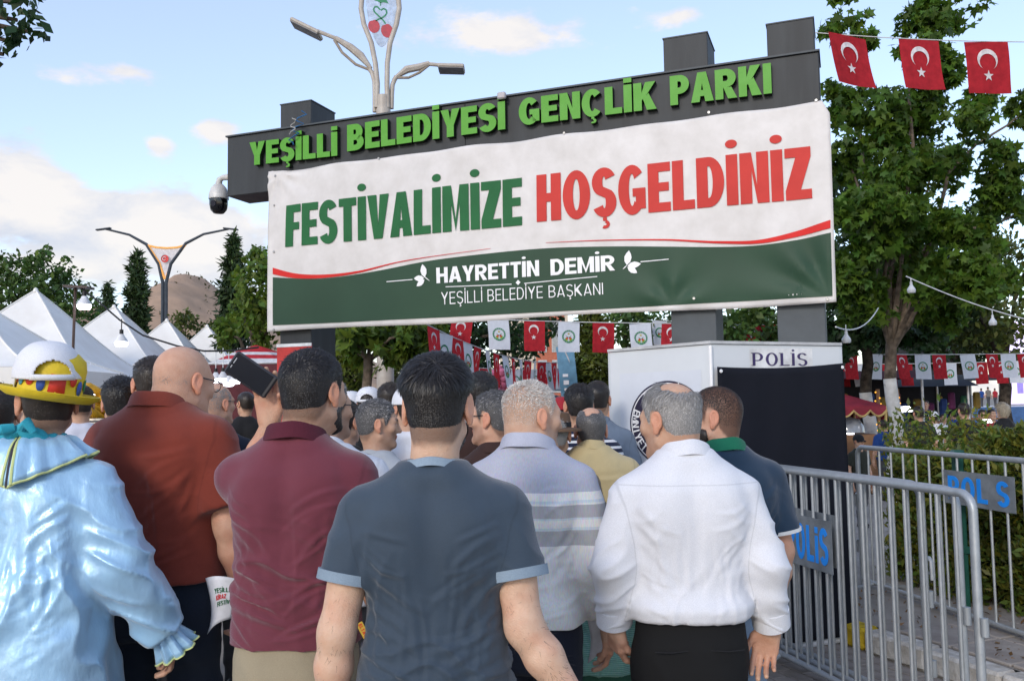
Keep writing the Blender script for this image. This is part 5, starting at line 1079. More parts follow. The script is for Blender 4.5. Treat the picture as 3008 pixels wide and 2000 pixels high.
def proj(p): q = CR.transposed() @ (p - CAMP); return CX + FPX * q.x / -q.z, CY - FPX * q.y / -q.z
bunting('bunting of three red crescent flags tied to the right gate post', sag(a, b_, .03), [(tpx(a, b_, 2488), 'red'), (tpx(a, b_, 2697), 'red'), (tpx(a, b_, 2895), 'red'), (tpx(a, b_, 3100), 'red')], .37, 1.12, .05, .004, 1)
a, b_ = at_y(1180, 925, 13.6), at_y(2010, 950, 13.2)
bunting('bunting of alternating red and white flags just below the banner', sag(a, b_, .03), [(tpx(a, b_, px), k) for px, k in ((1255, 'white'), (1358, 'red'), (1463, 'white'), (1570, 'red'), (1672, 'white'), (1773, 'red'), (1880, 'white'), (1975, 'red'))], .325, 1.40, 0, .007, 2)
a, b_ = at_y(1225, 938, 10.6), at_y(1690, 1058, 17.5)
bunting('bunting of small flags running away from the camera above the crowd', sag(a, b_, .22, 24), [(.04 + .94 * (k + .5) / 18, 'red' if k % 2 == 0 else 'white') for k in range(18)], .33, 1.5, 0, .008, 3, False)
a, b_ = at_y(1300, 1068, 17), at_y(1700, 1075, 20)
bunting('lower bunting of small flags behind the pink candy floss', sag(a, b_, .10), [(.03 + .94 * (k + .5) / 13, 'white' if k % 2 == 0 else 'red') for k in range(13)], .30, 1.5, .1, .007, 4, False)
a, b_ = at_y(2440, 1040, 16.5), at_y(3120, 1036, 17.5)
bunting('bunting of red and white flags below the plane trees on the right', sag(a, b_, .02), [(tpx(a, b_, px), k) for px, k in ((2500, 'red'), (2575, 'white'), (2645, 'red'), (2710, 'white'), (2757, 'red'), (2840, 'white'), (2912, 'red'), (2960, 'white'), (3010, 'red'))], .30, 1.55, .12, .007, 5)
a, b_ = at_y(2455, 1070, 20.5), at_y(3120, 1055, 21)
bunting('second bunting farther back on the right, partly hidden by trunks', sag(a, b_, .03), [(tpx(a, b_, px), k) for px, k in ((2475, 'red'), (2522, 'white'), (2610, 'red'), (2662, 'red'), (2790, 'white'), (2880, 'red'), (2940, 'red'), (2985, 'white'))], .33, 1.55, -.08, .007, 6, False)
a, b_ = at_y(1900, 940, 19), at_y(2300, 955, 19.5)
bunting('short bunting glimpsed between the right gate posts', sag(a, b_, .02), [(tpx(a, b_, px), k) for px, k in ((1936, 'white'), (2160, 'white'), (2205, 'red'), (2255, 'red'))], .36, 1.45, .05, .007, 7, False)

# ================================================================== double street lamp with the cherry emblem
YL = 15.0; CREAM = mat('cream_paint', (.46, .42, .37), .45, .4, var=.12, vscale=7, col2=(.36, .31, .26)); LGREY = mat('lamp_grey', (.20, .20, .21), .5)
def LP(px, py, dy=0.0): p = at_y(px, py, YL); return Vector((p.x, YL + dy, p.z))
b0 = LP(1127, 330); lamp = thing('street_lamp', 'cream double armed street lamp with a cherry emblem behind the gate', 'street lamp', (b0.x, YL, 0)); off = Vector((b0.x, YL, 0)); Q = lambda l, dy=0.0: [LP(x, y, dy) - off for x, y in l]
MB().tube([(0, 0, 0), (0, 0, 2), Q([(1126, 283)])[0]], [.17, .15, .125], 14).build('post', CREAM, lamp, smooth=True)
tops = {-1: [(1108, 320), (1110, 250), (1104, 190), (1092, 130), (1070, 75), (1062, 30), (1066, -20), (1080, -70), (1105, -105), (1127, -112)], 1: [(1140, 320), (1138, 250), (1139, 190), (1147, 130), (1166, 75), (1174, 30), (1170, -20), (1160, -70), (1145, -100), (1127, -112)]}
for s_ in (-1, 1): MB().tube(Q(tops[s_], -.05), .045, 10).build('loop_tube', CREAM, lamp, smooth=True)
MB().tube([(Q([(1101, 330)])[0]) * 1.0, *Q([(1101, 280), (1100, 240), (1093, 215), (1086, 205)])], .040, 10).build('arm_tube', CREAM, lamp, smooth=True); MB().tube(Q([(1150, 320), (1151, 280), (1153, 250), (1159, 235), (1165, 225)]), .040, 10).build('arm_tube', CREAM, lamp, smooth=True)
for tp, up, dn, neck, head in [(-1, [(1090, 202), (1060, 165), (1030, 140), (985, 112)], [(1086, 206), (1045, 190), (1005, 155), (982, 118)], [(985, 113), (932, 92)], [(946, 97), (862, 56), (847, 79), (929, 118)]), (1, [(1163, 227), (1195, 205), (1230, 198), (1262, 186)], [(1165, 229), (1200, 229), (1232, 214), (1262, 190)], [(1260, 189), (1292, 192)], [(1286, 215), (1293, 192), (1371, 194), (1350, 218)])]:
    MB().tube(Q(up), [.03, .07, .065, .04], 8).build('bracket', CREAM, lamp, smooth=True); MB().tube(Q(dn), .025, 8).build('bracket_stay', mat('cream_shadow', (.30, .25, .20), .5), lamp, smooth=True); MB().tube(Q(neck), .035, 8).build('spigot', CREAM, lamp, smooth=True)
    h = Q(head); m = MB(); c = sum(h, Vector()) / 4; ex = (h[1] - h[0]) if tp < 0 else (h[2] - h[1]); ex = Vector((ex.x, 0, ex.z)); Lh = ex.length; ex /= Lh; ey = Vector((0, 1, 0)); ez = ex.cross(ey); ez = ez if ez.z > 0 else -ez; R = Matrix((ex, ey, ez)).transposed()
    ho = MB().box(c + Vector((0, .12, .06)), (Lh, .36, .07), R, .02).build('lamp_head', CREAM, lamp); MB().box(c + Vector((0, .12, .06)) - ez * .038, (Lh * .94, .33, .012), R).build('lamp_glass', LGREY, ho)
pm = MB(); cp = Q([(1121, -10)], -.05)[0]; pan = []
for k in range(40):
    a = 2 * PI * k / 40; x = 46 * math.sin(a); y = -math.cos(a) * 150; x *= 1 - .22 * max(0, math.cos(a + PI) ) ** 2; pan.append((1122 + x, -8 + y * 1.0))
pl_ = Q(pan, -.05); pb = MB(); n = len(pl_); pb.add([p + Vector((0, -.006, 0)) for p in pl_] + [p + Vector((0, .006, 0)) for p in pl_], [tuple(range(n)), tuple(reversed(range(n, 2 * n)))] + [(i, (i + 1) % n, (i + 1) % n + n, i + n) for i in range(n)]); po = pb.build('emblem_panel', mat('emblem_pale_blue', (.55, .66, .82), .4, trans=.3), lamp, recalc=True)
def panel_print(name, polys, m):
    b = MB()
    for q in polys: pts = Q(q, -.05); k = len(pts); b.add([p + Vector((0, -.010, 0)) for p in pts], [tuple(range(k))])
    b.build(name, m, po)
ce = lambda cx, cy, rx, ry, rt: [(cx + rx * math.cos(t) * math.cos(rt) - ry * math.sin(t) * math.sin(rt), cy + rx * math.cos(t) * math.sin(rt) + ry * math.sin(t) * math.cos(rt) + (3.5 * math.exp(-((t - 4.71) / .35) ** 2) if name_notch else 0)) for t in np.linspace(0, 2 * PI, 26, endpoint=False)]
name_notch = True
CHERRY = mat('cherry_red', (.40, .015, .035), .4); STALK = mat('stalk_green', (.015, .22, .10), .5)
panel_print('cherry', [ce(1100, 82, 17, 20, -.25)], CHERRY); panel_print('cherry', [ce(1138, 95, 17, 21, -.30)], CHERRY)
def stroke(pts, w): 
    o = []
    for i in range(len(pts) - 1):
        (x0, y0), (x1, y1) = pts[i], pts[i + 1]; l = math.hypot(x1 - x0, y1 - y0) or 1; nx, ny = -(y1 - y0) / l * w, (x1 - x0) / l * w; o.append([(x0 + nx, y0 + ny), (x1 + nx, y1 + ny), (x1 - nx, y1 - ny), (x0 - nx, y0 - ny)])
    return o
panel_print('cherry_stalk', stroke([(1105, 67), (1112, 62), (1122, 59), (1134, 50), (1138, 42), (1135, 34), (1128, 30), (1120, 36)], 2.2), STALK); panel_print('cherry_stalk', stroke([(1134, 75), (1128, 66), (1114, 52), (1101, 40), (1099, 32), (1103, 25), (1110, 25), (1118, 34)], 2.2), STALK)
panel_print('cherry_leaf', [[(1119, 15), (1112, 10), (1098, 5), (1106, 2), (1096, -8), (1110, -6), (1106, -24), (1120, -14), (1130, -26), (1132, -8), (1144, -4), (1136, 4), (1143, 16), (1128, 12)]] + stroke([(1119, 12), (1119, 22)], 1.5), STALK)
# ================================================================== forked lamp with the flag panel, far left
YF = 44.0; off2 = at_y(480, 1100, YF); fl = thing('street_lamp', 'slim forked street lamp with a small flag panel above the tents', 'street lamp', (off2.x, YF, 0)); IRON = mat('lamp_iron', (.035, .045, .06), .5)
F2 = lambda l: [at_y(x, y, YF) - Vector((off2.x, 0, 0)) - Vector((0, YF, 0)) for x, y in l]
for s_, l in ((-1, [(474, 1000), (478, 900), (478, 830), (466, 775), (430, 718), (380, 690), (310, 673)]), (1, [(488, 1000), (488, 900), (488, 830), (502, 775), (546, 715), (598, 688), (672, 673)])):
    pts = F2(l); pts[0] = Vector((pts[0].x, pts[0].y, 0)); MB().tube(pts, [.10, .09, .09, .085, .08, .06, .05], 8).build('mast', IRON, fl, smooth=True); e = pts[-1]; MB().box(e + Vector((s_ * .1, 0, 0)), (.75, .22, .07), Matrix.Rotation(s_ * .12, 3, 'Y'), .02).build('lamp_head', IRON, fl)
ORN = mat('ornament_orange', (.70, .33, .08), .5, emit=((1, .5, .12), .35)); MB().tube(F2([(484, 820), (468, 772), (434, 720)]), .06, 6).build('ornament_edge', ORN, fl, smooth=True); MB().tube(F2([(487, 820), (503, 772), (545, 719)]), .06, 6).build('ornament_edge', ORN, fl, smooth=True); MB().tube(F2([(434, 721), (460, 727), (490, 729), (520, 727), (545, 720)]), .05, 6).build('ornament_edge', ORN, fl, smooth=True)
q = F2([(440, 724), (490, 731), (540, 724), (502, 775), (486, 815), (468, 772)]); MB().add([p + Vector((0, .02, 0)) for p in q], [(0, 1, 2, 3, 4, 5)]).build('ornament_net', mat('ornament_net', (.55, .52, .55), .6, alpha=.75), fl)
c = F2([(487, 761)])[0]; dc = MB().lathe([(0, 0), (.19, 0), (.19, .03)], c + Vector((0, -.10, 0)), 24, Matrix.Rotation(PI / 2, 3, 'X')).build('flag_disc', mat('disc_red', (.62, .03, .03), .5), fl); MB().tube([c + Vector((.085 * math.cos(t) - .02, -.125, .085 * math.sin(t))) for t in np.linspace(.7, 5.6, 14)], .02, 5).build('disc_crescent', EMB_W, dc, smooth=True)

# ================================================================== market tents
TENT = mat('tent_canvas', (.90, .88, .84), .6, .3, var=.05, vscale=1.6, trans=.15, col2=(.78, .75, .70), bump=.05, bscale=3); POLE_W = mat('tent_pole', (.55, .55, .56), .4, metal=.5)
def tent(label, x, y, apex, eave, w, rz=0.0, val=.28, m=TENT):
    root = thing('market_tent', label, 'tent', (x, y, 0), rad(rz), 'row of white market tents'); h = w / 2
    def roof(s_, t, k):                              # one of four sides: s across, t up, sagging between the ribs
        a = k * PI / 2; e0 = Vector((-h, -h, eave)); e1 = Vector((h, -h, eave)); c = Vector((0, 0, apex)); p = e0.lerp(e1, s_).lerp(c, t); p.z -= .16 * math.sin(PI * t) ** 1.0 * (1 - t) * 1.0 + .07 * math.sin(PI * s_) * (1 - t) * t * 2; return Matrix.Rotation(a, 3, 'Z') @ p
    for k in range(4):
        MB().grid(lambda u, v: roof(u, v * .999, k), 12, 12).build('roof_panel', m, root, smooth=True); R = Matrix.Rotation(k * PI / 2, 3, 'Z')
        MB().grid(lambda u, v: R @ Vector((-h + w * u, -h - .012 - .02 * math.sin(u * 40) * (1 - v) * .5, eave - .004 - val * (1 - v))), 24, 3).build('valance', m, root, smooth=True)
        MB().tube([R @ Vector((-h + .03, -h + .03, 0)), R @ Vector((-h + .03, -h + .03, eave - .01))], .025, 8).build('leg', POLE_W, root, smooth=True)
    for k in range(4): MB().tube([roof(0, t, k) + Vector((0, 0, .006)) for t in np.linspace(.02, .99, 12)], .014, 5).build('ridge_seam', m, root, smooth=True)
    MB().lathe([(.05, -.03), (.03, .03), (0, .05)], (0, 0, apex), 10).build('peak', m, root, smooth=True); return root
ords = ['nearest white pyramid tent, cut by the left photo edge', 'white pyramid tent with the tallest peak at the far left', 'white pyramid tent second in the row of peaks', 'white pyramid tent below the forked street lamp', 'small white pyramid tent fourth in the row of peaks', 'farthest and smallest white pyramid tent beside the red parasol']
for i, (px, py, y) in enumerate([(-85, 880, 11.6), (105, 853, 14.6), (335, 901, 17.3), (490, 941, 20.0), (608, 958, 22.4), (710, 981, 25.2)]):
    p = at_y(px, py, y); tent(ords[i], p.x, y, p.z, 2.12, 2.95 if i < 3 else 2.7, 4)
EMBT = at_y(238, 1043, 13.35); eo = MB(); 
for k in range(24): eo.add([EMBT + Vector((r_ * math.cos(a_), -.02 + .0, r_ * math.sin(a_))) for r_, a_ in ((.075, k * PI / 12), (.105, k * PI / 12), (.105, (k + 1) * PI / 12), (.075, (k + 1) * PI / 12))], [(0, 1, 2, 3)])
# red and white parasol
p = at_y(752, 1000, 17.5); pr_ = thing('parasol', 'red parasol with white stripes left of the gate post', 'parasol', (p.x, 17.5, 0)); RP = mat('parasol_red', (.62, .035, .045), .6, trans=.2); WP = mat('parasol_white', (.78, .77, .76), .6, trans=.2)
for k in range(8):
    a0, a1 = 2 * PI * k / 8, 2 * PI * (k + 1) / 8; rows = [(.03, 2.82), (.5, 2.66), (.62, 2.60), (.8, 2.52), (.95, 2.44), (1.25, 2.28)]
    for j in range(5): MB().add([(rows[q][0] * math.cos(a), rows[q][0] * math.sin(a), rows[q][1]) for q, a in ((j, a0), (j, a1), (j + 1, a1), (j + 1, a0))], [(0, 1, 2, 3)]).build('canopy_panel', (RP, WP, RP, WP, RP)[j], pr_)
    MB().add([(1.25 * math.cos(a), 1.25 * math.sin(a), z) for a, z in ((a0, 2.278), (a1, 2.278), (a1, 2.08), (a0, 2.08))], [(0, 1, 2, 3)]).build('valance', RP, pr_)
MB().tube([(0, 0, 0), (0, 0, 2.8)], .025, 8).build('pole', POLE_W, pr_, smooth=True)
# ================================================================== bulbs and cables
GLOW = mat('lit_bulb', (.9, .92, 1), .5, emit=((.86, .9, 1), 9.0)); BULBW = mat('bulb_white', (.72, .72, .74), .4); SOCK = mat('socket_black', (.015, .015, .016), .5); UNLIT = mat('bulb_unlit', (.50, .52, .55), .25)
def bulb(root, p, r, lit=True, drop=.0, cable=None):
    p = Vector(p)
    if drop: MB().tube([p + Vector((0, 0, drop)), p], r * .09, 6).build('drop_cable', cable or SOCK, root, smooth=True)
    MB().lathe([(0, 0), (r * .30, 0), (r * .32, -r * .75), (0, -r * .75)], p, 12).build('socket', SOCK if lit else UNLIT, root, smooth=True)
    b = MB().lathe([(r * .30, -r * .7), (r * .55, -r * 1.15), (r * .92, -r * 1.7), (r, -r * 2.0)], p, 18).build('bulb_neck', BULBW if lit else UNLIT, root, smooth=True)
    MB().lathe([(r, -r * 2.0), (r * .98, -r * 2.45), (r * .8, -r * 2.72), (0, -r * 2.8)], p, 18).build('bulb_globe', GLOW if lit else UNLIT, b, smooth=True)
YB = 10.0; P0 = at_y(232, 845, YB); lc = thing('light_string', 'black cable of lit bulbs sloping down in front of the white tents', 'light string', (P0.x, YB, 0)); o_ = Vector((P0.x, YB, 0)); B3 = lambda px, py, y=YB: at_y(px, py, y) - o_
MB().tube([B3(x, y) for x, y in ((232, 842), (280, 878), (352, 940), (420, 985), (520, 1016), (600, 1031), (680, 1030), (760, 1020))], .011, 6).build('cable', SOCK, lc, smooth=True)
bulb(lc, B3(248, 856), .075, True, .06); bulb(lc, B3(357, 968), .070, True, .12); bulb(lc, B3(585, 1052), .045, True, .10)
sp = thing('lamp_pole', 'thin pole with a small panel carrying the bulb cable', 'pole', (P0.x, YB + .05, 0)); MB().tube([(B3(196, 1060).x, 0, 0), (B3(215, 845).x, 0, P0.z)], .016, 6).build('pole', mat('rusty_pole', (.08, .05, .04), .7), sp, smooth=True); MB().box((B3(225, 840).x, 0, P0.z + .01), (.28, .18, .025), Matrix.Rotation(rad(4), 3, 'Y')).build('panel', mat('panel_brown', (.05, .03, .028), .5), sp)
a, b_ = at_y(2455, 960, 6.7), at_y(2580, 905, 9.5); wl = thing('light_string', 'white cable with an unlit bulb from the right gate post', 'light string', a); MB().tube([p - a for p in sag(a, b_, .10)], .006, 6).build('cable', BULBW, wl, smooth=True); bulb(wl, at_y(2485, 972, 7.1) - a, .036, False, .05, BULBW)
a, b_ = at_y(2662, 812, 8.6), at_y(3120, 960, 9.6); wl = thing('light_string', 'white cable with two unlit bulbs crossing the plane tree', 'light string', a); MB().tube([p - a for p in sag(a, b_, .06)], .006, 6).build('cable', BULBW, wl, smooth=True); bulb(wl, at_y(2676, 828, 8.6) - a, .040, False, .04, BULBW); bulb(wl, at_y(2915, 925, 9.2) - a, .040, False, .05, BULBW)

# ================================================================== stalls behind the crowd on the left
WOOD = mat('stall_wood', (.30, .15, .07), .7, var=.2, vscale=3); CHROME = mat('pot_steel', (.55, .55, .56), .22, .5, metal=.9, var=.05); CORN = mat('corn_yellow', (.62, .34, .02), .5, var=.2, vscale=30, bump=.5, bscale=160)
p = at_y(285, 1300, 8.6); st = thing('corn_stall', 'wooden corn stall table behind the clown costume', 'stall', (p.x, 8.6, 0)); MB().box((0, .3, .83), (1.9, .8, .05), bev=.01).build('table_top', WOOD, st); MB().box((0, -.09, .45), (1.88, .02, .70)).build('front_cloth', mat('cloth_pale', (.6, .58, .6), .8), st)
for sx in (-.88, .88): MB().box((sx, .3, .40), (.05, .6, .80)).build('leg', WOOD, st)
pot = thing('cooking_pot', 'steel pot below the heap of corn cobs', 'pot', (p.x, 8.75, .855)); pot.scale = (1.1, 1.1, 1.22); MB().lathe([(0, 0), (.26, 0), (.27, .02), (.27, .52), (.285, .535), (.285, .55), (.26, .55), (.26, .05)], (0, 0, 0), 32).build('pot_wall', CHROME, pot, smooth=True)
for s_ in (-1, 1): MB().tube([(s_ * .27, -.03, .42), (s_ * .33, -.03, .43), (s_ * .33, .03, .43), (s_ * .27, .03, .42)], .012, 6).build('handle', CHROME, pot, smooth=True)
cob = None
for k in range(34):
    lay = k // 9; a = k * 2.4; r_ = (.25 - .05 * lay) * (.35 + .65 * ((k * 37) % 10) / 10); q = Vector((p.x + r_ * math.cos(a), 8.75 + r_ * math.sin(a), 1.55 + .075 * lay))
    if cob is None: cob = MB().lathe([(0, -.11), (.018, -.105), (.026, -.05), (.027, .03), (.02, .09), (0, .115)], (0, 0, 0), 9).build('corn_cob', CORN, None, smooth=True); o = cob
    else: o = bpy.data.objects.new('corn_cob', cob.data); COL.objects.link(o)
    o.location = q; o.scale = (1.4, 1.4, 1.4); o.rotation_euler = (rad(65 + 25 * math.sin(k * 1.7)), 0, a + 1.2); tag(o, 'yellow corn cob heaped in the steel pot behind the clown costume', 'corn', 'corn cobs in the pot')
# lit stall row with bulbs farther back
p = at_y(640, 1200, 13); sb = thing('market_stall', 'lit market stall with hanging bulbs and dark red back cloth', 'stall', (p.x, 13, 0)); MB().box((-.1, .9, 1.75), (2.6, .03, 1.1)).build('back_cloth', mat('maroon_cloth', (.10, .02, .025), .8), sb); MB().box((0, .2, .85), (2.4, .9, .06)).build('counter', WOOD, sb); MB().box((0, -.26, .42), (2.4, .02, .8)).build('counter_front', mat('cloth_pale', (.6, .58, .6), .8), sb)
for sx in (-1.2, 1.2): MB().tube([(sx, 0, 0), (sx, 0, 2.3)], .02, 8).build('post', POLE_W, sb, smooth=True)
MB().tube([(-1.25, 0, 2.25), (1.25, 0, 2.25)], .018, 8).build('crossbar', POLE_W, sb, smooth=True)
for i, (px, py) in enumerate([(603, 1085), (634, 1082), (655, 1080), (672, 1092), (690, 1085), (590, 1110), (265, 1122)]):
    q = at_y(px, py, 12.6) - Vector((p.x, 13, 0)); bulb(sb, q, .075, True, .28, BULBW)
for i, (px, w_) in enumerate([(575, .012), (590, .012), (606, .012), (622, .012)]): q = at_y(px, 1140, 12.2) - Vector((p.x, 13, 0)); MB().tube([(q.x, q.y, .9), (q.x, q.y, 1.75)], w_, 6).build('rack_bar', POLE_W, sb, smooth=True)
q = at_y(598, 1127, 12.2) - Vector((p.x, 13, 0)); MB().tube([(q.x - .32, q.y, 1.78), (q.x + .3, q.y, 1.78)], .025, 6).build('rack_rail', POLE_W, sb, smooth=True)

# ================================================================== building far behind, feather flag, candy floss, far awning
yB = 46.0; pa, pb_ = at_y(1560, 1100, yB), at_y(1672, 1100, yB); bw = 3.6; bd_ = thing('apartment_building', 'cream and brick building far behind the bunting', 'building', (pb_.x - bw / 2, yB, 0)); CRM = mat('cream_render', (.62, .52, .40), .9, var=.06); BRK = mat('brick_red_render', (.45, .14, .08), .9, var=.1)
MB().box((0, 4, 4.2), (bw, 8, 8.4)).build('wall', CRM, bd_)
for k in range(1):
    xx = bw / 2 - .75 - k * 2.6; MB().box((xx - .2, -.03, 4.6), (1.5, .06, 6.4)).build('brick_panel', BRK, bd_)
    for j in range(3):
        for s_ in (-.42, .3): w_ = MB().box((xx - .2 + s_, -.075, 2.9 + j * 2.1), (.46, .05, 1.7), bev=.01).build('window', mat('window_frame_grey', (.45, .45, .44), .5), bd_); MB().box((xx - .2 + s_, -.106, 2.9 + j * 2.1), (.36, .012, 1.56)).build('pane', mat('shutter_grey', (.33, .34, .33), .5), w_)
MB().box((0, 4, 8.55), (bw + .6, 8.6, .3)).build('roof', mat('roof_tile', (.30, .12, .08), .9), bd_)
yf = 15.0; p = at_y(1685, 1190, yf); ff = thing('feather_flag', 'blue feather flag with white lettering left of the booth', 'flag', (p.x, yf, 0)); tpz = at_y(1650, 1010, yf); bz_ = at_y(1690, 1190, yf)
MB().tube([(0.06, 0, 0), (0.03, 0, 1.6), (-.06, 0, 2.3), (tpz.x - p.x, 0, tpz.z)], .013, 6).build('pole', POLE_W, ff, smooth=True)
fg = MB().grid(lambda u, v: Vector((-.16 - .10 * v + .30 * u - .02 * v, .02 * math.sin(v * 7), 1.15 + (tpz.z - 1.2) * v)), 6, 14).build('flag_cloth', mat('flag_blue', (.17, .36, .50), .7, trans=.3), ff, smooth=True)
for k in range(6): MB().box((-.07 - .012 * k, -.03, 1.45 + .12 * k), (.09, .004, .05 if k % 2 else .075)).build('flag_print', WHITE_V, fg)
p = at_y(1462, 1200, 15.5); cf = thing('candy_floss', 'bunch of pink candy floss bags held up over the crowd', 'candy floss', (p.x, 15.5, 0)); MB().tube([(0, 0, .0), (0, 0, 2.1)], .015, 6).build('stick', WOOD, cf, smooth=True); rr_ = random.Random(4)
for k in range(22): a = k * 2.4; r_ = .16 * (k % 5) / 4; z = at_y(1462, 1120 + 0, 15.5).z - .22 + .46 * k / 22; MB().lathe([(0, -.07), (.05, -.05), (.065, 0), (.05, .05), (0, .075)], (r_ * math.cos(a), r_ * math.sin(a), z), 10, Matrix.Rotation(rr_.uniform(-1, 1), 3, 'X')).build('floss_bag', mat('candy_pink', (.75, .22, .36), .5, trans=.3, var=.15, vscale=14, bump=.5, bscale=30), cf, smooth=True)
p = at_y(1610, 1070, 22); tent('pale blue and white tent far behind the striped shirt man', p.x, 22, at_y(1605, 1082, 22).z, 2.15, 2.9, 20, .25, mat('tent_pale_blue', (.50, .62, .70), .6, trans=.25, var=.2, vscale=.7))

# ================================================================== right background: red kiosk, stage with screen, lit lamps
p = at_y(2487, 1300, 14.0); kz = thing('sweets_kiosk', 'dark red kiosk tent with gold fringed swags beside the black cloth', 'kiosk', (p.x, 14, .13)); KR = mat('kiosk_red', (.26, .018, .035), .7); KG = mat('kiosk_gold', (.55, .38, .14), .6); zt_ = at_y(2480, 1158, 14).z - .13; ze = at_y(2480, 1192, 14).z - .13; zv = at_y(2480, 1222, 14).z - .13; hw = .42
for k in range(4):
    R = Matrix.Rotation(k * PI / 2 + .2, 3, 'Z'); MB().add([R @ Vector(q) for q in ((-hw, -hw, ze), (hw, -hw, ze), (0, 0, zt_))], [(0, 1, 2)]).build('roof_panel', KR, kz)
    MB().grid(lambda u, v: R @ Vector((-hw + 2 * hw * u, -hw - .02, ze - (ze - zv) * (1 - v) * (.45 + .55 * abs(math.sin(u * PI * 3))))), 24, 4).build('swag', KR, kz, smooth=True); MB().tube([R @ Vector((-hw + 2 * hw * u, -hw - .03, ze - (ze - zv) * (.45 + .55 * abs(math.sin(u * PI * 3))))) for u in np.linspace(0, 1, 37)], .016, 5).build('gold_fringe', KG, kz, smooth=True)
    MB().tube([R @ Vector((-hw, -hw, 0)), R @ Vector((-hw, -hw, ze))], .02, 8).build('post', KG, kz, smooth=True); MB().grid(lambda u, v: R @ Vector((-hw + .16 * u * (1 - .5 * math.sin(v * PI)), -hw - .01 + .02 * math.sin(u * 20), ze * v)), 10, 8).build('curtain', KR, kz, smooth=True)
MB().box((0, 0, .45), (.8, .8, .9), bev=.02).build('counter', WOOD, kz); MB().lathe([(.26, 0), (.25, .10), (.18, .2), (0, .26)], (0, -.05, .93), 20).build('glass_dome', mat('dome_glass', (.35, .36, .38), .1, .8), kz, smooth=True); bulb(kz, (.02, -.1, ze - .30), .06, True, .25)
ys = 38.0; sA_, sB_ = at_y(2860, 1250, ys), at_y(3300, 1250, ys); sg = thing('stage', 'concert stage with a bright screen far off at the right edge', 'stage', ((sA_.x + sB_.x) / 2, ys, .13)); SW = sB_.x - sA_.x + 2; dz = at_y(2900, 1195, ys).z - .13
MB().box((0, 2, dz / 2), (SW, 4, dz), bev=.02).build('deck', mat('stage_white', (.55, .55, .57), .6), sg); MB().box((-SW / 2 + 1.2, 4.2, 3.2), (3.0, .2, 5.2)).build('side_wing', mat('stage_black', (.02, .02, .022), .8), sg)
s0, s1 = at_y(2945, 1110, ys + 4) - Vector((sg.location.x, ys, .13)), at_y(3250, 1040, ys + 4) - Vector((sg.location.x, ys, .13)); scr = MB().box(((s0.x + s1.x) / 2, 3.9, 2.95), (s1.x - s0.x, .15, 3.9)).build('screen', mat('led_screen', (.6, .55, .7), .5, emit=((.80, .66, .95), 1.0), col2=(.3, .3, .5), vscale=.4), sg)
for k in range(3): MB().box((s0.x + .7 + k * .9, 3.80, 2.0), (.28, .02, 1.0 + .3 * (k % 2))).build('screen_picture', mat('screen_purple', (.2, .15, .4), .5, emit=((.30, .25, .75), .6)), scr)
for k in range(5): MB().box((-SW / 2 + 1 + k * 1.9, -.3, dz * .62), (1.7, .04, dz * .75), bev=.01).build('banner_panel', mat('stage_panel_blue', (.05, .12, .28), .5), sg)
for i, (px, py, y, w_, lab) in enumerate([(2655, 1207, 13.5, .11, 'flat white lit lamp above the hedge beside the plane trunk'), (2900, 1243, 12.5, .06, 'small lit lamp glowing just above the hedge')]):
    q = at_y(px, py, y); t_ = thing('stall_lamp', lab, 'lamp', (q.x, y, .13)); MB().tube([(.02, .1, 0), (.02, .1, q.z - .13)], .014, 6).build('stem', POLE_W, t_, smooth=True); MB().box((0, 0, q.z - .10), (w_ * 2.1, w_ * 1.2, .03), Matrix.Rotation(rad(30), 3, 'X'), .01).build('lamp_panel', mat('lamp_white', (.8, .8, .8), .5, emit=((.9, .93, 1), 5.0)), t_)
p = at_y(2640, 1300, 15.5)
for i, (px, y, lab) in enumerate([(2583, 14.6, 'column of amber fairy lights left of the thick white trunk'), (2640, 15.2, 'column of amber fairy lights right of the thick white trunk')]):
    q = at_y(px, 1250, y); t_ = thing('fairy_light_column', lab, 'fairy lights', (q.x, y, .13)); MB().tube([(0, 0, 0), (0, 0, 1.6)], .03, 6).build('core', WOOD, t_)
    for k in range(26): MB().lathe([(0, -.016), (.016, 0), (0, .016)], (.045 * math.cos(k * 2.4), .045 * math.sin(k * 2.4), .35 + .048 * k), 6).build('fairy_bulb', mat('amber_glow', (.9, .45, .05), .5, emit=((1, .45, .05), 1.6)), t_)
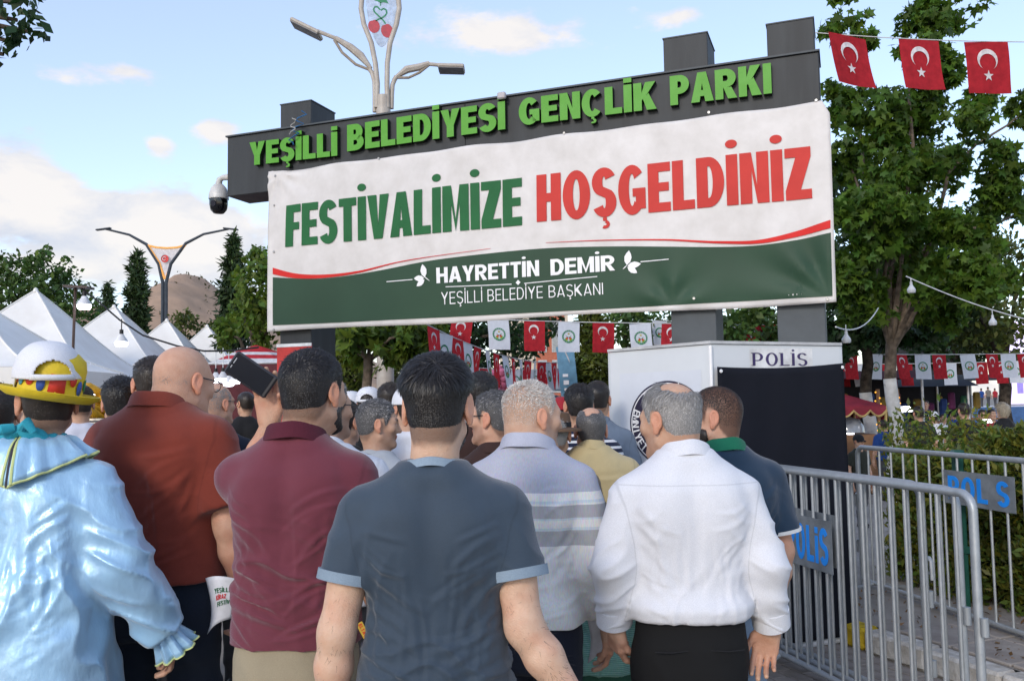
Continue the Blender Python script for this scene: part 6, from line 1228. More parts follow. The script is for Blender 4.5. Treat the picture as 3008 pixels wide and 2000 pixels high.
# ================================================================== the crowd
def fabcol(name, stops, rough=.85, base=None, period=None, weave=900, bump=.25, sheen=.1):
    """cloth with woven bands: stops = [(height, colour)], heights fall along the sleeve too"""
    m = mat(name, (.5, .5, .5), rough, .25, var=.04, vscale=5, bump=bump, bscale=weave, sheen=sheen); nt = m.node_tree; N = nt.nodes; L = nt.links; b = N['Principled BSDF']
    at = N.new('ShaderNodeAttribute'); at.attribute_name = 'fab'; sp = N.new('ShaderNodeSeparateXYZ'); L.new(at.outputs['Vector'], sp.inputs[0])
    def M(op, a, c): q = N.new('ShaderNodeMath'); q.operation = op; [L.new(v, q.inputs[i]) if hasattr(v, 'is_linked') else setattr(q.inputs[i], 'default_value', v) for i, v in enumerate((a, c))]; return q.outputs[0]
    z = sp.outputs['Y']
    if period: f = M('FRACT', M('DIVIDE', z, period), 0)
    else: f = M('DIVIDE', M('SUBTRACT', z, .8), .8)
    r = N.new('ShaderNodeValToRGB'); r.color_ramp.interpolation = 'CONSTANT'; L.new(f, r.inputs[0]); el = r.color_ramp.elements
    S = [((s_ if period else (s_ - .8) / .8), c) for s_, c in stops]; el[0].position = S[0][0]; el[0].color = (*S[0][1], 1); el[1].position = S[1][0]; el[1].color = (*S[1][1], 1)
    for p_, c in S[2:]: e = el.new(p_); e.color = (*c, 1)
    n = N.new('ShaderNodeTexNoise'); n.inputs['Scale'].default_value = 300; tc = N.new('ShaderNodeTexCoord'); mp = N.new('ShaderNodeMapping'); mp.inputs['Scale'].default_value = (1, 1, .12); L.new(tc.outputs['Object'], mp.inputs[0]); L.new(mp.outputs[0], n.inputs['Vector'])
    mu = N.new('ShaderNodeMix'); mu.data_type = 'RGBA'; mu.blend_type = 'MULTIPLY'; mu.inputs[0].default_value = .45; L.new(r.outputs[0], mu.inputs[6]); L.new(n.outputs['Color'], mu.inputs[7]); mr = N.new('ShaderNodeMix'); mr.data_type = 'RGBA'; mr.blend_type = 'MULTIPLY'; mr.inputs[0].default_value = 1; L.new(mu.outputs[2], mr.inputs[6]); mr.inputs[7].default_value = (1.22, 1.22, 1.22, 1); L.new(mr.outputs[2], b.inputs['Base Color']); return m
C_PETROL = fabric('petrol_jersey', (.034, .054, .080), .58, .3); C_RIB = fabric('pale_grey_rib', (.25, .32, .39), .8); C_MAROON = fabric('maroon_pique', (.150, .028, .045), .75, .35); C_MAROON_D = fabric('maroon_rib', (.085, .012, .024), .85); C_RED = fabric('brick_red_pique', (.205, .035, .020), .85, .2); C_WHITE = mat('white_dotted_cotton', (.70, .70, .73), .75, .25, var=.02, vscale=3, bump=.25, bscale=500, sheen=.1); C_BEIGE = fabric('beige_jacket', (.50, .40, .215), .85, .15); C_NAVY = fabric('navy_pique', (.012, .033, .065), .8, .2); C_GREENRIB = fabric('green_rib', (.01, .14, .075), .85); C_WRIB = fabric('white_rib', (.75, .75, .74), .85)
C_GREYTEE = fabric('heather_grey_jersey', (.42, .44, .46), .9); C_BROWN = fabric('dark_brown_cotton', (.045, .022, .018), .85); C_BLACK = fabric('black_cotton', (.012, .012, .014), .85); C_SUIT = fabric('navy_suiting', (.012, .016, .030), .8); C_TAUPE = fabric('taupe_jacket', (.17, .15, .13), .9); C_BLUEG = fabric('blue_grey_cotton', (.14, .18, .24), .85); C_OLIVE = fabric('dark_olive_cotton', (.028, .030, .022), .9); C_BLUE = fabric('royal_blue_cotton', (.015, .055, .22), .85); C_RED2 = fabric('red_cotton', (.32, .02, .03), .85); C_PLAINW = fabric('plain_white_cotton', (.74, .74, .77), .85)
W_, LG, GR, BL = (.80, .79, .77), (.46, .47, .55), (.44, .44, .455), (.62, .69, .74)
C_BAND = fabcol('banded_linen', [(.80, W_), (1.165, GR), (1.215, BL), (1.222, W_), (1.247, BL), (1.254, GR), (1.295, W_), (1.302, BL), (1.310, W_), (1.335, LG)], .9)
C_BRETON = fabcol('navy_white_stripes', [(0, (.012, .018, .045)), (.62, (.68, .68, .70))], .85, period=.036)
C_CHECK = fabcol('green_check', [(0, (.17, .42, .34)), (.5, (.34, .58, .50))], .85, period=.010)
T_KHAKI = fabric('khaki_chino', (.34, .285, .195), .85); T_BLACK = fabric('black_suit_trousers', (.009, .009, .0095), .85, .0); T_JEAN = fabric('dark_jeans', (.012, .018, .032), .85); T_NAVY = fabric('navy_trousers', (.012, .015, .028), .85); T_LIGHTJ = fabric('light_jeans', (.22, .29, .38), .85); T_GREY = fabric('grey_trousers', (.06, .06, .065), .85); T_GREEN = fabric('green_trousers', (.04, .13, .085), .85)
SUEDE = mat('shoe_brown', (.10, .055, .03), .5)
add_seams(C_WHITE, 1.395)
def spot(px, D): return at_y(px, 1200, D).x
def hgt(px, py, D, cap=.012, z0=0.0, sink=0.0): return (at_y(px, py, D).z - z0) / (1.753 + cap - sink) * 1.75
def child_lathe(name, prof, m, par, c, n=24, R=None): return MB().lathe(prof, c, n, R).build(name, m, par, smooth=True)
def head_obj(mb, name, m, P, par=None):
    """shapes given in head space, moved onto the figure's head"""
    R = P['Rh']; mb.v = [tuple(R @ np.array(v) + P['hc']) for v in mb.v]; return mb.build(name, m, par or P['root'], smooth=True)
def glasses(P, m=None):
    m = m or mat('glasses_frame', (.02, .018, .018), .35); b = MB()
    for s_ in (-1, 1):
        b.tube([(s_ * .076, -.012, .012), (s_ * .079, .0, .018), (s_ * .078, .05, .016), (s_ * .068, .092, .014), (s_ * .060, .102, .012)], .0022, 6); b.tube([(s_ * .034 + .025 * math.cos(t), .106 - .06 * abs(.025 * math.cos(t)), .004 + .019 * math.sin(t)) for t in np.linspace(0, 2 * PI, 16, endpoint=False)], .0016, 5, closed=True)
    b.tube([(-.010, .110, .008), (.010, .110, .008)], .0018, 5); head_obj(b, 'glasses', m, P)
def cap(P, m, k=1.0, back=True, z0=.028, visor=True, name='cap', tilt=0.0, lift=0.0):
    b = MB(); nu, nv = 140, 34; T = Matrix.Rotation(rad(tilt), 3, 'X')
    def pt(i, j): a = 2 * PI * i / nu; t = j / nv * PI / 2; r = math.cos(t) ** .75; return T @ Vector((.091 * k * r * math.sin(a), -.012 + .112 * k * r * math.cos(a), z0 + lift + .105 * k * math.sin(t)))
    b.v = [tuple(pt(i, j)) for j in range(nv + 1) for i in range(nu)]
    for j in range(nv):
        for i in range(nu):
            a = abs(((i + .5) / nu * 360 + 180) % 360 - 180)
            if back and ((180 - a) / 33) ** 2 + ((j + .5) / nv / .34) ** 2 < 1: continue
            b.f.append((j * nu + i, j * nu + (i + 1) % nu, (j + 1) * nu + (i + 1) % nu, (j + 1) * nu + i))
    o = head_obj(b, name, m, P); sd_ = o.modifiers.new('thick', 'SOLIDIFY'); sd_.thickness = .003
    if back:
        s_ = MB(); s_.grid(lambda u, v: T @ Vector((.093 * k * math.sin(PI + (u - .5) * 1.3), -.012 + .114 * k * math.cos(PI + (u - .5) * 1.3), z0 + lift - .002 + .018 * v)), 10, 1); head_obj(s_, 'cap_strap', m, P, o).modifiers.new('t', 'SOLIDIFY').thickness = .003
    if visor:
        v_ = MB(); v_.grid(lambda u, t: T @ Vector(((.086 + .004 * t) * k * math.sin((u - .5) * 2.5), -.012 + (.108 * math.cos((u - .5) * 2.5) + .075 * t * max(.12, math.cos((u - .5) * 2.5) ** .7)) * k, z0 + lift + .004 - .018 * t - .03 * ((u - .5) * 2) ** 2 * t)), 16, 6); q = head_obj(v_, 'cap_visor', m, P, o); q.modifiers.new('t', 'SOLIDIFY').thickness = .004
    MB_ = MB(); MB_.lathe([(0, .006), (.006, .003), (.007, 0)], T @ Vector((0, -.012, z0 + lift + .105 * k)), 8); head_obj(MB_, 'cap_button', m, P, o); return o
def world(P, v): return P['root'].matrix_basis @ Vector(v)

# --- the man in front
D = 2.25; PN = person('broad man in a petrol blue T-shirt with pale sleeve bands, nearest the camera', spot(1272, D), D, hgt(1295, 1038, D, .018), 0, SKIN_P, 1.03, 1.0, head=dict(len=.040, lift=.11, thick=(.003, .020), mess=.22, scalp=.8, beard=(.005, .006), neck=1.06, fade=.72, ear=1.14, wid=.0012, nape=.012), yaw=-7, hofs=(.012, 0, 0), shirt=C_PETROL, cut=.52, slack=.012,
   arms={-1: dict(E=(-.238, -.055, 1.085), W=(-.268, -.02, .82), k=1.02), 1: dict(E=(.225, -.06, 1.09), W=(.375, -.06, .86), k=1.06)}, fold=dict(amp=1.0, v=1.0, b=.9, bz=1.0, tilt=.8, c=.8), trousers=T_JEAN, hem=.86, collar=('tee', C_RIB), cuff=(C_RIB, .022), seed=3, strand_n=14000, stride=.12, cres=.78)
def arm_hair(P, s_, n=420, seed=1):
    """fine dark hairs on a bare forearm"""
    rng = np.random.default_rng(seed); a = P['A'][s_]; E, Wp = np.asarray(a['E'], float), np.asarray(a['W'], float); S = np.asarray(a['S'], float); k = a.get('k', 1.0); pts = []; fs = []
    for i in range(n):
        t = rng.uniform(-.35, .9); base, ax, r = (E + (Wp - E) * t, Wp - E, (.044 - .016 * max(0, t - .3)) * k) if t > 0 else (E + (S - E) * -t, E - S, .043 * k); ax = ax / np.linalg.norm(ax); th = rng.uniform(0, 2 * PI); e1 = np.cross(ax, (0, 1, .1)); e1 /= np.linalg.norm(e1); e2 = np.cross(ax, e1); nn = e1 * math.cos(th) + e2 * math.sin(th); tt = ax + .5 * rng.normal(size=3); l = rng.uniform(.008, .016); p0 = base + nn * r; p1 = p0 + tt * l + nn * .004; w = np.cross(tt, nn); w = w / np.linalg.norm(w) * .00035; j = len(pts); pts += [p0 - w, p0 + w, p1 + w * .3, p1 - w * .3]; fs.append((j, j + 1, j + 2, j + 3))
    me = npmesh('arm_hair', pts, fs); set_tint(me, np.full((len(pts), 3), 1.6)); link('arm_hair', me, H_DARK, P['root'])
for s_ in (-1, 1): arm_hair(PN, s_, 500, 5 + s_)
# --- maroon polo with phone
D = 2.68; PM = person('man in a maroon polo shirt holding up a dark phone', spot(874, D), D, hgt(912, 1022, D, .014, 0, .022), -4, SKIN_T, .99, 1.0, head=dict(len=.016, lift=.35, thick=(.004, .011), scalp=.8, beard=(.004, .003), neck=1.12, fade=.6), yaw=-20, hofs=(.042, .012, -.022), shirt=C_MAROON, cut=.62, slack=.014,
   arms={-1: dict(E=(-.205, .20, 1.345), W=(-.160, .215, 1.515), hd=(-.10, .02, 1), hn=(.15, -1, .1), curl=(.35, .35, .4, .45), thumb=(.55, .55), spread=.12, k=1.02), 1: dict(E=(.235, -.02, 1.11), W=(.235, .10, .88))}, fold=dict(amp=1.05, v=.4, b=1.6, bz=1.10, tilt=1.5, a=.6, c=.65), trousers=T_KHAKI, hem=.90, collar=('polo', C_MAROON_D), seed=8, strand_n=9000, grey=.06, cres=.78)
# --- brick red polo, bald
D = 3.2; PR = person('bald man in a brick red polo shirt beside the blue satin costume', spot(478, D), D, hgt(515, 1018, D, .0, 0, .075), -8, SKIN_R, 1.08, 1.15, head=dict(hair=True, shell=False, bald=(-.005, .095, .115, .012), len=.006, lift=.2, wid=.0007, thick=(.001, .002), scalp=.35, scalpc=(.80, .78, .78), neck=1.24, roll=True, belly=True, fade=.2), yaw=-22, pitch=-8, hofs=(.050, .035, -.075), hair=H_GREY, shirt=C_RED, cut=.70, slack=.020,
   arms={-1: dict(E=(-.31, -.03, 1.10), W=(-.30, .08, .88)), 1: dict(E=(.245, -.02, 1.10), W=(.272, .03, .875), hd=(.05, .25, -1), hn=(-1, .1, .2), curl=.75, k=1.12)}, fold=dict(amp=.7, v=.5, b=.3, a=.8, spine=.3), trousers=T_JEAN, hem=.93, collar=('polo', C_RED), seed=12, strand_n=1500, shoulder=.168, cres=.85)
glasses(PR)
# --- white shirt
D = 2.78; PW = person('grey haired man in a white long sleeved shirt and black trousers', spot(2005, D), D, hgt(1955, 1114, D, .014, 0, .045), 2, SKIN_T, 1.02, 1.05, head=dict(mess=.25, len=.026, lift=.12, thick=(.003, .009), bald=(-.050, .060, .060, .080), scalp=.35, scalpc=(.8, .78, .76), stubble=.25, brow=(.5, .47, .45)), yaw=38, pitch=-7, hofs=(-.035, .022, -.045), hair=H_GREY, grey=.45, shirt=C_WHITE, sleeve='long', slack=.012, slope=.022,
   arms={-1: dict(E=(-.238, -.03, 1.14), W=(-.232, .035, .955), hd=(.10, .25, -1), hn=(.9, .35, .1), curl=(.55, .65, .75, .8), wr=.040), 1: dict(E=(.236, -.04, 1.14), W=(.268, .02, .94), hd=(-.22, .12, -1), hn=(-.25, -1, -.1), hs=1, curl=(.45, .5, .55, .6), thumb=(.65, .1), spread=.05, wr=.042)}, fold=dict(amp=.8, v=1.0, b=.4, bz=1.02, a=.8, spine=.8, c=.45), trousers=T_BLACK, hem=.985, tucked=True, collar=('shirt', C_WHITE), cuff=(C_WHITE, .055), seed=21, strand_n=9000, cres=.78)
for x0 in (-.085, .085): MB().tube([(x0 - .05, -.135, .905), (x0, -.139, .902), (x0 + .05, -.135, .905)], .0022, 6).build('pocket_welt', C_BLACK, PW['root'], smooth=True)
# --- banded linen shirt
D = 3.0; PS = person('stocky man in a grey and white banded shirt with cropped white hair', spot(1552, D), D, hgt(1548, 1114, D, .010, 0, .055), -14, SKIN, .95, 1.05, head=dict(shell=False, wid=.0008, mess=.4, len=.010, lift=.5, thick=(.002, .006), scalp=.45, scalpc=(.95, 1.0, 1.05), neck=1.18, roll=True, stubble=.3, fade=.75, brow=(.6, .55, .5)), yaw=-44, pitch=-4, hofs=(.006, .025, -.055), hair=H_WHITE, grey=.4, shirt=C_BAND, sleeve='long', slack=.013, slope=.012,
   arms={-1: dict(E=(-.255, -.02, 1.11), W=(-.24, .08, .88)), 1: dict(E=(.225, -.01, 1.105), W=(.245, .075, .88), end=.80, hd=(.02, .3, -1), hn=(-1, -.1, .1), curl=.5, wr=.040)}, fold=dict(amp=1.0, v=.8, b=.7, a=.8, c=.6), trousers=T_NAVY, hem=.90, collar=('shirt', fabric('lilac_grey_linen', LG, .9)), seed=25, strand_n=9000, cres=.85)
# --- bearded man, navy polo
D = 3.28; PB = person('bearded man in a navy polo with green collar, face turned left', spot(2118, D), D, hgt(2110, 1130, D, .006, 0, .03), 6, SKIN_R, .98, 1.0, head=dict(shell=False, clump=.2, mess=.3, len=.006, lift=.16, wid=.0009, thick=(.0008, .0016), scalp=.92, scalpc=(.20, .175, .17), beard=(.013, .030), beardm=H_DARK, neck=1.05, fade=.2), yaw=62, hofs=(-.020, .02, -.03), hair=H_DARK, shirt=C_NAVY, cut=.66, slack=.016,
   arms={-1: dict(E=(-.25, .02, 1.11), W=(-.22, .15, .92)), 1: dict(E=(.212, -.02, 1.10), W=(.205, .06, .85))}, fold=dict(amp=.8, v=.6), trousers=T_LIGHTJ, hem=.88, collar=('polo', C_GREENRIB), cuff=(C_WRIB, .010), seed=33, strand_n=12000)
nb = MB(); nb.tube([((.094) * math.cos(a), -.008 + .090 * math.sin(a), 1.478 + .012 * (.5 - .5 * math.sin(a)) - .03 * (.5 + .5 * math.sin(a))) for a in np.linspace(0, 2 * PI, 30, endpoint=False)], .004, 6, closed=True); nb.build('collar_line', C_WRIB, PB['shirt'], smooth=True)
# --- people just behind
def mid(label, px, py, D, shirt, hair=H_BLACK, skin=SKIN, rz=0, yaw=0, capz=.012, z0=0.0, res=1.35, sink=0.0, **kw):
    kw.setdefault('trousers', T_GREY); kw.setdefault('head', dict(len=.018, lift=.35, thick=(.004, .012), wid=.0013, scalp=.75)); kw.setdefault('strand_n', 2600); kw.setdefault('hem', .88)
    return person(label, spot(px, D), D, hgt(px, py, D, capz, z0, sink), rz, skin, hair=hair, shirt=shirt, yaw=yaw, res=res, z0=z0, **kw)
SHORTC = lambda **k: {**dict(len=.018, lift=.35, thick=(.004, .012), wid=.0013, scalp=.75), **k}
PG = mid('grey haired man in a light grey T-shirt seen in profile', 1108, 1172, 4.25, C_GREYTEE, H_PEPPER, SKIN_T, -25, -48, seed=41, res=1.1, strand_n=5000, grey=.25, head=SHORTC(stubble=.35, scalp=.6), collar=('tee', C_GREYTEE), pitch=-4)
P2 = mid('older balding man in a navy suit with white shirt collar', 636, 1125, 5.1, C_SUIT, H_GREY, SKIN_R, -5, -24, .002, seed=42, res=1.1, sleeve='long', strand_n=3500, head=dict(shell=False, bald=(.0, .070, .105, .045), len=.010, lift=.3, wid=.001, thick=(.002, .004), scalp=.4, scalpc=(.75, .73, .73), neck=1.05), collar=('shirt', C_WRIB)); glasses(P2)
P3 = mid('man with glasses and white shirt mostly hidden behind the maroon polo', 958, 1103, 3.45, C_PLAINW, H_PEPPER, SKIN_T, -6, -38, seed=43, sleeve='long', build=1.08, head=SHORTC(stubble=.6), slack=.02, collar=('shirt', C_PLAINW), grey=.3); glasses(P3)
P4 = mid('man with dark glasses and greying hair facing left behind the near man', 1446, 1145, 3.85, C_BROWN, H_PEPPER, SKIN_R, 8, 55, seed=44, res=1.1, strand_n=4500, head=SHORTC(stubble=.4), grey=.12, collar=('polo', C_BROWN)); glasses(P4)
mid('tall dark haired man in a dark brown shirt right of the near head', 1418, 1090, 4.7, C_BROWN, H_BLACK, SKIN_T, 0, -22, seed=45)
P5 = mid('man in a brown brimmed hat and taupe jacket beside the banded shirt', 1628, 1212, 4.3, C_TAUPE, H_GREY, SKIN_T, 0, -10, .0, seed=46, sleeve='long', collar=('shirt', fabric('maroon_stripe_cotton', (.35, .08, .09))))
hb = MB(); FELT = mat('brown_felt', (.13, .075, .045), .9, bump=.2, bscale=80)
hb.lathe([(.150, .022), (.148, .034), (.100, .040), (.093, .042), (.090, .085), (.082, .118), (.05, .126), (0, .118)], (0, -.012, .0), 30); head_obj(hb, 'hat', FELT, P5); hb = MB(); hb.lathe([(.0945, .045), (.0935, .070)], (0, -.012, 0), 30); head_obj(hb, 'hat_ribbon', C_BLACK, P5)
mid('dark haired man in a navy and white striped T-shirt', 1700, 1126, 5.0, C_BRETON, H_BLACK, SKIN_T, 0, 10, seed=47, res=1.15, strand_n=4000, build=1.05, collar=('tee', C_NAVY))
mid('short haired man in a blue grey shirt in front of the thuja', 1757, 1117, 5.9, C_BLUEG, H_BLACK, SKIN_T, 0, -14, seed=48, collar=('polo', C_BLUEG), head=SHORTC(len=.010))
mid('older balding man in a beige jacket left of the police badge', 1735, 1195, 4.4, C_BEIGE, H_PEPPER, SKIN_R, 0, 3, .004, seed=49, res=1.1, hofs=(0, .02, -.055), sink=.055, sleeve='long', strand_n=5000, grey=.3, slope=.012, build=1.0, slack=.026, fold=dict(amp=.8, a=1.2), head=dict(len=.007, lift=.3, wid=.0009, thick=(.002, .006), bald=(-.020, .048, .085, .070), scalp=.5, scalpc=(.5, .48, .47), neck=.95), collar=('shirt', C_BEIGE))
P6 = mid('boy in a white cap and navy T-shirt beyond the grey haired profile', 1083, 1140, 6.4, C_NAVY, H_DARK, SKIN_T, 0, 2, .006, seed=50); cap(P6, C_PLAINW, 1.02)
P7 = mid('man in a white cap half hidden behind the spectacled man', 1033, 1152, 7.0, C_PLAINW, H_DARK, SKIN_T, 0, -30, .006, seed=51); cap(P7, C_PLAINW, 1.02)
mid('dark haired youth beside the boy in the white cap', 1150, 1122, 6.1, C_BLACK, H_DARK, SKIN_T, 0, -22, seed=52, head=SHORTC(mess=.9))
P8 = mid('person in a white cap and printed white T-shirt beside the near head', 1196, 1140, 5.2, C_PLAINW, H_DARK, SKIN, 0, 30, .006, seed=53); cap(P8, C_PLAINW, 1.02)
mid('dark haired boy in black raising a fist behind the maroon polo', 1012, 1172, 4.7, C_BLACK, H_DARK, SKIN_T, 0, -25, seed=54, arms={1: dict(E=(.26, .05, 1.14), W=(.20, .16, 1.33), hd=(-.3, .1, 1), hn=(-.3, 1, 0), curl=1.5, thumb=(.3, 1.0))})
mid('black haired man in a black shirt left of the brick red polo', 352, 1108, 4.5, C_BLACK, H_BLACK, SKIN_T, 0, 20, seed=55, head=SHORTC(len=.026, mess=.8, thick=(.006, .018)))
mid('second black haired person close behind the brick red polo', 402, 1112, 5.0, C_BLACK, H_BLACK, SKIN_T, 0, -12, seed=56, head=SHORTC(len=.026, mess=.9, thick=(.006, .018)))
mid('dark haired man whose face peeks out left of the bald head', 442, 1046, 4.4, C_GREYTEE, H_DARK, SKIN_R, 0, 30, seed=57)
mid('dark haired person cut off at the left edge of the photo', -8, 1125, 3.7, C_BROWN, H_DARK, SKIN_T, 0, 15, seed=58)
mid('vendor in a pale shirt behind the corn pot', 236, 1130, 6.2, fabric('pale_lilac_cotton', (.60, .60, .68)), H_DARK, SKIN_T, 25, 0, seed=59, sleeve='long')
P9 = mid('boy in a green checked shirt and white cap between the two pale shirts', 1752, 1500, 3.45, C_CHECK, H_DARK, SKIN, 0, -10, .006, seed=60, trousers=T_GREEN, sleeve='long', slack=.02); cap(P9, C_PLAINW, 1.02)
# --- farther rows of heads
FAR = [(1650, 1168, 7.2, C_RED2, H_BLACK, 'person in a red beret farther back in the crowd'), (1632, 1160, 8.0, C_NAVY, H_BLACK, 'dark haired person behind the brown brimmed hat'), (1806, 1165, 6.8, C_BLACK, H_BLACK, 'person in black at the left edge of the booth'), (1668, 1166, 8.6, C_GREYTEE, H_DARK, 'dark head just left of the striped T-shirt'), (1500, 1150, 9.0, C_BLUE, H_DARK, 'person in blue below the pink candy floss'), (1225, 1160, 8.4, C_GREYTEE, H_BLACK, 'far head between the white caps and the near man'), (720, 1150, 9.5, C_BLACK, H_DARK, 'far dark head under the phone'), (585, 1165, 9.8, C_BLUEG, H_DARK, 'far head at the lit stall behind the spectacled bald man'), (1560, 1145, 10.5, C_PLAINW, H_DARK, 'far person in white under the small flags'), (1600, 1150, 9.6, C_NAVY, H_BLACK, 'far dark head under the pale blue tent')]
for i, (px, py, D, c, h_, lab) in enumerate(FAR):
    q = mid(lab, px, py, D, c, h_, SKIN_T, random.Random(i).uniform(-15, 15), random.Random(i + 50).uniform(-40, 40), seed=70 + i, res=2.0, strand_n=500)
    if 'beret' in lab: cap(q, C_RED2, 1.06, False, .03, False, 'beret')
RB = [(2832, 1182, 11.0, C_BLACK, H_DARK, 0, 'heavy man in a black polo standing behind the hedge', 1.2), (2698, 1192, 11.6, C_OLIVE, H_DARK, 0, 'man in dark olive seen from behind above the hedge', 1.1), (2741, 1208, 13.5, C_PLAINW, H_DARK, 0, 'person in a white cap and white shirt beyond the hedge', 1.0), (2946, 1184, 12.2, C_BLACK, H_BLOND, 20, 'woman with long blond hair above the hedge', .95), (2886, 1202, 13.2, C_RED2, H_DARK, 165, 'dark haired man in red facing the camera beyond the hedge', 1.0), (2912, 1200, 14.4, C_RED2, H_DARK, 190, 'bearded man in red facing the camera beside the blond woman', 1.0), (2592, 1232, 12.8, C_BLUE, H_DARK, 10, 'child in a royal blue T-shirt between the white trunks', 1.0), (2518, 1276, 10.2, C_OLIVE, H_BLACK, 200, 'child in a dark cap by the kiosk beside the booth', 1.0), (2640, 1205, 17, C_NAVY, H_DARK, 0, 'far visitor beside the thick white trunk', 1.0), (2770, 1215, 17, C_PLAINW, H_DARK, 170, 'seated row visitor in white far beyond the hedge', 1.0), (2800, 1208, 19, C_BLUE, H_DARK, 30, 'far visitor in blue left of the black polo', 1.0), (2720, 1175, 20, C_NAVY, H_DARK, 150, 'far visitor in navy under the bunting', 1.0), (2885, 1140, 39, C_BLUE, H_DARK, 0, 'tiny figure in blue on the stage', 1.0), (2905, 1136, 39.4, C_TAUPE, H_DARK, 0, 'tiny figure in grey on the stage', 1.0), (2925, 1140, 39.8, C_RED2, H_DARK, 0, 'tiny figure in orange red on the stage', 1.0)]
for i, (px, py, D, c, h_, rz, lab, bw_) in enumerate(RB):
    z0 = .13 if D < 30 else .13 + dz
    hd = SHORTC() if h_ is not H_BLOND else dict(len=.10, lift=.05, thick=(.02, .02), wid=.003, nape=.10, fade=0, front=0)
    q = mid(lab, px, py, D, c, h_, SKIN_T, rz, 0, seed=90 + i, res=1.8 if D < 15 else 2.6, strand_n=900 if D < 15 else 200, z0=z0, build=bw_, head=hd)
    if 'white cap' in lab: cap(q, C_PLAINW, 1.03)
    if 'dark cap' in lab: cap(q, C_BLACK, 1.03)
# --- the man in the blue satin costume
SATIN = mat('blue_satin', (.30, .49, .68), .34, .8, metal=.20, var=.14, vscale=7, bump=.42, bscale=30, bdetail=5, sheen=.4, col2=(.34, .58, .80), stretch=(1, 1, .45)); TRIM = mat('yellow_green_trim', (.60, .66, .28), .6); TURQ = fabric('turquoise_bandana', (.03, .34, .44), .7)
ROBE = loft_table([(.20, .29, .24, 0), (.5, .25, .21, 0), (.84, .215, .175, -.005), (1.00, .205, .16, 0), (1.20, .195, .142, 0), (1.31, .196, .130, -.006), (1.38, .186, .118, -.010), (1.425, .160, .096, -.014), (1.455, .118, .078, -.014), (1.485, .080, .064, -.006), (1.515, .064, .058, .004)])
D = 2.82; PC = person('man in a pale blue satin costume with a white cap over a spotted clown hat', spot(100, D), D, hgt(152, 1062, D, .008), 4, SKIN_T, 1.06, 1.0, head=dict(len=.010, lift=.3, thick=(.003, .007), scalp=.75, nape=.012), yaw=30, hofs=(.03, .012, 0), hair=H_DARK, shirt=SATIN, sleeve='long', slack=.030, tab=ROBE, hem=.24, shirt_name='costume',
   arms={-1: dict(E=(-.30, -.02, 1.13), W=(-.34, .06, .90), wr=.05), 1: dict(E=(.285, -.03, 1.12), W=(.395, .05, .90), wr=.040, hd=(.2, .5, -1), curl=.6)}, fold=dict(amp=1.6, v=2.2, b=.2, a=1.0, sleeve=1.5, c=.5), trousers=T_JEAN, seed=61, strand_n=5000)
def on_body(P, dirv, c=(0, -.01, 1.36), off=.012):
    d = np.asarray(dirv, float); d /= np.linalg.norm(d); t = np.linspace(.02, .40, 180); pts = np.array(c) + t[:, None] * d; v = P['fn'](pts); i = np.argmax(v > 0); return Vector(pts[i] + d * off)
def capef(a, r):
    t = r / 9; back = .5 - .5 * math.sin(a); el = rad(78 - (78 - (8 + 22 * abs(math.cos(a)) )) * t); d = (math.cos(el) * math.cos(a), math.cos(el) * math.sin(a), math.sin(el)); w = .010 * t * math.sin(a * 9 + 2 * math.sin(a * 3)) + .007 * t * math.sin(a * 17)
    return on_body(PC, d, off=.012 + .012 * math.sin(PI * t) + w)
ring_band(capef, 72, 10, SATIN, 'cape_collar', PC['shirt']).modifiers.new('t', 'SOLIDIFY').thickness = .003
MB().tube([capef(a, 9) for a in np.linspace(0, 2 * PI, 72, endpoint=False)], .0045, 6, closed=True).build('cape_trim', TRIM, PC['shirt'], smooth=True)
for s_ in (-.055, .055): MB().tube([capef(-PI / 2 + s_ * (1 + t / 9), t) + Vector((0, -.004, 0)) for t in np.linspace(1, 9, 9)], .0045, 6).build('zip_tape', TRIM, PC['shirt'], smooth=True)
MB().tube([capef(-PI / 2, t) + Vector((0, -.003, 0)) for t in np.linspace(1, 9, 9)], .005, 6).build('zip', mat('zip_dark', (.04, .035, .05), .6), PC['shirt'], smooth=True)
a = PC['A'][1]; E_, Wp = np.asarray(a['E'], float), np.asarray(a['W'], float); ax = Vector((Wp - E_) / np.linalg.norm(Wp - E_)); e1 = ax.orthogonal().normalized(); e2 = ax.cross(e1)
def ruf(t, r): k = r / 6; rr = .040 + .026 * k ** 1.3 + .010 * k * math.sin(9 * t) + .004 * k * math.sin(17 * t); return Vector(Wp) + ax * (-.02 + .095 * k) + (e1 * math.cos(t) + e2 * math.sin(t)) * rr
ring_band(ruf, 72, 7, SATIN, 'sleeve_ruffle', PC['shirt']).modifiers.new('t', 'SOLIDIFY').thickness = .003
MB().tube([ruf(t, 6) for t in np.linspace(0, 2 * PI, 72, endpoint=False)], .003, 5, closed=True).build('ruffle_trim', TRIM, PC['shirt'], smooth=True)
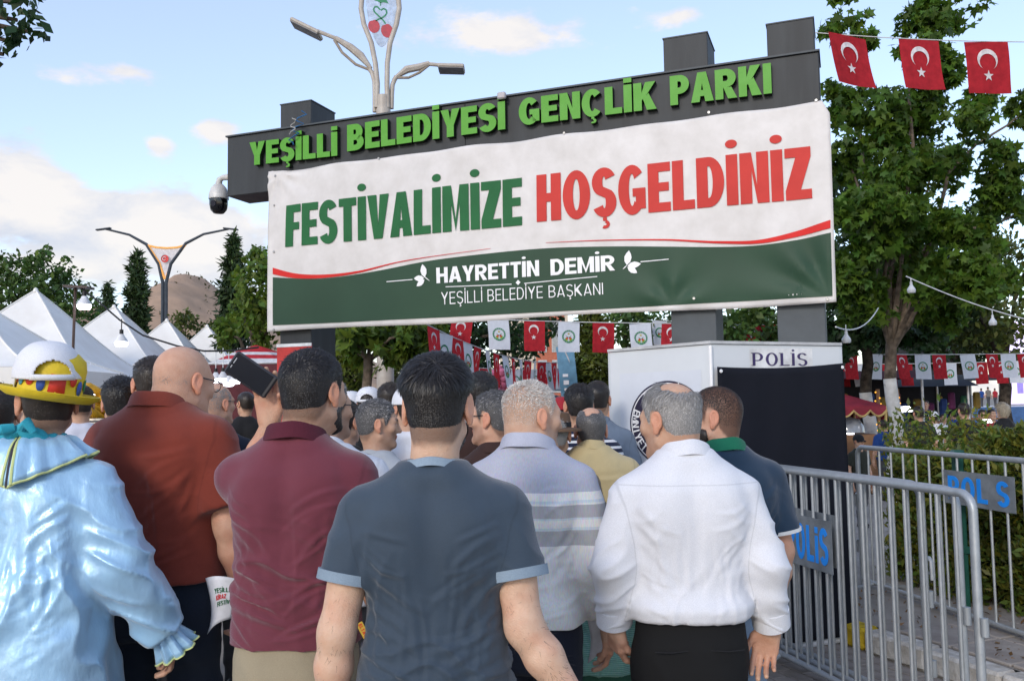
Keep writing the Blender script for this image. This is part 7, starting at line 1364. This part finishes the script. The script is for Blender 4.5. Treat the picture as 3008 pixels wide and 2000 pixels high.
# bandana, clown hat, cap
def bnd(t): return Vector((.084 * math.cos(t), -.006 + .082 * math.sin(t), 1.512 + .010 * math.sin(3 * t) + .022 * (.5 - .5 * math.sin(t)) - .02 * (.5 + .5 * math.sin(t))))
MB().tube([bnd(t) + Vector((0, 0, .006 * math.sin(t * 11))) for t in np.linspace(0, 2 * PI, 60, endpoint=False)], .020, 9, closed=True).build('bandana', TURQ, PC['root'], smooth=True); kn = bnd(-PI / 2)
bk = MB(); [bk.tube([kn + Vector((x0 * .012, -.015, .012)), kn + Vector((x0 * .035, -.034, .018 + .01 * x0)), kn + Vector((x0 * .055, -.03, -.002))], [.014, .017, .010], 9) for x0 in (-1, 1)]; bk.build('bandana_knot', TURQ, PC['root'], smooth=True)
HY = mat('hat_yellow', (.72, .52, .02), .6, bump=.15, bscale=90); T = rot(0, 4, 9); hb = MB(); hb.lathe([(.080, .040), (.085, .030), (.118, .018), (.138, .030), (.144, .044), (.140, .045), (.136, .034), (.126, .026), (.092, .038), (.090, .075), (.092, .12), (.085, .15), (.06, .172), (0, .178)], (0, -.012, -.006), 40); hb.v = [tuple(T @ np.array([v[0] * 1.03, (v[1] + .012) * 1.2 - .012, v[2]])) for v in hb.v]; head_obj(hb, 'clown_hat', HY, PC)
HR, HB_, HBL, HGN = mat('hat_spot_red', (.62, .05, .04), .6), mat('hat_spot_blue', (.04, .10, .42), .6), mat('hat_spot_pale_blue', (.10, .35, .55), .6), mat('hat_spot_green', (.02, .22, .08), .6)
for ang, zc_, wa, hz_, m, sq in [(200, .072, .13, .020, HBL, 0), (176 + 46, .078, .15, .022, HR, 0), (244, .066, .13, .024, HB_, 0), (272, .072, .34, .028, HR, 1), (300, .086, .12, .018, HR, 0), (318, .064, .12, .024, HB_, 0), (180, .075, .12, .018, HR, 0), (340, .075, .13, .02, HGN, 0), (150, .075, .13, .02, HB_, 0)]:
    sp_ = MB(); n = 20; pts = [(math.cos(2 * PI * k / n), math.sin(2 * PI * k / n)) for k in range(n)] if not sq else [(-.75, -1), (.75, -1), (.68, 1), (-.68, 1)]
    sp_.add([tuple(T @ np.array([1.03 * .0945 * math.cos(rad(ang) + u * wa), -.012 + 1.2 * .0945 * math.sin(rad(ang) + u * wa), zc_ - .006 + v * hz_])) for u, v in pts], [tuple(range(len(pts)))]); q = head_obj(sp_, 'hat_spot', m, PC); q.modifiers.new('t', 'SOLIDIFY').thickness = .001
cap(PC, C_PLAINW, 1.10, True, .078, True, 'cap', 4, .0)

# --- things held
DP = 2.845; ph = thing('smartphone', 'dark smartphone held up in a raised left hand', 'phone', at_y(738, 1100, DP)); ph.rotation_euler = (rad(4), rad(35), rad(4)); MB().box((0, 0, 0), (.158, .012, .082), bev=.006).build('case', mat('phone_case', (.035, .035, .04), .45), ph); MB().box((-.004, -.0065, 0), (.138, .002, .070)).build('screen', mat('phone_screen', (.006, .008, .014), .08, .6), ph)
for px, py in ((-.066, .015), (-.066, .005), (-.066, -.012)): MB().box((px, -.0075, py), (.003, .001, .010)).build('sensor', mat('phone_mark', (.4, .4, .42), .4), ph)
def visor_card(label, px, py, D, rz, txt=True):
    t_ = thing('paper_visor', label, 'paper visor', at_y(px, py, D), rad(rz)); PAP = mat('white_card', (.80, .80, .83), .6, trans=.15); f = lambda u, v, o_=0.0: Vector((-.055 + .115 * u - .02 * v + .035 * math.sin(v * 2.2) * (1 - u), -.02 * math.sin(u * 3.1) - o_, .075 - .185 * v + .055 * u * v + .012 * math.sin(PI * u)))
    q = MB().grid(f, 10, 12).build('card', PAP, t_, smooth=True); q.modifiers.new('t', 'SOLIDIFY').thickness = .001
    if txt:
        for row, (w_, m) in enumerate([('YEŞİLLİ', GREEN_T), ('KİRAZ', RED_S), ('FESTİVALİ', GREEN_T)]):
            P_, tw = text_polys(w_, .2, .18, .1, 'square'); b = MB()
            for ch, Q_ in P_:
                for qd in Q_: b.add([f(.30 + .70 * x / tw * (len(w_) / 9) + .05 * row, .34 + .14 * row - .10 * y + .0 * x, .003) for x, y in qd], [tuple(range(len(qd)))])
            b.build('print', m, t_)
visor_card('folded white paper visor with cherry festival print in the red polo man’s hand', 648, 1765, 3.02, -10); visor_card('plain folded white paper visor carried between the two pale shirts', 1762, 1850, 3.12, 10, False)

DT = 2.62; tg = thing('key_tag', 'yellow key tag hanging from the khaki trouser pocket', 'tag', at_y(1066, 1850, DT)); tg.rotation_euler = (0, rad(62), 0); MB().box((0, 0, 0), (.048, .003, .020), bev=.002).build('tag_plate', mat('tag_yellow', (.62, .42, .05), .5), tg)
P_, tw = text_polys('ELTAŞ', .2, .18, .12, 'square'); b = MB()
for ch, Q_ in P_:
    for qd in Q_: b.add([(-.020 + .040 * x / tw, -.0025, -.004 + .010 * y) for x, y in qd], [tuple(range(len(qd)))])
b.build('tag_lettering', RED_S, tg)
# red print on the white T-shirt half hidden behind the near head
P_, tw = text_polys('FESTİVAL', .2, .18, .1, 'round'); b = MB()
for ch, Q_ in P_:
    for qd in Q_: b.add([on_body(P8, ((x / tw - .5) * .26, -.16, -.02 + .05 * y - .03), (0, 0, 1.33), .016) for x, y in qd], [tuple(range(len(qd)))])
b.build('shirt_print', RED_S, P8['shirt'])
# stalls added in dark colours to darken the background behind the hedge
for i, (px, pt, y, w_, c1, c2, lab) in enumerate([(2560, 1100, 19.5, 2.2, (.05, .012, .02), (.16, .03, .03), 'added dark filler stall with a dark red awning behind the white trunks'), (2700, 1125, 22, 2.4, (.02, .03, .05), (.03, .05, .12), 'added dark filler stall with a navy awning beyond the hedge'), (2800, 1110, 25, 2.6, (.05, .05, .05), (.10, .02, .03), 'added dark filler stall hung with dark red goods under the bunting')]):
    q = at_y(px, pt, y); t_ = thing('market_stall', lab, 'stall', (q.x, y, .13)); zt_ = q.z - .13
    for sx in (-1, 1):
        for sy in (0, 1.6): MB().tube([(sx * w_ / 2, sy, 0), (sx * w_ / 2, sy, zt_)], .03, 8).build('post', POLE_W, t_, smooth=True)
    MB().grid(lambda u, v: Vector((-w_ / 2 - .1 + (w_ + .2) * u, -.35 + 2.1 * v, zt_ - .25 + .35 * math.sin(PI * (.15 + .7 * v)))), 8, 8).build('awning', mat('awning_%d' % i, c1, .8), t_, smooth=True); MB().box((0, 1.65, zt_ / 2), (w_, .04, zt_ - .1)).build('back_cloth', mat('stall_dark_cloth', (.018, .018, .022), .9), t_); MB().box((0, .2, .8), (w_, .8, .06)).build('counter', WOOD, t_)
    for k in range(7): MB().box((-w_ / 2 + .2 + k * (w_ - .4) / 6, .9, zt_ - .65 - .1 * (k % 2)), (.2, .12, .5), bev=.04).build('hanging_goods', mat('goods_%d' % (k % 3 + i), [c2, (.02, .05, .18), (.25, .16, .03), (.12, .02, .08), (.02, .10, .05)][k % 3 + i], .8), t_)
